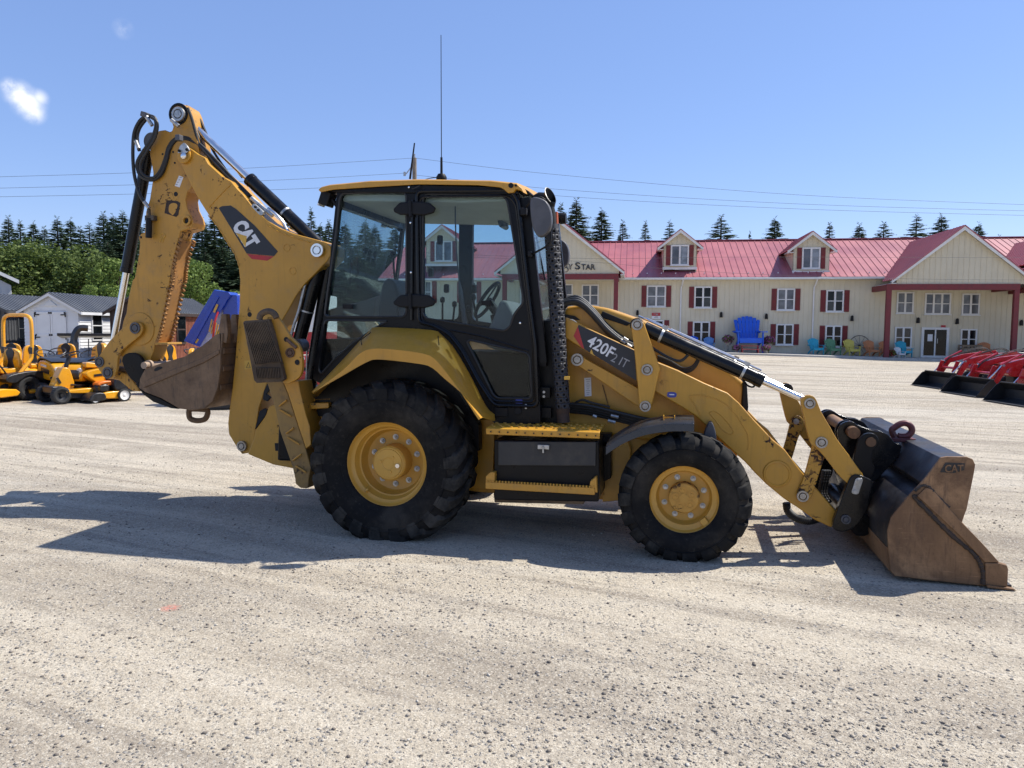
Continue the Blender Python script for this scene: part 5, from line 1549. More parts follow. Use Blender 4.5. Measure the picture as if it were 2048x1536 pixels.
p = L3(1087, 894, YS + 0.02); g = G(); g.box(p, (0.09, 0.02, 0.035)); g.box(p + Vector((0, -0.01, -0.02)), (0.014, 0.02, 0.05)); g.obj('lid_latch', steel, tl, 0.004)
# lower step bar
q0, q1 = LP([(972, 968), (1190, 978)], YS)
ls = G(); ls.prism([(YS - 0.02, q0[1] - 0.035), (YS - 0.02, q0[1] + 0.02), (YS + 0.10, q0[1] + 0.02), (YS + 0.10, q0[1] - 0.035)], q0[0], q1[0] - 0.0, 'yzx')
lso = ls.obj('lower_step', yellow_worn, hoe, 0.006)
g = G(); nk = 34
for k in range(nk):
    xx = q0[0] + (q1[0] - q0[0]) * (k + .5) / nk; g.box((xx, YS - 0.012, q0[1] + 0.027), (0.010, 0.016, 0.014)); g.box((xx, YS + 0.06, q0[1] + 0.027), (0.010, 0.016, 0.014))
tag(g.obj('step_tooth', yellow_worn, lso), kind='stuff')
for pts in ([(971, 968), (972, 952), (981, 944), (990, 944), (990, 972)], [(1178, 978), (1181, 962), (1193, 952), (1195, 986)]):
    prism('step_hanger', LP(pts, YS - 0.0), YS - 0.01, YS + 0.06, yellow_worn)
prism('under_step_plate', LP([(988, 985), (1170, 992), (1168, 1008), (990, 1004)], YS + .12), YS + .10, -0.6, muddy)

# ---------------------------------------------------------------- front mudguard
mg = LP([(1216, 884), (1250, 862), (1290, 846), (1340, 838), (1388, 838)], -0.9)
mgs = [Vector((q.x, q.y)) for q in catmull([(a, b, 0) for a, b in mg], 5)]
g = G(); vs = []
for q in mgs:
    vs += [(q.x, -1.06, q.y - 0.075), (q.x, -1.055, q.y - 0.018), (q.x, -1.02, q.y), (q.x, -0.74, q.y + 0.012), (q.x, -0.74, q.y - 0.004), (q.x, -1.02, q.y - 0.014), (q.x, -1.045, q.y - 0.075)]
k7 = 7; m = len(mgs)
g.add(vs, [(i * k7 + j, i * k7 + (j + 1) % k7, (i + 1) * k7 + (j + 1) % k7, (i + 1) * k7 + j) for i in range(m - 1) for j in range(k7)] + [tuple(range(k7)), tuple(range((m - 1) * k7 + k7 - 1, (m - 1) * k7 - 1, -1))])
fg = g.obj('front_mudguard', plain('mudguard_plastic', (0.03, 0.031, 0.034), 0.32, 0, 0.2, 8), hoe, 0.003, ang=40)
fg2 = link_mesh('front_mudguard', fg.data, hoe); fg2.scale = (1, -1, 1)
g = G(); p = L3(1338, 842, -0.92); g.box(p, (0.085, 0.07, 0.006)); g.box(p + Vector((-.04, 0, .02)), (0.006, 0.07, 0.045)); g.box(p + Vector((.04, 0, .02)), (0.006, 0.07, 0.045)); g.box(p + Vector((0, .03, .012)), (0.085, 0.006, 0.03))
g.obj('mudguard_bracket', yellow, fg, 0.002)
g = G(); g.tube(catmull([L3(1218, 886, -.85), L3(1210, 888, -.7), L3(1205, 890, -.55)], 3), 0.016, 7); g.obj('mudguard_arm', black_paint, hoe)
prism('axle_stop', smooth2(LP([(1408, 868), (1418, 846), (1426, 848), (1433, 872), (1430, 885), (1410, 885)], -0.72), 3), -0.72, -0.60, grey_plastic, bevel=0.01)
prism('axle_beam', LP([(1222, 870), (1400, 862), (1440, 900), (1440, 960), (1250, 960)], -0.3), -0.4, 0.4, yellow_chip)

# ---------------------------------------------------------------- loader arms and linkage (both sides)
arm = [(1130, 634), (1158, 648), (1270, 700), (1314, 724), (1354, 740), (1408, 766), (1455, 786), (1478, 806), (1509, 841), (1546, 880), (1570, 900), (1602, 942), (1640, 985), (1674, 1024), (1664, 1056), (1630, 1040),
       (1599, 1018), (1567, 997), (1532, 968), (1511, 947), (1490, 924), (1461, 898), (1438, 877), (1406, 846), (1391, 832), (1361, 813), (1312, 785), (1274, 762), (1167, 699), (1130, 676)]
YA = -0.62
axz = LP(arm, YA)
lever = LP(Z(Z6, [(1440, 160), (1450, 125), (1480, 105), (1520, 108), (1548, 140), (1580, 220), (1645, 330), (1690, 410), (1860, 640), (1858, 690), (1790, 720), (1740, 690), (1690, 640), (1610, 535), (1540, 460), (1505, 430), (1470, 300)]), YA - 0.08)
brace = LP(Z(Z6, [(1415, 770), (1450, 690), (1490, 560), (1520, 440), (1540, 395), (1580, 370), (1618, 388), (1640, 430), (1630, 480), (1590, 560), (1550, 690), (1510, 800), (1480, 835), (1445, 840), (1418, 815)]), YA - 0.035)
bell = LP(Z(Z5, [(778, 400), (785, 362), (815, 340), (850, 342), (882, 366), (905, 420), (1012, 722), (1016, 790), (948, 1085), (925, 1116), (885, 1126), (856, 1104), (848, 1060), (830, 850), (800, 560)]), YA - 0.09)
link = LP(Z(Z5, [(278, 690), (285, 650), (318, 632), (352, 645), (420, 690), (850, 930), (862, 1090), (820, 1070), (560, 890), (335, 740), (300, 728)]), YA + 0.03)
def shift(poly, s): return poly
for s in (1, -1):
    a0, a1 = sorted((s * YA, s * (YA + 0.075)))
    ao = prism('loader_arm', axz, a0, a1, yellow_chip, hoe, 0.012)
    b0, b1 = sorted((s * (YA - 0.08), s * (YA - 0.036)))
    lv = prism('tilt_lever', smooth2(lever, 2), b0, b1, yellow_chip, hoe, 0.006)
    b0, b1 = sorted((s * (YA - 0.034), s * (YA - 0.002)))
    br = prism('support_link', smooth2(brace, 2), b0, b1, painted('link_chipped', YEL, 0.85, 0.5) if s == 1 else MATS['link_chipped'], hoe, 0.006)
    b0, b1 = sorted((s * (YA - 0.092), s * (YA - 0.03)))
    be = prism('bellcrank', smooth2(bell, 2), b0, b1, yellow, hoe, 0.006)
    b0, b1 = sorted((s * (YA + 0.025), s * (YA + 0.08)))
    prism('lower_link', link, b0, b1, yellow_chip, hoe, 0.008)
    for (zz, p, r, par, yy) in ((Z5, (830, 381), 0.043, be, YA - .094), (Z5, (914, 766), 0.044, be, YA - .094), (Z5, (898, 1077), 0.043, be, YA - .094), (Z6, (1500, 160), 0.040, lv, YA - .082), (Z6, (1580, 426), 0.043, lv, YA - .082), (Z6, (1452, 793), 0.043, br, YA - .036), (Z5, (318, 680), 0.05, ao, YA + .02)):
        q = LP(Z(zz, [p]), yy)[0]
        pin(q, r, s * yy, s * (yy + 0.09), par)
    # raised boss and stiffener pressed in the arm
    q = LP(Z(Z6, [(1277, 640)]), YA)[0]
    g = G(); g.lathe([(0.105, 0.0), (0.100, -0.012 * s), (0.088, -0.014 * s), (0.084, -0.008 * s), (0.0, -0.008 * s)], (q[0], s * YA, q[1]), 'y', 30); g.obj('arm_boss', yellow_chip, ao)
    c1 = [Vector((a, s * (YA - 0.001), b)) for a, b in LP(Z(Z5, [(1375, 1180), (1330, 1080), (1285, 1010), (1300, 985), (1400, 985), (1540, 1030), (1640, 1110), (1760, 1290), (1780, 1400), (1770, 1450)]), YA)]
    G().tube(catmull(c1, 4), 0.0045, 5).obj('arm_crease', yellow, ao)
    c1 = [Vector((a, s * (YA - 0.001), b)) for a, b in LP(Z(Z5, [(1455, 1125), (1500, 1125), (1570, 1180), (1640, 1270), (1650, 1300), (1620, 1315), (1560, 1280), (1500, 1200), (1450, 1140)]), YA)]
    G().tube(catmull(c1, 3, True), 0.004, 5, True).obj('arm_crease', yellow, ao)
    # hydraulic tilt cylinder
    yy = s * (YA + 0.005)
    pA, pB = L3(1274, 650, YA + .0), L3(1617, 803, YA + .0)
    if s < 0: pA.y, pB.y = -pA.y, -pB.y
    dv = (pB - pA); Lc = dv.length; dv.normalize()
    cy = G().tube([pA + dv * 0.06, pA + dv * (Lc * 0.735)], 0.054, 22).obj('tilt_cylinder', black_gloss, hoe, 0.006)
    G().tube([pA + dv * (Lc * 0.70), pA + dv * (Lc * 0.742)], 0.058, 22).obj('gland', black_gloss, cy, 0.004)
    G().tube([pA + dv * (Lc * 0.73), pB], 0.026, 18).obj('cylinder_rod', chrome, cy)
    G().cyl(pB + Vector((0, -.03, 0)), pB + Vector((0, .03, 0)), 0.05).obj('rod_eye', black_gloss, cy, 0.004); G().cyl(pA + Vector((0, -.03, 0)), pA + Vector((0, .03, 0)), 0.055).obj('barrel_eye', black_gloss, cy, 0.004)
    up = Vector((0, 1, 0)).cross(dv); up = -up if up.z < 0 else up
    for t, uo, r in ((0.0, 0.070, 0.007),):
        G().tube([pA + dv * (-0.02) + up * uo, pA + dv * (Lc * 0.71) + up * uo], r, 8).obj('steel_line', chrome, cy)
    for t in (0.14, 0.62):
        g = G(); g.tube([pA + dv * (Lc * t), pA + dv * (Lc * t + 0.02)], 0.058, 20); g.box(pA + dv * (Lc * t + 0.01) + up * 0.072, (0.045, 0.03, 0.03), rot('Y', math.atan2(-dv.z, dv.x))); g.obj('line_clamp', steel, cy)
    dn = -up
    G().tube(catmull([pA + dv * 0.10 + dn * .045, pA + dv * 0.13 + dn * .10, pA + dv * 0.3 + dn * .13, pA + dv * 0.42 + dn * .12, pA + dv * 0.46 + dn * 0.04], 4), 0.012, 7).obj('hydraulic_hose', rubber_hose, cy)
    p0, p1, p2 = L3(1488, 758, YA), L3(1500, 772, YA), L3(1510, 764, YA)
    hk = G(); pts = catmull([L3(1484, 756, YA), L3(1494, 770, YA), L3(1506, 774, YA), L3(1512, 766, YA)], 4)
    for q in pts: q.y *= s
    hk.tube(pts, 0.008, 6); hk.obj('line_bend', black_gloss, cy)
# near arm: the black model plate
ap = G().prism(LP(Z(Z5, [(330, 383), (808, 602), (822, 858), (378, 590), (290, 470)]), YA - 0.001), YA - 0.004, YA + 0.02).obj('model_plate', black_decal, hoe)
G().prism(LP(Z(Z5, [(322, 398), (377, 588), (352, 574), (287, 478)]), YA - .005), YA - 0.0065, YA - 0.003).obj('red_stripe', red_decal, ap)
def pvec(zz, a, b, y): q = LP(Z(zz, [(a, b)]), y)[0]; return Vector((q[0], y, q[1]))
def lettering(name, body, zz, o, u, v, y, mat, par, bold=0.0, shear=0.0):
    O = pvec(zz, *o, y); U = pvec(zz, o[0] + u[0], o[1] + u[1], y) - O; V = pvec(zz, o[0] + v[0], o[1] + v[1], y) - O
    return link_mesh(name, text_mesh(name, body, O, U, V, (0, -1, 0), mat, bold, 0.002, shear), par)
lettering('model_number', '420F', Z5, (388, 552), (212, 122), (52, -88), YA - 0.005, white_decal, ap, 0.017)
lettering('model_suffix', '2 IT', Z5, (600, 688), (132, 66), (36, -66), YA - 0.005, grey_letter, ap, 0.0)
prism('decal_tear', LP(Z(Z5, [(430, 610), (440, 590), (455, 632), (475, 650), (430, 628)]), YA - .005), YA - 0.0065, YA - .003, yellow_decal, ap, 0)
bd = prism('round_badge', smooth2(LP(Z(Z5, [(1085, 980), (1092, 958), (1125, 955), (1158, 962), (1166, 982), (1155, 1000), (1120, 1002), (1090, 996)]), YA), 3), YA - 0.003, YA + .02, blue_decal, hoe, 0)
g = G(); g.box(pvec(Z5, 1125, 978, YA - .004), (0.038, 0.002, 0.008)); g.obj('badge_print', white_decal, bd)
# round weight disc beside the arm pivot, hoses over the hood
q = LP(Z(Z5, [(245, 420)]), -0.5)[0]; G().lathe([(0, -.04), (.07, -.04), (.085, -.02), (.085, .05)], (q[0], -0.5, q[1]), 'y', 24).obj('pivot_cap', white_decal, hoe)
for k, (dy, dpx) in enumerate(((0, 0), (.05, -4), (.10, -8), (.04, 5))):
    pts = [(1128, 606), (1150, 602), (1168, 610), (1190, 632), (1215, 660), (1245, 684), (1275, 698)]
    P = [L3(a, b + dpx * (1 if i else 0.5), -0.56 + dy) for i, (a, b) in enumerate(pts)]
    G().tube(catmull(P, 4), 0.018, 8).obj('hydraulic_hose', rubber_hose, hoe)
for (px, py) in ((1242, 680), (1254, 689), (1247, 676)):
    a = L3(px, py, -0.585); G().tube([a, a + Vector((0.035, 0, -0.022))], 0.013, 8).obj('hose_fitting', steel, hoe)
for k in range(4):
    P = [L3(a, b + k * 5.0, -0.55 + 0.02 * k) for a, b in ((1140, 808), (1180, 812), (1230, 824), (1290, 838), (1340, 846))]
    G().tube(catmull(P, 4), 0.016, 8).obj('hydraulic_hose', rubber_hose, hoe)
G().tube(catmull([L3(1150, 806, -.56), L3(1165, 800, -.57), L3(1185, 806, -.56), L3(1220, 814, -.56)], 4), 0.010, 7).obj('hydraulic_hose', rubber_hose, hoe)
for (px, py) in ((1186, 831), (1222, 831), (1216, 841)):
    a = L3(px, py, -0.59); G().tube([a, a + Vector((0.06 if px > 1200 else .03, 0, -0.012))], 0.014, 8).obj('hose_fitting', steel, hoe)
for k in range(3):
    P = [L3(a, b + k * 4, -0.5) for a, b in ((1315, 712), (1340, 722), (1365, 736), (1385, 732), (1398, 712), (1400, 690))]
    G().tube(catmull(P, 4), 0.009, 7).obj('hydraulic_hose', rubber_hose, hoe)

# ---------------------------------------------------------------- front coupler and bucket
cp = LP(Z(Z6, [(1655, 1010), (1660, 960), (1720, 800), (1770, 670), (1800, 642), (1850, 648), (1935, 690), (1905, 800), (1895, 880), (1850, 960), (1800, 1010), (1740, 1035), (1690, 1032)]), YA - 0.09)
for s in (1, -1):
    b0, b1 = sorted((s * (YA - 0.10), s * (YA - 0.03)))
    c_ = prism('coupler_side', round2(cp, 0.03, 4), b0, b1, black_gloss, hoe, 0.008)
    if s == 1:
        kp = prism('keeper_plate', round2(LP(Z(Z6, [(1782, 775), (1815, 668), (1868, 672), (1832, 785)]), YA - 0.11), 0.02, 4), YA - 0.112, YA - .10, steel, c_, 0.003)
        for p in ((1838, 690), (1808, 762)):
            q = pvec(Z6, *p, YA - .112); G().cyl(q, q + Vector((0, -.012, 0)), 0.015, n=6).obj('bolt', steel, c_)
        q = pvec(Z6, 1745, 950, YA - .10); pin((q.x, q.z), 0.034, YA - .105, YA - .03, c_, grey_plastic)
q0 = pvec(Z6, 1850, 850, 0); q1 = pvec(Z6, 1780, 720, 0)
g = G(); g.tube([Vector((q0.x - .12, -0.6, q0.z - .03)), Vector((q0.x - .12, 0.6, q0.z - .03))], 0.085, 20); g.box((q0.x - .05, 0, q0.z + .14), (0.10, 1.1, 0.30), rot('Y', -0.35)); g.obj('coupler_beam', black_paint, hoe, 0.01)
# coil of hose hanging beneath the coupler
cen_ = [L3(1573, 1005, -.15), L3(1576, 1022, -.15), L3(1592, 1036, -.12), L3(1616, 1042, -.08), L3(1640, 1036, 0)]
cc = catmull(cen_, 14); g = G(); rr = []
for i in range(len(cc)): rr.append(0.034 if i % 2 else 0.029)
g.tube(cc, rr, 12); g.obj('spiral_hose_sleeve', rubber_hose, hoe)
for k in range(3):
    P = [L3(a + k * 5, b, -0.25 + k * .06) for a, b in ((1648, 940), (1644, 960), (1640, 985), (1650, 1005))]
    cc = catmull(P, 8); g = G(); g.tube(cc, [0.020 if i % 2 else .016 for i in range(len(cc))], 8); g.obj('spiral_hose_sleeve', rubber_hose, hoe)

YB = 1.16
side = Z(Z7, [(1165, 540), (1210, 534), (1345, 536), (1385, 552), (1402, 590), (1395, 640), (1345, 890), (1312, 982), (1440, 1118), (1560, 1255), (1612, 1270), (1622, 1300), (1618, 1424), (1460, 1418), (1100, 1380), (850, 1350), (822, 1310), (806, 1160), (802, 1040), (825, 950), (930, 820), (1060, 680)])
sxz = LP(side, -YB)
zmin = min(b for a, b in sxz); sxz = [(a, b - zmin + 0.012) for a, b in sxz]
dz_b = -zmin + 0.012
bk = G()
shell = LP(Z(Z7, [(1345, 538), (1165, 542), (1060, 682), (1032, 712), (1090, 775), (1010, 790), (930, 822), (845, 930), (808, 1040), (810, 1160), (830, 1320), (860, 1348), (1100, 1378), (1460, 1416), (1655, 1438)]), -YB)
shell = [(a, b + dz_b) for a, b in shell]
shell[-1] = (shell[-1][0], 0.012)
# thicken the shell inwards
P = [Vector(q) for q in shell]; cen2 = Vector((sum(a for a, b in sxz) / len(sxz), sum(b for a, b in sxz) / len(sxz)))
inn = []
for i, q in enumerate(P):
    d = (P[min(i + 1, len(P) - 1)] - P[max(i - 1, 0)]).normalized(); nn = Vector((-d.y, d.x))
    if nn.dot(cen2 - q) < 0: nn = -nn
    inn.append(q + nn * 0.018)
bk.prism([tuple(q) for q in P] + [tuple(q) for q in reversed(inn)], -YB + 0.012, YB - 0.012)
bko = bk.obj('front_bucket', bucket_black, hoe, 0.004)
# the worn lower shell: bright rubbed steel with the bottom wear strip
wear = [P[k] for k in range(9, 15)]
wi = []
for i, q in enumerate(wear):
    d = (wear[min(i + 1, 5)] - wear[max(i - 1, 0)]).normalized(); nn = Vector((-d.y, d.x))
    if nn.dot(cen2 - q) > 0: nn = -nn
    wi.append(q + nn * 0.008)
wi[-1].y = max(wi[-1].y, 0.002)
for q in wi: q.y = max(q.y, 0.002)
bk = G(); bk.prism([tuple(q) for q in wear] + [tuple(q) for q in reversed(wi)], -YB + .02, YB - .02); bk.obj('bucket_wear_sheet', bucket_rust, bko, 0.002)
for s in (1, -1):
    b0, b1 = sorted((s * -YB, s * (-YB + 0.02)))
    sp = prism('bucket_side', sxz, b0, b1, bucket_rust, bko, 0.006)
    # side cutter strip and corner wear plate
    def BL(pts): return [(a, b + dz_b) for a, b in LP(Z(Z7, pts), -YB)]
    b0, b1 = sorted((s * (-YB - 0.014), s * (-YB)))
    prism('side_cutter', BL([(1000, 800), (1060, 742), (1110, 760), (1290, 965), (1440, 1118), (1560, 1252), (1460, 1252), (1300, 1080), (1150, 940)]), b0, b1, bucket_rust, bko, 0.005)
    prism('corner_plate', BL([(1462, 1256), (1560, 1258), (1612, 1272), (1621, 1300), (1616, 1420), (1466, 1412)]), b0, b1, bucket_rust, bko, 0.006)
    w = [Vector((a, s * (-YB - 0.006), b)) for a, b in BL([(1000, 800), (985, 815), (1060, 890), (1150, 985), (1260, 1090), (1380, 1190), (1430, 1260), (1450, 1330), (1450, 1405)])]
    cc = catmull(w, 10); rs_ = random.Random(4)
    G().tube(cc, [0.010 + 0.008 * rs_.random() for _ in cc], 7).obj('weld_bead', weld_mat, bko)
    w = [Vector((a, s * (-YB - 0.004), b)) for a, b in BL([(985, 770), (1030, 735), (1080, 740), (1130, 790), (1220, 880)])]
    cc = catmull(w, 8); G().tube(cc, [0.006 + 0.007 * rs_.random() for _ in cc], 6).obj('weld_bead', weld_mat, bko)
    if s == 1:
        O = pvec(Z7, 1192, 642, -YB - .001); U = pvec(Z7, 1318, 642, -YB - .001) - O; V = pvec(Z7, 1192, 588, -YB - .001) - O
        for q in (O,): q.z += dz_b
        prism('bucket_logo_field', BL([(1160, 640), (1195, 575), (1330, 580), (1325, 625), (1250, 648)]), -YB - .003, -YB + .004, bucket_black, bko, 0)
        link_mesh('bucket_logo', text_mesh('bucket_logo', 'CAT', O + Vector((0, -.002, 0)), U, V, (0, -1, 0), bucket_rust, 0.02, 0.005), bko)
# cutting edge
e_ = P[-1]; G().prism([(e_.x - 0.16, 0.030), (e_.x, 0.016), (e_.x + 0.012, 0.006), (e_.x - 0.16, 0.012)], -YB - 0.03, YB + 0.03).obj('cutting_edge', bucket_rust, bko, 0.002)
# mounting ears on the bucket back, with cross pin
ear = LP(Z(Z7, [(455, 350), (480, 300), (520, 280), (570, 285), (600, 310), (700, 345), (760, 350), (810, 375), (850, 430), (900, 440), (880, 520), (800, 600), (720, 690), (660, 690), (560, 560), (480, 470)]), -0.45)
for y in (-0.45, -0.36, 0.36, 0.45):
    prism('bucket_ear', round2(ear, 0.05, 4), y - 0.014, y + 0.014, black_gloss, bko, 0.005)
q = LP(Z(Z7, [(555, 350)]), -0.45)[0]; G().cyl((q[0], -0.55, q[1]), (q[0], 0.55, q[1]), 0.045, n=20).obj('cross_pin', bucket_rust, bko)
ear2 = LP(Z(Z7, [(600, 400), (650, 360), (710, 362), (740, 400), (735, 450), (700, 480), (690, 560), (718, 600), (690, 670), (640, 690), (580, 640), (560, 560)]), -0.62)
for y in (-0.62, 0.62):
    prism('coupler_hook', round2(ear2, 0.05, 4), y - 0.02, y + 0.02, black_paint, hoe, 0.006)
    q = LP(Z(Z7, [(683, 420)]), -0.62)[0]; G().cyl((q[0], y - .035, q[1]), (q[0], y + .035, q[1]), 0.035, n=18).obj('hook_pin', bucket_rust, hoe)
# slanted back gusset with long slot: plate across the bucket shell
gus = LP(Z(Z7, [(700, 690), (850, 440), (880, 440), (1165, 545), (1060, 680), (930, 815), (830, 940), (760, 820)]), -0.8)
# lifting hook on the top plate
hy = -0.30
hk = [L3(a, b, hy) for a, b in Z(Z7, [(850, 390), (832, 345), (850, 325), (890, 300), (930, 296), (962, 318), (968, 350), (940, 380), (900, 385), (872, 380)])]
G().tube(catmull(hk, 5), 0.024, 10).obj('lifting_hook', plain('hook_red', (0.10, 0.025, 0.028), 0.55, 0.2, 0.3, 14), bko)
q = L3(*Z(Z7, [(905, 396)])[0], hy); G().box((q.x, hy, q.z - 0.012), (0.17, 0.09, 0.03)).obj('hook_base', MATS['hook_red'], bko, 0.006)

# ---------------------------------------------------------------- digging boom
YBm = -0.15
boom_px = Z(Z1, [(690, 540), (692, 490), (715, 455), (755, 440), (800, 468), (850, 505), (900, 530), (930, 580), (985, 630), (1040, 680), (1110, 720), (1160, 780), (1200, 820), (1290, 930), (1400, 1030), (1500, 1090), (1600, 1130), (1750, 1170), (1860, 1200), (1896, 1232), (1896, 1300), (1868, 1345), (1780, 1440), (1690, 1530)]) + \
    Z(Z2, [(1620, 130), (1560, 240), (1500, 340), (1440, 560), (1400, 800), (1365, 900), (1330, 1010), (1305, 1170), (1290, 1280), (1260, 1360), (1195, 1372), (1150, 1310), (1092, 1215), (1085, 1130), (1098, 1010), (1120, 850), (1140, 650), (1160, 400), (1175, 200), (1180, 0)]) + \
    Z(Z1, [(1165, 1370), (1130, 1270), (1060, 1180), (1000, 1070), (930, 980), (860, 870), (800, 760), (740, 640)])
boom = prism('boom', LP(boom_px, YBm), YBm, -YBm, yellow_chip, hoe, 0.010)
dec = prism('boom_decal', LP(Z(Z1, [(1015, 930), (1040, 915), (1110, 910), (1155, 940), (1300, 1070), (1480, 1272), (1450, 1308), (1235, 1288)]), YBm), YBm - 0.003, YBm + .01, black_decal, boom, 0)
prism('decal_stripe', LP(Z(Z1, [(1236, 1291), (1448, 1311), (1395, 1345), (1275, 1331)]), YBm), YBm - 0.003, YBm + .01, red_decal, boom, 0)
lettering('boom_lettering', 'CAT', Z1, (1112, 1075), (122, 185), (108, -66), YBm - 0.004, white_decal, dec, 0.065)
prism('decal_triangle', LP(Z(Z1, [(1150, 1125), (1236, 1152), (1226, 1240)]), YBm - .004), YBm - 0.0075, YBm - .002, yellow_decal, dec, 0)
for pts in ([(1110, 742), (1040, 810), (985, 870), (935, 925)], [(930, 985), (1010, 1080), (1075, 1190), (1140, 1290), (1175, 1390)], [(1395, 1060), (1500, 1120), (1620, 1165), (1740, 1200)]):
    cc = catmull([pvec(Z1, a, b, YBm - .001) for a, b in pts], 6)
    G().tube(cc, [0.004 + 0.0025 * ((i * 7) % 3) for i in range(len(cc))], 5).obj('weld_seam', yellow_chip, boom)
# pins along the boom
pin(LP(Z(Z1, [(1793, 1263)]), YBm - .02)[0], 0.062, YBm - 0.03, YBm + .05, boom, chrome)
pin(LP(Z(Z2, [(1195, 1308)]), YBm - .02)[0], 0.050, YBm - 0.02, YBm + .05, boom)
for p in ((1550, 1243), (1597, 1425)):
    q = LP(Z(Z1, [p]), YBm)[0]
    G().lathe([(0.036, 0.004), (0.036, -0.003), (0.031, -0.004), (0.030, 0.002)], (q[0], YBm, q[1]), 'y', 24).obj('boom_boss', yellow, boom)
q = LP(Z(Z1, [(748, 520)]), YBm)[0]
G().lathe([(0.075, 0.01), (0.075, -0.025), (0.066, -0.032), (0, -0.032)], (q[0], YBm, q[1]), 'y', 28).obj('boom_end_boss', yellow_chip, boom)
q = pvec(Z1, 745, 520, YBm - .035); G().lathe([(0.030, 0.02), (0.030, -0.02), (0.02, -.026), (0, -.026)], q, 'y', 20).obj('boom_end_pin', chrome, boom)
kp = prism('pin_keeper', round2(LP(Z(Z1, [(695, 498), (715, 440), (745, 415), (770, 440), (790, 478), (760, 500)]), YBm - .04), 0.01, 3), YBm - 0.052, YBm - .034, steel, boom, 0.003)
for p in ((706, 480), (765, 470)):
    q = pvec(Z1, *p, YBm - .052); G().cyl(q, q + Vector((0, -.012, 0)), 0.014, n=6).obj('bolt', black_plastic, boom)
q = LP(Z(Z2, [(1257, 272)]), YBm)[0]; G().lathe([(0.0, -.003), (.022, -.003), (.026, .004)], (q[0], YBm, q[1]), 'y', 18).obj('boom_hole', dark, boom)
prism('warning_label', LP(Z(Z2, [(1217, 635), (1275, 633), (1278, 700), (1218, 705)]), YBm), YBm - .002, YBm + .01, yellow_decal, boom, 0)
g = G(); tr = [pvec(Z2, a, b, YBm - .004) for a, b in ((1232, 690), (1247, 650), (1262, 690))]; g.tube(tr, 0.003, 5, True); g.obj('warning_mark', black_decal, boom)
# dark slots between boom foot and swing frame
prism('swing_frame', LP(Z(Z2, [(1285, 1260), (1300, 1180), (1370, 1080), (1405, 1000), (1430, 985), (1640, 985), (1740, 1000), (1740, 1400), (1700, 1500), (1600, 1485), (1440, 1455), (1240, 1372)]), -0.22), -0.22, 0.22, yellow_chip, hoe, 0.012)
prism('boom_gap', LP(Z(Z2, [(1300, 1175), (1335, 1035), (1370, 1012), (1395, 1020), (1385, 1060), (1350, 1110)]), -0.225), -0.226, -0.2, dark, hoe, 0)
prism('boom_gap', LP(Z(Z2, [(1362, 940), (1368, 880), (1395, 820), (1420, 850), (1385, 900), (1420, 925), (1395, 955)]), -0.225), -0.226, -0.2, dark, hoe, 0)
prism('frame_slot', LP(Z(Z2, [(1455, 1285), (1550, 1285), (1550, 1350), (1460, 1345)]), -0.224), -0.226, -0.2, dark, hoe, 0)
prism('swing_tower', LP(Z(Z2, [(1480, 1420), (1500, 880), (1560, 860), (1800, 900), (1900, 930), (1900, 1440)]), -0.3), -0.32, 0.32, black_paint, hoe, 0.02)
prism('frame_rail', LP(Z(Z2, [(1730, 970), (1880, 965), (1880, 1010), (1730, 1020)]), -0.75), -0.75, 0.75, yellow_chip, hoe, 0.01)
prism('frame_rail', LP(Z(Z2, [(1760, 930), (1900, 925), (1900, 950), (1760, 955)]), -0.7), -0.70, 0.70, yellow, hoe, 0.01)

# boom and stick cylinders
def cylinder(name, pa, pb, y, r, rr, frac, band=None, start=0.0):
    A_, B_ = L3(*pa, y), L3(*pb, y); d = B_ - A_
    o = G().tube([A_ + d * start, A_ + d * frac], r, 24).obj(name, black_gloss, hoe, 0.008)
    G().tube([A_ + d * frac, B_], rr, 20).obj('cylinder_rod', chrome, o)
    G().tube([A_ + d * (frac - 0.02), A_ + d * (frac + 0.004)], r * 1.07, 24).obj('gland', black_gloss, o, 0.004)
    if band:
        G().tube([A_ + d * band, A_ + d * (band + 0.012)], r * 1.06, 24).obj('hose_band', steel, o)
    return o
cylinder('stick_cylinder', (640, 492), (366, 232), 0.0, 0.062, 0.036, 0.505, 0.24)
cylinder('bucket_cylinder', (297, 300), (224, 700), -0.0, 0.056, 0.032, 0.60)
cylinder('boom_cylinder', (645, 505), (578, 760), -0.06, 0.062, 0.036, 0.9, 0.45)
cylinder('boom_cylinder', (658, 530), (612, 820), 0.02, 0.058, 0.036, 0.9, None)
G().tube(catmull([L3(612, 560, -.12), L3(598, 620, -.13), L3(588, 650, -.13), L3(580, 680, -.13)], 4), 0.014, 8).obj('steel_line', steel, hoe)
G().tube(catmull([L3(614, 700, -.2), L3(612, 780, -.2), L3(606, 800, -.2), L3(604, 830, -.2)], 4), 0.008, 8).obj('steel_line', steel, hoe)

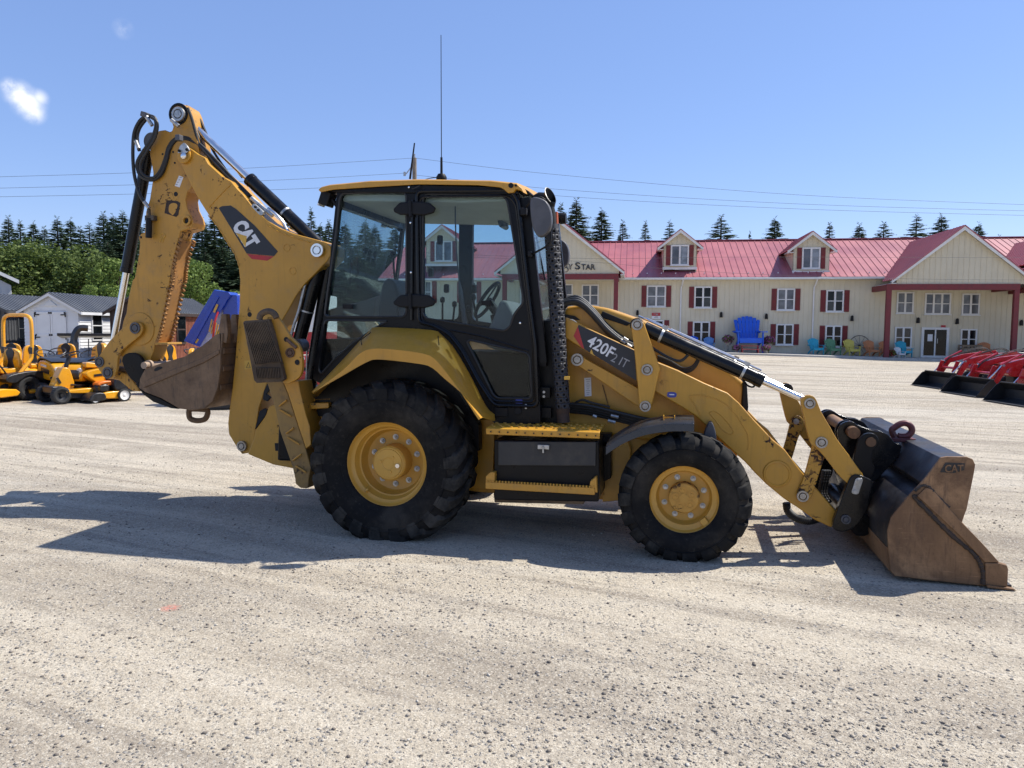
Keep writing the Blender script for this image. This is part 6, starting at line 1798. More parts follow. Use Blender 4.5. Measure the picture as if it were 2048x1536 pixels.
# ---------------------------------------------------------------- stick
YK = -0.10
stick_px = Z(Z1, [(640, 245), (627, 205), (630, 165), (650, 128), (690, 108), (732, 111), (764, 134), (782, 170), (805, 250), (828, 350), (850, 420), (860, 520), (840, 640), (800, 770), (768, 800), (752, 860), (765, 930), (800, 1000), (812, 1045), (800, 1085), (755, 1100), (712, 1115), (692, 1190), (660, 1310), (640, 1420), (622, 1536)]) + \
    Z(Z2, [(600, 150), (570, 300), (540, 420), (512, 505), (500, 560), (470, 640), (440, 700), (390, 690), (340, 620), (235, 600), (225, 480), (250, 380), (262, 320), (285, 260), (300, 150), (335, 0)]) + \
    Z(Z1, [(352, 1480), (385, 1290), (392, 1200), (382, 1160), (400, 1130), (430, 1120), (440, 960), (470, 860), (492, 720), (497, 650), (480, 560), (468, 490), (500, 390), (528, 330), (545, 320), (588, 314), (625, 332), (645, 320), (655, 290)])
stick = prism('stick', LP(stick_px, YK), YK, -YK, yellow_worn, hoe, 0.008)
# rub face towards the cab with saw-tooth edges
fa = [pvec(Z1, 706, 1180, YK), pvec(Z1, 664, 1310, YK), pvec(Z1, 643, 1420, YK), pvec(Z2, 636, 5, YK), pvec(Z2, 602, 150, YK), pvec(Z2, 571, 300, YK), pvec(Z2, 541, 420, YK), pvec(Z2, 514, 500, YK)]
g = G(); vs = []
for q in fa: vs += [(q.x + 0.012, YK + 0.015, q.z), (q.x + 0.012, -YK - 0.015, q.z), (q.x - .02, YK + 0.015, q.z), (q.x - .02, -YK - .015, q.z)]
g.add(vs, [f for i in range(len(fa) - 1) for f in ((4 * i, 4 * i + 1, 4 * i + 5, 4 * i + 4), (4 * i, 4 * i + 4, 4 * i + 6, 4 * i + 2), (4 * i + 1, 4 * i + 3, 4 * i + 7, 4 * i + 5))])
g.obj('rub_face', yellow_rub, stick)
g = G(); dense = catmull(fa, 4)
for q in dense:
    for yy in (YK + 0.004, -YK - 0.004):
        g.box((q.x + 0.016, yy, q.z), (0.036, 0.026, 0.022), rot('Y', 0.6))
tag(g.obj('rack_tooth', yellow_rub, stick), kind='stuff')
prism('stick_foot_plate', LP(Z(Z2, [(512, 492), (610, 492), (612, 508), (512, 512)]), YK - .01), YK - 0.01, -YK + .01, yellow_worn, stick, 0.003)
pin(LP(Z(Z1, [(700, 192)]), YK - .02)[0], 0.068, YK - 0.03, YK + .05, stick, steel)
G().lathe([(0.105, 0.02), (0.105, -0.006), (0.092, -0.012), (0.078, -.006)], (*LP(Z(Z1, [(697, 190)]), YK)[0][:1], YK, LP(Z(Z1, [(697, 190)]), YK)[0][1]), 'y', 32).obj('stick_end_boss', black_paint, stick)
for p, r in (((676, 820), 0.026), ((572, 505), 0.012), ((655, 488), 0.012), ((668, 574), 0.012), ((580, 565), 0.012), ((402, 1160), 0.014)):
    q = LP(Z(Z1, [p]), YK)[0]; G().lathe([(0, -.003), (r * .8, -.003), (r, .004)], (q[0], YK, q[1]), 'y', 16).obj('stick_hole', dark, stick)
q = LP(Z(Z1, [(766, 1030)]), YK)[0]; G().lathe([(0.050, .01), (0.050, -.02), (0.030, -.022), (0.026, .0), (0, 0)], (q[0], YK, q[1]), 'y', 24).obj('lug_boss', yellow_worn, stick)
G().lathe([(0.0, -.006), (0.024, -.006)], (q[0], YK, q[1]), 'y', 16).obj('lug_hole', dark, stick)
# worn square patch and small label
pt = prism('worn_patch', LP(Z(Z1, [(588, 970), (605, 868), (690, 875), (712, 890), (695, 985), (680, 1000)]), YK), YK - .003, YK + .01, rusty('patch_dark', (0.03, 0.02, 0.015), (0.05, 0.03, 0.02), (0.02, 0.015, 0.012), 0.8, False), stick, 0)
prism('patch_core', smooth2(LP(Z(Z1, [(622, 955), (628, 905), (660, 890), (690, 905), (680, 950), (655, 985), (640, 975)]), YK), 3), YK - .0045, YK + .01, yellow_worn, stick, 0)
prism('service_label', LP(Z(Z1, [(668, 755), (702, 674), (736, 688), (706, 768)]), YK), YK - .002, YK + .01, white_decal, stick, 0)
g = G()
for k in range(4): g.box(pvec(Z1, 682 + k * 11, 744 - k * 18, YK - .003), (0.022, 0.002, 0.006))
g.obj('label_print', grey_letter, stick)
# chalk figure on the stick: a small pale scribble
ch = [pvec(Z1, a, b, YK - .003) for a, b in ((548, 1200), (565, 1160), (552, 1140), (575, 1130), (592, 1145), (580, 1168), (570, 1200))]
G().tube(catmull(ch, 4), 0.004, 5).obj('paint_mark', yellow_decal, stick)
# top cylinder anchor block on far side
prism('stick_top_bracket', LP(Z(Z1, [(790, 130), (865, 175), (872, 250), (850, 330), (810, 260)]), 0.10), 0.03, 0.10, yellow_worn, stick, 0.006)
q = LP(Z(Z1, [(470, 398)]), YK)[0]; G().lathe([(0, -.012), (.075, -.012), (.085, 0), (.085, .06)], (q[0], YK + .02, q[1]), 'y', 28).obj('side_cap', grey_plastic, stick)
# hoses at the knuckle
def hose(pts, r, y0, y1, zz=Z1, n=6):
    m = len(pts); P = []
    for i, (a, b) in enumerate(pts):
        y = y0 + (y1 - y0) * i / (m - 1); P.append(pvec(zz, a, b, y))
    return G().tube(catmull(P, n), r, 8).obj('hydraulic_hose', rubber_hose, hoe)
hose([(455, 200), (395, 240), (350, 330), (338, 450), (340, 580), (355, 700), (390, 820), (440, 905)], 0.016, -.17, -.15)
hose([(470, 205), (510, 225), (522, 285), (490, 385), (425, 480), (375, 570), (385, 650), (430, 695), (500, 705), (560, 660), (600, 560), (625, 470), (665, 405), (715, 385), (790, 395), (870, 450), (980, 570), (1110, 710), (1250, 840)], 0.020, -.18, -.06)
hose([(480, 215), (530, 260), (515, 370), (450, 480), (400, 570), (402, 640), (440, 680), (500, 690), (550, 640), (590, 545), (615, 455), (660, 392), (720, 370), (800, 385), (880, 440), (1000, 560), (1130, 700), (1270, 840)], 0.014, -.21, -.05)
hose([(445, 225), (395, 290), (372, 360), (378, 440), (390, 480)], 0.017, -.15, -.13)
hose([(770, 140), (800, 220), (830, 330), (855, 420), (890, 480)], 0.014, -.13, -.06)
hose([(790, 160), (830, 290), (870, 400), (960, 560), (1080, 680), (1240, 830)], 0.013, -.05, -.03)
hose([(865, 230), (910, 330), (960, 460), (1050, 600), (1200, 800), (1310, 870)], 0.012, .06, -.03)
hose([(850, 300), (960, 440), (1100, 570), (1200, 690)], 0.010, -.02, .0)
for (a, b, c, d) in ((420, 185, 455, 215), (440, 205, 490, 280), (360, 400, 385, 460), (425, 880, 465, 930), (640, 235, 700, 285)):
    G().tube([pvec(Z1, a, b, -.19), pvec(Z1, c, d, -.18)], 0.019, 8).obj('hose_fitting', steel, hoe)
q = pvec(Z1, 702, 378, -.20); G().box(q, (0.05, 0.06, 0.055)).obj('hose_clamp', grey_plastic, hoe, 0.006)
q = pvec(Z1, 435, 196, -.18); G().box(q, (0.07, 0.06, 0.05), rot('Y', 0.3)).obj('hose_clamp', grey_plastic, hoe, 0.008)
# lower valve on the stick
g = G(); a = pvec(Z1, 462, 935, YK - .05); b = pvec(Z1, 468, 1000, YK - .05); g.tube([a, b], 0.018, 8); g.box(pvec(Z1, 480, 1010, YK - .03), (0.10, 0.06, 0.05)); g.obj('stick_fitting', plain('grimy_steel', (0.10, 0.08, 0.06), 0.7, 0.3, 0.3, 20), stick, 0.006)
g = G(); g.tube([pvec(Z1, 465, 1010, YK - .05), pvec(Z1, 462, 1165, YK - .05)], 0.030, 10); g.obj('stick_stop', black_plastic, stick, 0.004)
# tube run on the boom back with white fittings
for k in range(3):
    a, b = (1270 + k * 55, 850 + k * 45), (1330 + k * 55, 900 + k * 45)
    G().tube([pvec(Z1, *a, -.10), pvec(Z1, *b, -.10)], 0.022 - .003 * (k % 2), 8).obj('hose_fitting', steel, hoe)
G().tube(catmull([pvec(Z1, 1400, 935, -.10), pvec(Z1, 1450, 970, -.10), pvec(Z1, 1510, 1030, -.09), pvec(Z1, 1545, 1090, -.08), pvec(Z1, 1580, 1140, -.08)], 4), 0.017, 8).obj('steel_line', chrome, hoe)
cl = prism('tube_clamp', round2(LP(Z(Z1, [(1275, 915), (1300, 895), (1375, 960), (1365, 992), (1340, 985)]), -.13), 0.012, 3), -.15, -.11, steel, hoe, 0.004)
for p in ((1303, 922), (1326, 946)):
    q = pvec(Z1, *p, -.15); G().cyl(q, q + Vector((0, -.01, 0)), 0.012, n=6).obj('bolt', black_plastic, cl)
# bolted rub block on the boom top
# ---------------------------------------------------------------- bucket linkage and digging bucket
ln = smooth2(LP(Z(Z2, [(300, 345), (345, 328), (395, 340), (415, 380), (402, 425), (365, 462), (245, 560), (218, 620), (212, 690), (190, 755), (150, 778), (105, 765), (82, 725), (48, 675), (44, 632), (68, 600), (150, 485), (230, 400)]), YK - .05), 2)
for s in (1, -1):
    b0, b1 = sorted((s * (YK - 0.05), s * (YK - 0.012)))
    lk = prism('bucket_link', ln, b0, b1, yellow_worn, hoe, 0.008)
    for p, r in (((358, 378), 0.058), ((77, 645), 0.054), ((142, 730), 0.058)):
        pin(LP(Z(Z2, [p]), YK - .05)[0], r, s * (YK - .052), s * (YK - .01), lk, grey_plastic)
q = LP(Z(Z2, [(395, 385)]), YK)[0]; G().lathe([(0.165, .01), (0.165, -.006), (0.160, -.010), (0.0, -.010)], (q[0], YK, q[1]), 'y', 40).obj('link_boss', yellow_worn, stick)
prism('power_link', LP(Z(Z2, [(110, 720), (180, 700), (300, 745), (385, 850), (395, 880), (330, 870), (230, 790), (130, 770)]), -0.05), -0.06, 0.06, yellow_worn, hoe, 0.015)
G().cyl(L3(*Z(Z2, [(220, 700)])[0], -.02), L3(*Z(Z2, [(290, 705)])[0], -.02), 0.03, n=12).obj('link_spacer', digger_rust, hoe)
YD = 0.30
db = Z(Z2, [(385, 850), (392, 780), (430, 705), (560, 655), (740, 605), (880, 520), (990, 430), (1005, 360), (1022, 268), (1058, 266), (1064, 330), (1052, 420), (1030, 560), (1026, 700), (1005, 850), (965, 955), (900, 1012), (800, 1026), (700, 1012), (560, 932), (430, 882)])
dxz = LP(db, -YD)
sh = [(1040, 420), (1032, 560), (1028, 700), (1007, 850), (967, 957), (902, 1014), (800, 1028), (700, 1014), (560, 934), (430, 884), (385, 850), (392, 790)]
shp = [Vector(q) for q in LP(Z(Z2, sh), -YD)]
c2 = Vector((sum(a for a, b in dxz) / len(dxz), sum(b for a, b in dxz) / len(dxz)))
ii = []
for i, q in enumerate(shp):
    d = (shp[min(i + 1, len(shp) - 1)] - shp[max(i - 1, 0)]).normalized(); nn = Vector((-d.y, d.x))
    if nn.dot(c2 - q) < 0: nn = -nn
    ii.append(q + nn * 0.016)
g = G(); g.prism([tuple(q) for q in shp] + [tuple(q) for q in reversed(ii)], -YD + .01, YD - .01)
dbo = g.obj('digging_bucket', digger_rust, hoe, 0.003)
for s in (1, -1):
    b0, b1 = sorted((s * -YD, s * (-YD + .018)))
    prism('bucket_side', dxz[:6] + dxz[6:7] + LP(Z(Z2, [(1020, 420)]), -YD) + dxz[12:], b0, b1, digger_rust, dbo, 0.005)
    b0, b1 = sorted((s * (-YD - .012), s * (-YD)))
    prism('side_wear_plate', LP(Z(Z2, [(425, 850), (450, 790), (700, 690), (880, 620), (1020, 548), (1022, 580), (900, 650), (720, 725), (520, 810)]), -YD), b0, b1, digger_rust, dbo, 0.005)
    prism('bucket_slot', smooth2(LP(Z(Z2, [(505, 705), (530, 685), (565, 682), (570, 695), (545, 708), (515, 720)]), -YD), 2), s * -YD - .002, s * -YD + .002, dark, dbo, 0)
for k in range(4):
    y = -YD + 0.06 + k * (2 * YD - 0.12) / 3
    tth = LP(Z(Z2, [(1000, 480), (1003, 360), (1022, 268), (1058, 266), (1066, 335), (1072, 420), (1060, 500)]), -YD)
    prism('bucket_tooth', tth, y - 0.035, y + 0.035, digger_rust, dbo, 0.008)
for k, t in enumerate((0.18, 0.38, 0.58)):
    q = shp[1 + k]; r_ = shp[2 + k]
    g = G(); g.bar((q.x + .008, -YD + .03, q.y), (q.x + .008, YD - .03, q.y), 0.012, 0.05, (0, 0, 1)); g.obj('wear_strap', digger_rust, dbo, 0.003)
# black hinge ears and pin stub
he = smooth2(LP(Z(Z2, [(262, 640), (285, 585), (345, 572), (400, 595), (430, 660), (430, 760), (400, 820), (360, 800), (310, 750)]), -0.16), 2)
for y in (-.16, .16): prism('hinge_ear', he, y - .02, y + .02, black_paint, dbo, 0.006)
hp = LP(Z(Z2, [(440, 672)]), -0.24)[0]
g = G(); g.cyl((hp[0], -.27, hp[1]), (hp[0], .27, hp[1]), 0.034, n=18); g.cyl((hp[0], -.21, hp[1]), (hp[0], -.18, hp[1]), 0.050, n=18); g.obj('hinge_pin', plain('tan_pin', (0.36, 0.26, 0.18), 0.6, 0.1, 0.15, 12), dbo)
prism('bucket_heel', LP(Z(Z2, [(380, 800), (392, 850), (430, 884), (560, 936), (700, 1016), (640, 1010), (500, 960), (420, 900), (360, 820)]), -YD + .02), -YD + .015, YD - .015, black_paint, dbo, 0.006)
rg = [pvec(Z2, a, b, 0.0) for a, b in ((785, 1020), (780, 1060), (795, 1095), (850, 1108), (905, 1095), (926, 1055), (922, 1025), (880, 1018), (820, 1016))]
G().tube(catmull(rg, 5, True), 0.028, 10, True).obj('lifting_eye', digger_rust, dbo)
prism('bucket_bracket', LP(Z(Z2, [(430, 690), (520, 610), (530, 600), (570, 640), (545, 660), (600, 655), (560, 670)]), 0.05), 0.03, 0.07, digger_rust, dbo, 0.004)

# ---------------------------------------------------------------- stabilisers
def stabiliser(s):
    leg = LP(Z(Z2, [(1390, 800), (1520, 800), (1560, 900), (1640, 1150), (1700, 1330), (1740, 1480)]) + Z(Z8, [(1240, 1240), (1235, 1330), (1220, 1378), (1120, 1370), (1050, 1310), (1045, 1240), (1010, 1080), (960, 930), (900, 760), (830, 560), (780, 300), (720, 100)]), -0.80)
    b0, b1 = sorted((s * -0.80, s * -0.66))
    lo_ = prism('stabiliser_leg', leg, b0, b1, painted('leg_grimy', (0.30, 0.18, 0.05), 0.5, 0.9, 0.6, dust=(0.10, 0.07, 0.045)) if s == 1 else MATS['leg_grimy'], hoe, 0.01)
    fl = LP(Z(Z2, [(1520, 800), (1640, 795), (1660, 900), (1700, 1060), (1730, 1150), (1740, 1300), (1700, 1330), (1640, 1150), (1560, 900)]), -0.86)
    b0, b1 = sorted((s * -0.86, s * -0.62))
    prism('leg_flange', fl, b0, b1, yellow_worn, lo_, 0.008)
    for (a, b, c, d) in ((825, 225, 930, 140), (835, 275, 995, 370), (925, 605, 1030, 530), (945, 660, 1110, 760), (1015, 985, 1135, 895), (1060, 1060, 1200, 1150)):
        p, q = pvec(Z8, a, b, -.81), pvec(Z8, c, d, -.83); p.y *= s; q.y *= s
        G().tube([p, q], 0.008, 6).obj('leg_weld', yellow_worn, lo_)
    # flip pad: ribbed rubber face outwards
    YP = -1.06
    face = LP(Z(Z2, [(1203, 335), (1215, 322), (1405, 308), (1440, 420), (1530, 780), (1505, 800), (1310, 812), (1290, 790)]), YP)
    b0, b1 = sorted((s * YP, s * (YP + .05)))
    pd = prism('stabiliser_pad', face, b0, b1, muddy, hoe, 0.006)
    for k in range(15):
        t = (k + 0.3) / 15
        a = Vector((1212 + (1395 - 1212) * t, 338 - 14 * t)); b = Vector((1300 + (1520 - 1300) * t, 665 - 22 * t)); c = Vector((1318 + (1500 - 1318) * t, 775)); b2 = Vector((1304 + (1495 - 1304) * t, 690))
        g = G()
        for u_, v_ in ((a, b), (b2, c)):
            p, q = pvec(Z2, u_.x, u_.y, YP - .008), pvec(Z2, v_.x, v_.y, YP - .008); p.y *= s; q.y *= s; g.bar(p, q, 0.008, 0.022, (0, 1, 0))
        g.obj('rubber_rib', muddy, pd, 0.003)
    sp = smooth2(LP(Z(Z2, [(1410, 310), (1440, 290), (1500, 300), (1545, 360), (1600, 450), (1655, 500), (1682, 570), (1690, 680), (1672, 755), (1620, 795), (1545, 815), (1520, 740), (1490, 600), (1445, 420)]), YP + .1), 2)
    b0, b1 = sorted((s * (YP + .06), s * (YP + .10)))
    lg = prism('pad_bracket', sp, b0, b1, yellow_worn, hoe, 0.006)
    q = LP(Z(Z2, [(1580, 573)]), YP + .06)[0]; pin(q, 0.040, s * (YP + .055), s * (YP + .12), lg, rusty('pin_rusty', (.12, .06, .035), (.18, .10, .06), (.06, .04, .03)) if s == 1 else MATS['pin_rusty'])
    for p, r in (((1632, 648), .022), ((1545, 468), .020)):
        q = LP(Z(Z2, [p]), YP + .06)[0]; G().lathe([(0, -.003 * s), (r, -.003 * s), (r * 1.1, .004 * s)], (q[0], s * (YP + .06), q[1]), 'y', 16).obj('bracket_hole', dark, lg)
    p, q = pvec(Z2, 1550, 470, YP + .04), pvec(Z2, 1625, 535, YP + .04); p.y *= s; q.y *= s
    G().tube([p, q], 0.014, 8).obj('locking_rod', MATS['pin_rusty'], lg)
    p = pvec(Z2, 1655, 515, YP + .2); p.y *= s
    G().cyl(p + Vector((0, -.06, 0)), p + Vector((0, .06, 0)), 0.055, n=20).obj('bracket_boss', grey_plastic, lg)
    hk_ = [pvec(Z2, a, b, YP + .03) for a, b in ((1335, 312), (1345, 275), (1380, 250), (1420, 248), (1455, 270), (1470, 300))]
    for q in hk_: q.y *= s
    G().tube(catmull(hk_, 5), 0.026, 9).obj('pad_loop', muddy, pd)
stabiliser(1); stabiliser(-1)
# ================================================================== OTHER THINGS ON THE LOT
# ---- painted wooden armchairs along the building
def wood_paint(name, c): return plain(name, c, 0.6, 0, 0.10, 5)
chair_meshes = {}
def armchair(px, py, mat, label, height=0.98, w=-0.9, turn=0.0, name='garden_armchair', base_w=None):
    u, _ = BP(px, py, w)
    loc = BW(u, w); loc.z = walk_z(u, w)
    t = empty(name, loc, BY + turn, label, 'chair', 'wooden armchairs along the building' if height < 1.5 else None)
    s = height / 0.98
    t.scale = (s, s, s)
    # built facing -y
    key = mat.name
    def part(nm, idx, fn):
        k = (nm, idx, key)
        if k not in chair_meshes:
            g = G(); fn(g); chair_meshes[k] = g.mesh(nm, mat)
        o = link_mesh(nm, chair_meshes[k], t); return o
    for i in range(7):                                     # fan of back slats with an arched top
        a = (i - 3) / 3.0
        def f(g, a=a):
            x0, x1 = a * 0.22, a * 0.30; top = 0.98 - 0.10 * a * a
            b = 0.16
            vs = []
            for (x, z, y, hw) in ((x0, 0.27, 0.18, 0.034), (x1, top - 0.03, 0.46, 0.046), (x1, top, 0.47, 0.036)):
                vs += [(x - hw, y, z), (x + hw, y, z), (x - hw, y + 0.022, z), (x + hw, y + 0.022, z)]
            fs = [(0, 1, 3, 2), (8, 10, 11, 9)]
            for j in (0, 4): fs += [(j, j + 4, j + 5, j + 1), (j + 2, j + 3, j + 7, j + 6), (j, j + 2, j + 6, j + 4), (j + 1, j + 5, j + 7, j + 3)]
            g.add(vs, fs)
        part('back_slat', i, f)
    for i in range(5):
        part('seat_slat', i, lambda g, i=i: g.box((0, -0.26 + i * 0.105, 0.375 - i * 0.028), (0.54, 0.092, 0.022), rot('X', -0.26)))
    part('seat_front', 0, lambda g: g.box((0, -0.325, 0.32), (0.56, 0.022, 0.12)))
    for sx in (-1, 1):
        part('arm_rest', sx, lambda g, sx=sx: g.prism([(sx * 0.26, 0.34), (sx * 0.40, 0.34), (sx * 0.43, -0.30), (sx * 0.40, -0.37), (sx * 0.27, -0.36)], 0.545, 0.568, 'xyz'))
        part('front_leg', sx, lambda g, sx=sx: g.box((sx * 0.315, -0.27, 0.27), (0.024, 0.11, 0.54)))
        part('rear_leg', sx, lambda g, sx=sx: g.prism([(-0.32, 0.30), (-0.32, 0.40), (0.20, 0.27), (0.46, 0.10), (0.50, 0.0), (0.40, 0.0), (0.12, 0.18)], sx * 0.285 - 0.012, sx * 0.285 + 0.012, 'yzx'))
    part('back_rail', 0, lambda g: (g.box((0, 0.40, 0.55), (0.70, 0.03, 0.07)), g.box((0, 0.47, 0.82), (0.56, 0.024, 0.06))))
    return t
blue_w = wood_paint('paint_blue', (0.012, 0.10, 0.58)); turq = wood_paint('paint_turquoise', (0.030, 0.36, 0.48)); green_w = wood_paint('paint_sage', (0.12, 0.28, 0.14))
yel_w = wood_paint('paint_lemon', (0.62, 0.52, 0.10)); ora_w = wood_paint('paint_orange', (0.52, 0.20, 0.075)); sky_w = wood_paint('paint_sky', (0.12, 0.26, 0.52)); whi_w = wood_paint('paint_white', (0.66, 0.66, 0.64)); pink_w = wood_paint('paint_salmon', (0.40, 0.065, 0.06))
armchair(1497, 704, blue_w, 'giant bright blue wooden armchair against the cream wall', 2.25, -1.5, 0, 'giant_armchair')
armchair(1418, 702, sky_w, 'light blue armchair under the ground-floor window', 0.9)
armchair(1386, 700, blue_w, 'small dark blue armchair half hidden by the loader cylinder', 0.95)
armchair(1632, 710, turq, 'turquoise armchair beside the white downpipe', 1.0, -1.0, 0.25)
armchair(1666, 711, green_w, 'sage green armchair beneath the right shuttered window', 1.0, -1.0, 0.25)
armchair(1704, 712, yel_w, 'lemon yellow armchair in front of the spoked wheel', 1.0, -1.1, 0.25)
armchair(1744, 713, ora_w, 'orange armchair just right of the spoked wheel', 0.98, -1.0, 0.25)
armchair(1775, 713, ora_w, 'orange armchair half hidden behind the portico post', 0.95, -0.7, 0.25)
armchair(1808, 714, turq, 'turquoise armchair under the portico behind the white chair', 0.98, -1.0, 0.2)
armchair(1972, 716, ora_w, 'orange armchair under the portico beside the pallet crate', 0.98, -0.9, -0.1)
# low white frame chair in front
armchair(1800, 716, whi_w, 'white slatted low chair beside the portico post', 0.62, -1.9, 0.3, 'low_chair')
# foot bench of the giant chair
u, _ = BP(1500, 706, -2.4); loc = BW(u, -2.4); loc.z = walk_z(u, -2.4)
st = empty('step_bench', loc, BY, 'salmon red step bench at the foot of the giant chair', 'bench')
for k in range(2):
    G().box((0, -0.1 + 0.28 * k, 0.22 + 0.20 * k), (1.05, 0.25, 0.04)).obj('step_board', pink_w, st)
for sx in (-1, 1): G().prism([(-0.25, 0), (0.35, 0), (0.35, 0.40), (0.05, 0.40), (0.05, 0.20), (-0.25, 0.20)], sx * 0.46 - 0.02, sx * 0.46 + 0.02, 'yzx').obj('side_board', pink_w, st)
# potted flowers
petal = leaf_material('flower_heads', (0.30, 0.07, 0.22), (0.42, 0.16, 0.34), 0.2); red_petal = leaf_material('red_flower_heads', (0.35, 0.02, 0.02), (0.45, 0.05, 0.05), 0.2)
pot_mat = plain('pot_clay', (0.30, 0.27, 0.23), 0.8, 0, 0.15, 8)
def flowers(px, py, h, r, label, mat, stand=False, w=-1.6):
    u, _ = BP(px, py, w); loc = BW(u, w); loc.z = walk_z(u, w)
    t = empty('potted_flowers', loc, 0, label, 'plant', 'flower pots by the giant chair')
    zp = h - r * 1.1
    if stand:
        g = G(); g.tube([(0, 0, 0), (0, 0, zp)], 0.05, 8); g.lathe([(0.18, 0), (0.18, .03), (0, .04)], (0, 0, 0), 'z', 14); g.obj('stand', pot_mat, t)
    g = G(); g.lathe([(r * .45, max(0.0, zp - r * .5) if stand else 0.0), (r * .6, zp + 0.02), (r * .55, zp + .03), (0, zp + .02)], (0, 0, 0), 'z', 16); g.obj('pot', pot_mat, t)
    rs = np.random.RandomState(int(px)); F = []; F2 = []
    for k in range(700):
        d = rs.randn(3); d /= np.linalg.norm(d); d[2] = d[2] * .75
        p = d * r * (0.5 + .5 * rs.rand()) + np.array([0, 0, h - r * .6]); e = rs.randn(3) * .035; f = rs.randn(3) * .03
        (F if rs.rand() < .5 else F2).append((p - e, p + f, p + e, p - f))
    link_mesh('foliage', tri_mesh('foliage', F2, broad_leaf), t); link_mesh('blossom', tri_mesh('blossom', F, mat), t)
flowers(1455, 704, 1.0, 0.36, 'tall purple flower planter left of the giant blue chair', petal, True)
flowers(1537, 706, 1.0, 0.38, 'tall purple flower planter right of the giant blue chair', petal, True)
flowers(1472, 706, 0.42, 0.24, 'low pink flower pot left of the salmon bench', petal, False, -2.2)
flowers(1531, 708, 0.48, 0.28, 'low pink flower pot right of the salmon bench', petal, False, -2.2)
flowers(1782, 716, 0.40, 0.26, 'red flowers at the foot of the left portico post', red_petal, False, -2.4)
# spoked iron wheel
u, z = BP(1719, 694, -0.3); loc = BW(u, -0.25); loc.z = walk_z(u, -.25)
wl = empty('iron_wheel', loc, BY, 'rusty spoked iron wheel leaning on the wall behind the yellow chair', 'wheel')
R_ = 0.62
G().tube([(R_ * math.cos(t), 0, R_ + R_ * math.sin(t)) for t in np.linspace(0, 6.2832, 41)[:-1]], 0.022, 6, True).obj('rim', weld_mat, wl)
for k in range(12):
    a = k * math.pi / 6; G().tube([(0, 0, R_), (R_ * math.cos(a), 0, R_ + R_ * math.sin(a))], 0.009, 5).obj('spoke', weld_mat, wl)
G().lathe([(0, -.06), (.06, -.06), (.06, .06), (0, .06)], (0, 0, R_), 'y', 12).obj('hub', weld_mat, wl)
# pallet crate
pal = plain('pallet_wood', (0.22, 0.155, 0.095), 0.85, 0, 0.25, 7)
u, _ = BP(1939, 715, -0.9); loc = BW(u, -0.9); loc.z = walk_z(u, -.9)
cr_ = empty('pallet_crate', loc, BY, 'weathered pallet-wood crate under the portico window', 'crate')
for k in range(5): G().box((0, -0.32, 0.10 + k * 0.165), (1.10, 0.025, 0.11)).obj('board', pal, cr_); G().box((0, 0.32, 0.10 + k * 0.165), (1.10, 0.025, 0.11)).obj('board', pal, cr_)
for sx in (-.5, 0, .5):
    for sy in (-.28, .28): G().box((sx, sy, .42), (0.09, 0.05, .80)).obj('post', pal, cr_)

# ---- yard machines: common pieces
mow_yel = painted('mower_yellow', (0.80, 0.36, 0.010), 0.0, 0.06, 0.28, streak=0.05, coat=0.5)
mow_blk = plain('mower_black', (0.018, 0.018, 0.020), 0.4, 0, 0.2, 8)
tyre_small = plain('small_tyre', (0.022, 0.022, 0.022), 0.8, 0, 0.3, 12, 0.3)
white_hub = plain('white_hub', (0.72, 0.71, 0.68), 0.5, 0, 0.06, 9)
orange_cov = plain('orange_cover', (0.72, 0.17, 0.02), 0.4, 0, 0.1, 9)
def small_wheel(par, c, R, W, hub, name='wheel', hr=0.55):
    h = W / 2
    g = G(); prof = [(R * hr, -h * .8), (R * .75, -h), (R * .93, -h * .9), (R, -h * .55), (R, h * .55), (R * .93, h * .9), (R * .75, h), (R * hr, h * .8)]
    g.lathe(prof, c, 'y', 24)
    nl = 18
    for k in range(nl):
        a = 2 * math.pi * k / nl
        for s in (-1, 1): g.bar(Vector(c) + Vector((R * math.cos(a), 0, R * math.sin(a))), Vector(c) + Vector((R * .985 * math.cos(a + .16), s * h * .85, R * .985 * math.sin(a + .16))), R * .05, R * .05)
    w = g.obj(name, tyre_small, par)
    g = G(); g.lathe([(R * hr * 1.02, -h * .8), (R * hr * .92, -h * .6), (R * hr * .4, -h * .35), (R * .16, -h * .75), (0, -h * .75)], c, 'y', 24); g.lathe([(R * hr * 1.02, h * .8), (R * hr * .92, h * .6), (R * hr * .4, h * .35), (R * .16, h * .75), (0, h * .75)], c, 'y', 24)
    g.obj('hub', hub, w)
    return w
def ring(c, r, tilt, rad, n=22):
    return [Vector(c) + Vector((r * math.cos(t) * math.cos(tilt), r * math.sin(t), r * math.cos(t) * math.sin(tilt))) for t in np.linspace(0, 6.2832, n + 1)[:-1]]
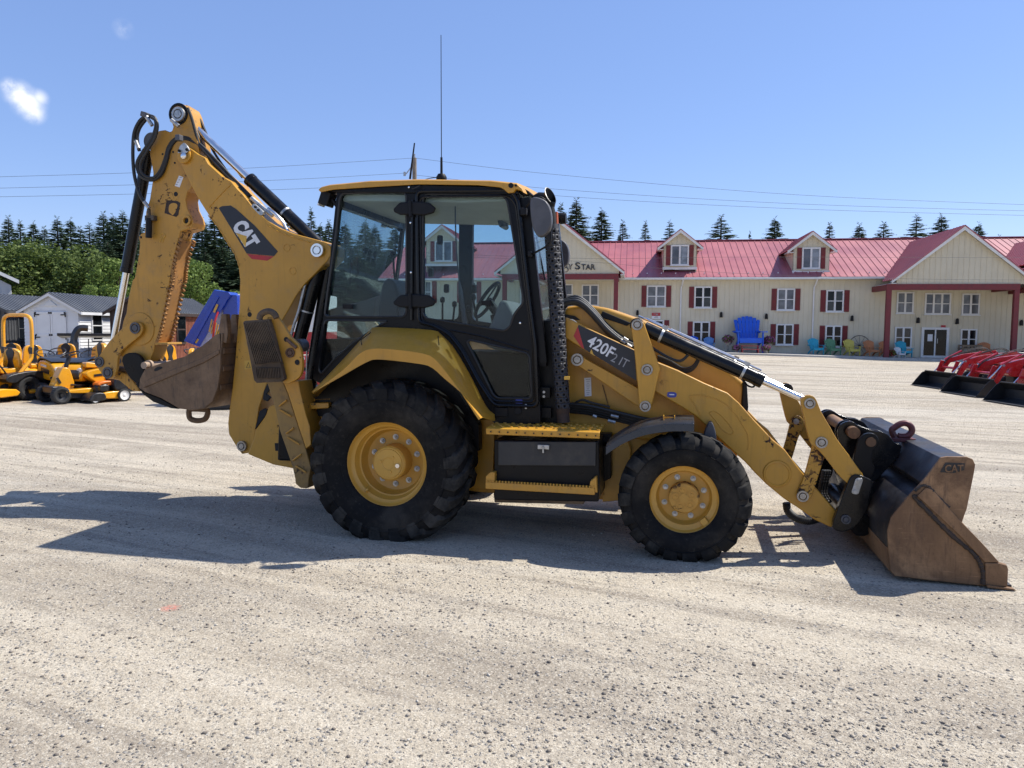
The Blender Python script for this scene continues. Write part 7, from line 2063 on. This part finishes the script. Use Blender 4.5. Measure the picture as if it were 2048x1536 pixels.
def seat(par, x, z, w=0.44):
    o = G().prism(smooth2([(x - .22, z), (x - .20, z + .10), (x + .0, z + .075), (x + .20, z + .10), (x + .24, z + .04), (x + .20, z - .02)], 3), -w / 2, w / 2).obj('seat', mow_yel, par, 0.02)
    bp = [(-w / 2 + .02, z + .06), (w / 2 - .02, z + .06), (w / 2, z + .30), (w / 2 - .05, z + .48), (0, z + .53), (-w / 2 + .05, z + .48), (-w / 2, z + .30)]
    bk_ = G(Matrix.Translation((x - .20, 0, 0)) @ Matrix.Shear('YZ', 4, (0, 0)) if False else Matrix.Translation((x - .22, 0, 0))).prism(smooth2(bp, 3), -.05, .05, 'yzx').obj('seat_back', mow_yel, par, 0.025)
    G(Matrix.Translation((x - .22, 0, 0))).prism(smooth2([(-w * .22, z + .08), (w * .22, z + .08), (w * .14, z + .24), (w * .26, z + .44), (0, z + .54), (-w * .26, z + .44), (-w * .14, z + .24)], 3), -.062, .064, 'yzx').obj('seat_back_panel', mow_blk, par, 0.01)
    G().box((x + .02, 0, z + .085), (.36, w * .5, .05)).obj('seat_pad', mow_blk, par, 0.02)
    G().box((x - .27, 0, z + .25), (.03, w * .8, .40)).obj('seat_shell', mow_blk, par, 0.012)

def lawn_tractor(px, py, Y, fwd, label, hood_open=False):
    p = on_ground(px, py) if Y is None else at_depth(px, 700, Y)
    t = empty('lawn_tractor', (p.x, p.y if Y is None else Y, 0), math.atan2(fwd[1], fwd[0]), label, 'lawn mower', 'riding mowers in the yard')
    # chassis: rear axle x=0, front axle x=1.25
    for s in (-1, 1):
        small_wheel(t, (0, s * .40, .27), .27, .22, mow_yel, 'rear_wheel'); small_wheel(t, (1.22, s * .36, .20), .20, .16, mow_yel, 'front_wheel')
    G().box((.6, 0, .34), (1.5, .36, .10)).obj('frame', mow_blk, t, .01)
    G().prism(smooth2([(-.36, .62), (-.34, .45), (.0, .66), (.30, .56), (.38, .52), (.36, .60), (.10, .74), (-.26, .74)], 3), -.52, .52).obj('rear_fender', mow_yel, t, .03)
    G().box((.62, 0, .40), (.55, .82, .04)).obj('foot_rest', mow_blk, t, .01)
    hd = G().prism(smooth2([(.72, .52), (.72, .86), (1.10, .90), (1.45, .80), (1.58, .62), (1.54, .46), (1.1, .44)], 3), -.25, .25).obj('hood', mow_yel, t, .06)
    G().prism(smooth2([(.66, .70), (.68, .92), (.95, .955), (1.35, .89), (1.35, .87), (.95, .93), (.72, .88)], 2), -.235, .235).obj('hood_top', mow_blk, t, .02)
    G().prism(smooth2([(1.50, .48), (1.60, .52), (1.62, .64), (1.52, .72), (1.48, .60)], 2), -.18, .18).obj('grille', mow_blk, t, .02)
    for s in (-1, 1): G().box((1.12, s * .256, .66), (.42, .02, .10), rot('Y', .12)).obj('side_vent', mow_blk, t, .006)
    G().prism(smooth2([(.52, .45), (.56, .82), (.64, .95), (.74, .93), (.74, .45)], 2), -.20, .20).obj('dash', mow_blk, t, .03)
    sw = G().tube(ring((.52, 0, 1.03), .19, -.5, .013), .014, 6, True).obj('steering_wheel', mow_blk, t)
    g = G(); g.tube([(.64, 0, .9), (.52, 0, 1.03)], .022, 7); g.bar((.52, -.18, 1.03), (.52, .18, 1.03), .03, .012); g.obj('column', mow_blk, sw)
    seat(t, .02, .70)
    for s in (-1, 1):
        G().lathe([(0, .012), (.05, .012), (.055, -.02)], (1.555, s * .17, .70), 'x', 12).obj('headlight', white_hub, t)
        G().box((1.05, s * .256, .78), (.30, .008, .05), rot('Y', .1)).obj('hood_print', white_hub, t)
        G().box((.05, s * .525, .66), (.34, .012, .08)).obj('fender_print', mow_blk, t)
        G().prism([(.30, .42), (.30, .58), (.72, .58), (.72, .42)], *sorted((s * .20, s * .34))).obj('step_well', mow_blk, t, .02)
    G().box((1.30, 0, .30), (.50, .40, .12)).obj('front_frame', mow_blk, t, .02)
    g = G(); g.tube(catmull([(1.5, -.24, .36), (1.68, -.2, .38), (1.70, 0, .39), (1.68, .2, .38), (1.5, .24, .36)], 4), .022, 7); g.obj('bumper', mow_blk, t)
    G().prism(smooth2([(.25, .12), (.25, .24), (.95, .26), (1.0, .14)], 2), -.56, .56).obj('deck', mow_yel, t, .02)
    if hood_open:
        G().prism(smooth2([(1.45, .75), (1.52, 1.0), (1.45, 1.3), (1.25, 1.42), (1.15, 1.38), (1.35, 1.22), (1.40, .95)], 3), -.25, .25).obj('raised_hood', mow_blk, t, .03)
    return t
lawn_tractor(72, 0, 18.0, (.80, -.60), 'yellow lawn tractor between the roll bar mower and the shed doors, hood to the right')
lawn_tractor(128, 0, 19.6, (.25, -.97), 'yellow lawn tractor facing the camera behind the front rider')
lawn_tractor(196, 0, 18.2, (.15, -.99), 'yellow lawn tractor facing the camera left of the bucket link')
lawn_tractor(22, 0, 19.4, (.5, -.87), 'yellow lawn tractor showing through the roll bar')
lawn_tractor(350, 0, 19.0, (.95, -.3), 'yellow lawn tractor under the raised digging arm, seat showing')
lawn_tractor(405, 0, 16.4, (.98, .1), 'yellow lawn tractor hidden behind the digging bucket, wheels showing')
lawn_tractor(-22, 0, 17.6, (.5, -.87), 'yellow lawn tractor cut off by the left edge')

# front rider (engine behind the seat)
p = on_ground(108, 806)
t = empty('rear_engine_rider', (p.x + .43, p.y + .56, 0), math.atan2(-.80, -.60), 'small yellow rear-engine rider with black steering column nearest the camera', 'lawn mower', 'riding mowers in the yard')
for s in (-1, 1):
    small_wheel(t, (.72, s * .38, .19), .19, .17, mow_blk, 'front_wheel'); small_wheel(t, (-.42, s * .36, .24), .24, .20, mow_blk, 'rear_wheel')
G().bar((.72, -.3, .20), (.72, .3, .20), .06, .06).obj('front_axle', mow_blk, t)
G().box((.72, 0, .30), (.24, .50, .16)).obj('front_bumper', mow_blk, t, .03)
G().prism(smooth2([(.34, .22), (.40, .70), (.52, .78), (.60, .72), (.74, .40), (.78, .28)], 2), -.15, .15).obj('nose', mow_yel, t, .05)
G().prism([(.60, .62), (.65, .62), (.76, .36), (.72, .34)], -.10, .10).obj('nose_panel', mow_yel, t, .01)
G().tube([(.46, 0, .72), (.36, 0, 1.02)], .045, 10).obj('steering_column', mow_blk, t)
G().tube(ring((.34, 0, 1.06), .20, -.35, .014), .015, 6, True).obj('steering_wheel', mow_blk, t)
g = G(); g.bar((.34, -.19, 1.06), (.34, .19, 1.06), .03, .012); g.bar((.16, 0, 1.07), (.34, 0, 1.05), .03, .012); g.obj('wheel_spoke', mow_blk, t)
for s in (-1, 1): G().prism(smooth2([(.62, .24), (.55, .30), (.0, .32), (-.1, .24), (.0, .20)], 2), *sorted((s * .15, s * .46))).obj('foot_rest', mow_yel, t, .02)
G().prism(smooth2([(-.62, .42), (-.60, .68), (-.40, .76), (.10, .70), (.16, .58), (-.20, .36)], 3), -.38, .38).obj('body', mow_yel, t, .05)
for s in (-1, 1): G().box((-.10, s * .385, .60), (.24, .012, .05), rot('Y', .1)).obj('side_print', mow_blk, t)
seat(t, -.12, .78, .46)
for s in (-1, 1):
    G().prism(smooth2([(-.60, .44), (-.55, .60), (-.30, .64), (-.22, .50), (-.42, .40)], 3), *sorted((s * .382, s * .392))).obj('vent_panel', mow_blk, t)
    G().box((.66, s * .16, .50), (.14, .012, .05), rot('Y', -1.1)).obj('nose_print', mow_blk, t)
G().prism(smooth2([(-.55, .12), (-.52, .30), (-.20, .34), (.0, .22), (.0, .12)], 2), -.26, .26).obj('engine_guard', mow_blk, t, .02)
G().prism(smooth2([(.05, .10), (.08, .24), (.50, .24), (.56, .12)], 2), -.40, .40).obj('deck', mow_blk, t, .02)
G().box((.1, 0, .25), (.9, .30, .12)).obj('frame', mow_blk, t)
# zero-turn mower with roll bar
p = at_depth(36, 700, 17.3)
t = empty('zero_turn_mower', (p.x - .52 * .35, 17.3 - .52 * .93, 0), math.atan2(-.93, -.35), 'yellow zero-turn mower with tall roll bar at the left edge', 'lawn mower', 'riding mowers in the yard')
for s in (-1, 1):
    small_wheel(t, (-.35, s * .46, .29), .29, .26, mow_blk, 'rear_wheel', .5); small_wheel(t, (.88, s * .44, .16), .16, .12, mow_yel, 'caster_wheel')
    G().tube([(.88, s * .36, .16), (.88, s * .36, .40), (.60, s * .30, .46)], .03, 7).obj('caster_fork', mow_yel, t)
    G().prism(smooth2([(-.70, .40), (-.68, .62), (-.40, .66), (.10, .60), (.22, .48), (.0, .42), (-.35, .58)], 3), *sorted((s * .32, s * .62))).obj('fender', mow_blk, t, .03)
    G().tube(catmull([(-.08, s * .30, .50), (.18, s * .32, .85), (.32, s * .22, 1.02)], 4), .018, 7).obj('lap_lever', mow_blk, t)
hoop = [(-.05, -.46, .46), (-.42, -.46, .86), (-.50, -.46, 1.05), (-.52, -.46, 1.70), (-.52, -.36, 1.90), (-.52, 0, 1.93), (-.52, .36, 1.90), (-.52, .46, 1.70), (-.50, .46, 1.05), (-.42, .46, .86), (-.05, .46, .46)]
G().tube(catmull(hoop, 5), .042, 10).obj('roll_bar', mow_yel, t)
for s in (-1, 1): G().box((-.51, s * .46, 1.12), (.10, .08, .16)).obj('roll_bar_joint', mow_blk, t, .01)
G().prism(smooth2([(-.75, .34), (-.72, .62), (.10, .56), (.55, .42), (.60, .30)], 2), -.30, .30).obj('body', mow_yel, t, .04)
seat(t, -.16, .64, .50)
dk = G().prism(smooth2([(.0, .13), (.02, .28), (.62, .30), (.70, .14)], 2), -.66, .66).obj('deck', mow_yel, t, .03)
G().box((.30, -.1, .33), (.40, .7, .06)).obj('deck_cover', mow_blk, t, .02)
link_mesh('deck_size', text_mesh('deck_size', '54', (.705, -.34, .16), (0, .16, 0), (-.01, 0, .10), (1, 0, 0), mow_blk, .02, .004), dk)
G().box((.50, 0, .40), (.3, .55, .03)).obj('foot_plate', mow_blk, t)
# push mower
p = on_ground(192, 806)
t = empty('push_mower', (p.x + .02, p.y + .30, 0), math.atan2(-.83, -.55), 'yellow and black push mower with white wheels in front of the riders', 'lawn mower')
for s in (-1, 1):
    small_wheel(t, (.34, s * .27, .105), .105, .05, white_hub, 'front_wheel', .72); small_wheel(t, (-.30, s * .29, .145), .145, .05, white_hub, 'rear_wheel', .74)
G().prism(smooth2([(-.34, .08), (-.32, .22), (.0, .24), (.16, .20), (.18, .10)], 3), -.26, .26).obj('deck', mow_yel, t, .03)
G().prism(smooth2([(.12, .06), (.14, .22), (.36, .22), (.46, .10), (.44, .06)], 2), -.30, .30).obj('front_baffle', mow_blk, t, .03)
g = G(); g.lathe([(.17, .24), (.18, .34), (.14, .40), (0, .41)], (.05, 0, 0), 'z', 20); g.box((.10, .16, .32), (.18, .12, .12)); g.obj('engine', mow_blk, t, .01)
G().prism(smooth2([(-.14, .38), (-.10, .47), (.12, .46), (.20, .39), (.1, .36)], 2), -.13, .13).obj('engine_cover', orange_cov, t, .03)
G().prism(smooth2([(-.14, .25), (-.12, .50), (-.28, .62), (-.62, .50), (-.76, .24), (-.5, .20)], 2), -.25, .25).obj('grass_bag', mow_blk, t, .05)
for s in (-1, 1): G().tube(catmull([(-.30, s * .25, .22), (-.5, s * .25, .52), (-.30, s * .24, .66), (.0, s * .23, .60)], 4), .012, 6).obj('folded_handle', mow_blk, t)
for s in (-1, 1): G().box((-.50, s * .256, .38), (.22, .010, .10), rot('Y', .5)).obj('bag_print', orange_cov, t)
# snow thrower
p = at_depth(150, 700, 21.0)
t = empty('snow_thrower', (p.x, 21.0, 0), math.atan2(-.9, .4), 'black snow thrower with upright curved chute before the white shed', 'snow thrower')
for s in (-1, 1): small_wheel(t, (-.3, s * .32, .22), .22, .16, mow_yel, 'wheel')
G().prism(smooth2([(.1, .05), (.1, .55), (.45, .60), (.62, .35), (.60, .05)], 2), -.42, .42).obj('auger_housing', mow_yel, t, .02)
G().box((-.18, 0, .50), (.5, .5, .4)).obj('engine', mow_blk, t, .05)
ch_ = catmull([(.25, 0, .58), (.25, 0, 1.15), (.25, .04, 1.45), (.25, .16, 1.62), (.25, .36, 1.62)], 6)
G().tube(ch_, [.12] * 8 + [.09] * (len(ch_) - 8), 4).obj('chute', mow_blk, t)
for s in (-1, 1): G().tube(catmull([(-.3, s * .25, .6), (-.7, s * .27, .95), (-1.0, s * .27, 1.05)], 4), .018, 6).obj('handle', mow_blk, t)
G().prism([(-.6, 1.40), (-1.25, 1.34), (-1.7, 1.46), (-.6, 1.48)], -.5, .9).obj('canopy', mow_blk, t, .01)
for s in (-1, 1): G().tube([(-.7, s * .26, .9), (-.85, s * .26, 1.30)], .014, 6).obj('canopy_post', mow_blk, t)

# ---- blue implement standing tipped up
imp_blue = painted('implement_blue', (0.002, 0.040, 0.36), 0.0, 0.0, 0.3, streak=0.05, coat=0.4)
YI = 21.0
def IP(px, py): q = at_depth(px, py, YI); return (q.x, q.z)
x0 = at_depth(425, 700, YI).x
t = empty('blue_implement', (x0, YI, 0), 0, 'bright blue farm implement tipped up behind the digging bucket teeth', 'farm implement')
def ip(pts): return [(a - x0, b) for a, b in (IP(*q) for q in pts)]
bd_ = G().prism(ip([(431, 579), (437, 581), (460, 584), (464, 590), (457, 600), (402, 694), (370, 682)]), -.1, .55).obj('tipped_body', imp_blue, t, .02)
G().prism(ip([(436, 592), (442, 594), (391, 688), (384, 685)]), -.14, -.10).obj('body_rib', imp_blue, t, .01)
G().prism(ip([(446, 588), (474, 590), (476, 640), (460, 690), (446, 690)]), .0, .40).obj('tail_panel', imp_blue, t, .02)
G().prism(ip([(437, 608), (441, 610), (434, 626), (430, 624)]), -.146, -.14).obj('warning_sticker', yellow_decal, bd_); G().prism(ip([(398, 677), (401, 679), (396, 687), (393, 685)]), -.106, -.10).obj('warning_sticker', yellow_decal, bd_)
g = G()
for k in range(9):
    a = k / 9; g.prism(ip([(400 - 13 * a, 656 + 24 * a), (402.4 - 13 * a, 657 + 24 * a), (401.2 - 13 * a, 659.2 + 24 * a), (398.8 - 13 * a, 658.2 + 24 * a)]), -.107, -.10)
g.obj('white_print', white_decal, bd_)
g = G()
for k in range(5): g.tube([(ip([(430 + 4 * k, 640)])[0][0], -.2, 1.9 - .05 * k), (ip([(424 + 4 * k, 660)])[0][0], -.2, 1.55 - .05 * k)], .02, 6)
g.obj('striped_guard', yellow_decal, t)
G().tube(catmull([(ip([(440, 620)])[0][0], -.15, 2.1), (ip([(436, 640)])[0][0], -.25, 1.8), (ip([(432, 668)])[0][0], -.2, 1.4), (ip([(425, 690)])[0][0], 0, 1.0)], 4), .03, 7).obj('red_hose', red_decal, t)
g = G(); g.box((-.2, .25, .55), (1.5, .12, .14)); g.box((.2, .25, .9), (.16, .12, .8)); g.box((-.45, .25, .8), (.14, .12, .6)); g.obj('frame', imp_blue, t, .01)
for s in (-.7, .6): small_wheel(t, (s, .25, .3), .3, .18, white_hub)
# white and red trailer corner
p = at_depth(520, 700, 30)
t = empty('box_trailer', (p.x, 30, 0), 0, 'white box trailer with red lower side behind the boom', 'trailer')
xl = at_depth(467, 640, 30).x - p.x
G().box((xl + 1.8, 1.2, 2.25), (3.6, 2.2, 1.5)).obj('box', white_trim, t, .03); G().box((xl + 1.8, 1.2, 1.05), (3.58, 2.18, .9)).obj('lower_side', red_decal, t, .02)
for k in (1.2, 2.4):
    small_wheel(t, (xl + k, .2, .34), .34, .2, white_hub)

# ---- red compact tractors with loaders
tr_red = painted('tractor_red', (0.50, 0.016, 0.018), 0.0, 0.06, 0.28, streak=0.05, coat=0.5)
tr_blk = painted('tractor_bucket_black', (0.012, 0.012, 0.013), 0.0, 0.15, 0.4, dust=(.06, .055, .05))
def tractor(x, y, ang, label, rops=True, lift=0.0):
    t = empty('compact_tractor', (x, y, 0), ang, label, 'tractor', 'red tractors with loaders')
    for s in (-1, 1):
        small_wheel(t, (0, s * .62, .50), .50, .32, tr_red, 'rear_wheel'); small_wheel(t, (1.55, s * .52, .32), .32, .22, tr_red, 'front_wheel')
        G().prism(smooth2([(-.55, .70), (-.40, 1.05), (.15, 1.12), (.50, .85), (.45, .80), (.10, 1.02), (-.30, .96)], 3), *sorted((s * .42, s * .82))).obj('fender', tr_red, t, .02)
    G().box((.8, 0, .55), (2.2, .34, .28)).obj('frame', tr_blk, t, .02)
    hd = G().prism(smooth2([(.75, .66), (.75, 1.18), (1.3, 1.20), (1.95, 1.06), (2.05, .90), (2.02, .62)], 3), -.30, .30).obj('hood', tr_red, t, .06)
    G().prism(smooth2([(1.98, .66), (2.08, .72), (2.08, .92), (1.98, 1.0)], 2), -.22, .22).obj('grille', tr_blk, t, .02)
    for s in (-1, 1): G().box((1.35, s * .305, .92), (.8, .012, .16), rot('Y', .08)).obj('side_panel', tr_blk, t, .005)
    G().box((.55, 0, 1.05), (.25, .45, .5)).obj('dash', tr_blk, t, .04)
    sw = G().tube(ring((.40, 0, 1.36), .20, -.5, .014), .016, 6, True).obj('steering_wheel', tr_blk, t)
    G().tube([(.55, 0, 1.2), (.40, 0, 1.36)], .025, 7).obj('column', tr_blk, sw)
    G().prism(smooth2([(-.35, .95), (-.42, 1.45), (-.30, 1.48), (-.22, 1.08), (.15, 1.06), (.15, .96)], 3), -.24, .24).obj('seat', tr_blk, t, .03)
    if rops:
        G().tube(catmull([(-.45, -.48, .8), (-.48, -.48, 1.9), (-.48, -.40, 2.15), (-.48, .40, 2.15), (-.48, .48, 1.9), (-.45, .48, .8)], 5), .035, 8).obj('roll_bar', tr_blk, t)
    # loader
    for s in (-1, 1):
        yy = s * .50
        G().prism([(.85, .55), (.85, 1.28), (1.0, 1.36), (1.12, 1.28), (1.10, .55)], *sorted((yy - .04, yy + .04))).obj('loader_post', tr_red, t, .01)
        G().prism([(.88, 1.22), (.92, 1.36), (1.9, 1.20), (2.42, 1.02), (2.68, .42), (2.71, .30), (2.60, .28), (2.30, .88), (1.85, 1.04)], *sorted((yy - .045, yy + .045))).obj('loader_arm', tr_red, t, .012)
        cy_ = G().tube([(1.95, yy, 1.32), (2.45, yy, 1.0)], .035, 10).obj('curl_cylinder', tr_red, t)
        G().tube([(2.4, yy, 1.03), (2.78, yy, .52)], .02, 10).obj('rod', chrome, cy_)
        lc = G().tube([(1.0, yy, .75), (1.6, yy, .98)], .038, 10).obj('lift_cylinder', tr_red, t)
        G().tube([(1.55, yy, .96), (1.95, yy, 1.08)], .02, 10).obj('rod', chrome, lc)
    G().tube([(2.55, -.5, .72), (2.55, .5, .72)], .045, 10).obj('cross_tube', tr_red, t)
    for s in (-1, 1):
        hz = catmull([(.95, s * .46, 1.15), (1.3, s * .44, 1.42), (1.8, s * .45, 1.30), (2.3, s * .45, 1.08), (2.5, s * .44, .85)], 5)
        G().tube(hz, .016, 6).obj('loader_hose', rubber_hose, t); G().tube([q + Vector((0, s * .03, .035)) for q in hz], .014, 6).obj('loader_hose', rubber_hose, t)
        G().prism([(2.50, .95), (2.62, .98), (2.74, .60), (2.66, .52)], *sorted((s * .40, s * .43))).obj('bucket_link', tr_red, t, .008)
        G().box((1.5, s * .555, 1.22), (.30, .006, .07), rot('Y', .2)).obj('arm_print', white_decal, t)
        G().lathe([(0, -.01), (.035, -.01), (.035, .01), (0, .01)], (2.42, s * .56, .98), 'y', 12).obj('arm_pin', steel, t)
    t.scale = (1, 1, .84)
    bw = .84
    b = G(); prof = [(3.30, .02), (2.85, .03), (2.74, .12), (2.72, .38), (2.84, .56)]
    inn_ = [(2.86, .545), (2.74, .375), (2.76, .13), (2.86, .05), (3.30, .035)]
    b.prism(prof + inn_, -bw, bw); bk2 = b.obj('bucket', tr_blk, t, .006)
    for s in (-1, 1): G().prism([(3.28, .02), (2.85, .03), (2.74, .12), (2.72, .38), (2.84, .56), (2.96, .50), (3.10, .30)], *sorted((s * bw, s * (bw - .015)))).obj('bucket_side', tr_blk, bk2, .004)
    G().bar((2.85, -bw, .565), (2.85, bw, .565), .05, .03).obj('bucket_rim', tr_blk, bk2, .004)
    return t
tractor(15.85, 22.7, math.pi - .02, 'red loader tractor parked farthest back in the row at the right edge')
tractor(15.25, 20.05, math.pi - .02, 'red loader tractor second in the row at the right edge')
tractor(14.85, 17.5, math.pi - .02, 'red loader tractor nearest the camera at the right edge, only its bucket showing')
p = at_depth(742, 700, 16.5); tractor(p.x, 16.5, math.pi + .15, 'red loader tractor seen between the boom and the cab')
p = at_depth(850, 700, 24.0); tractor(p.x, 24, .25, 'red loader tractor seen through the cab door window')
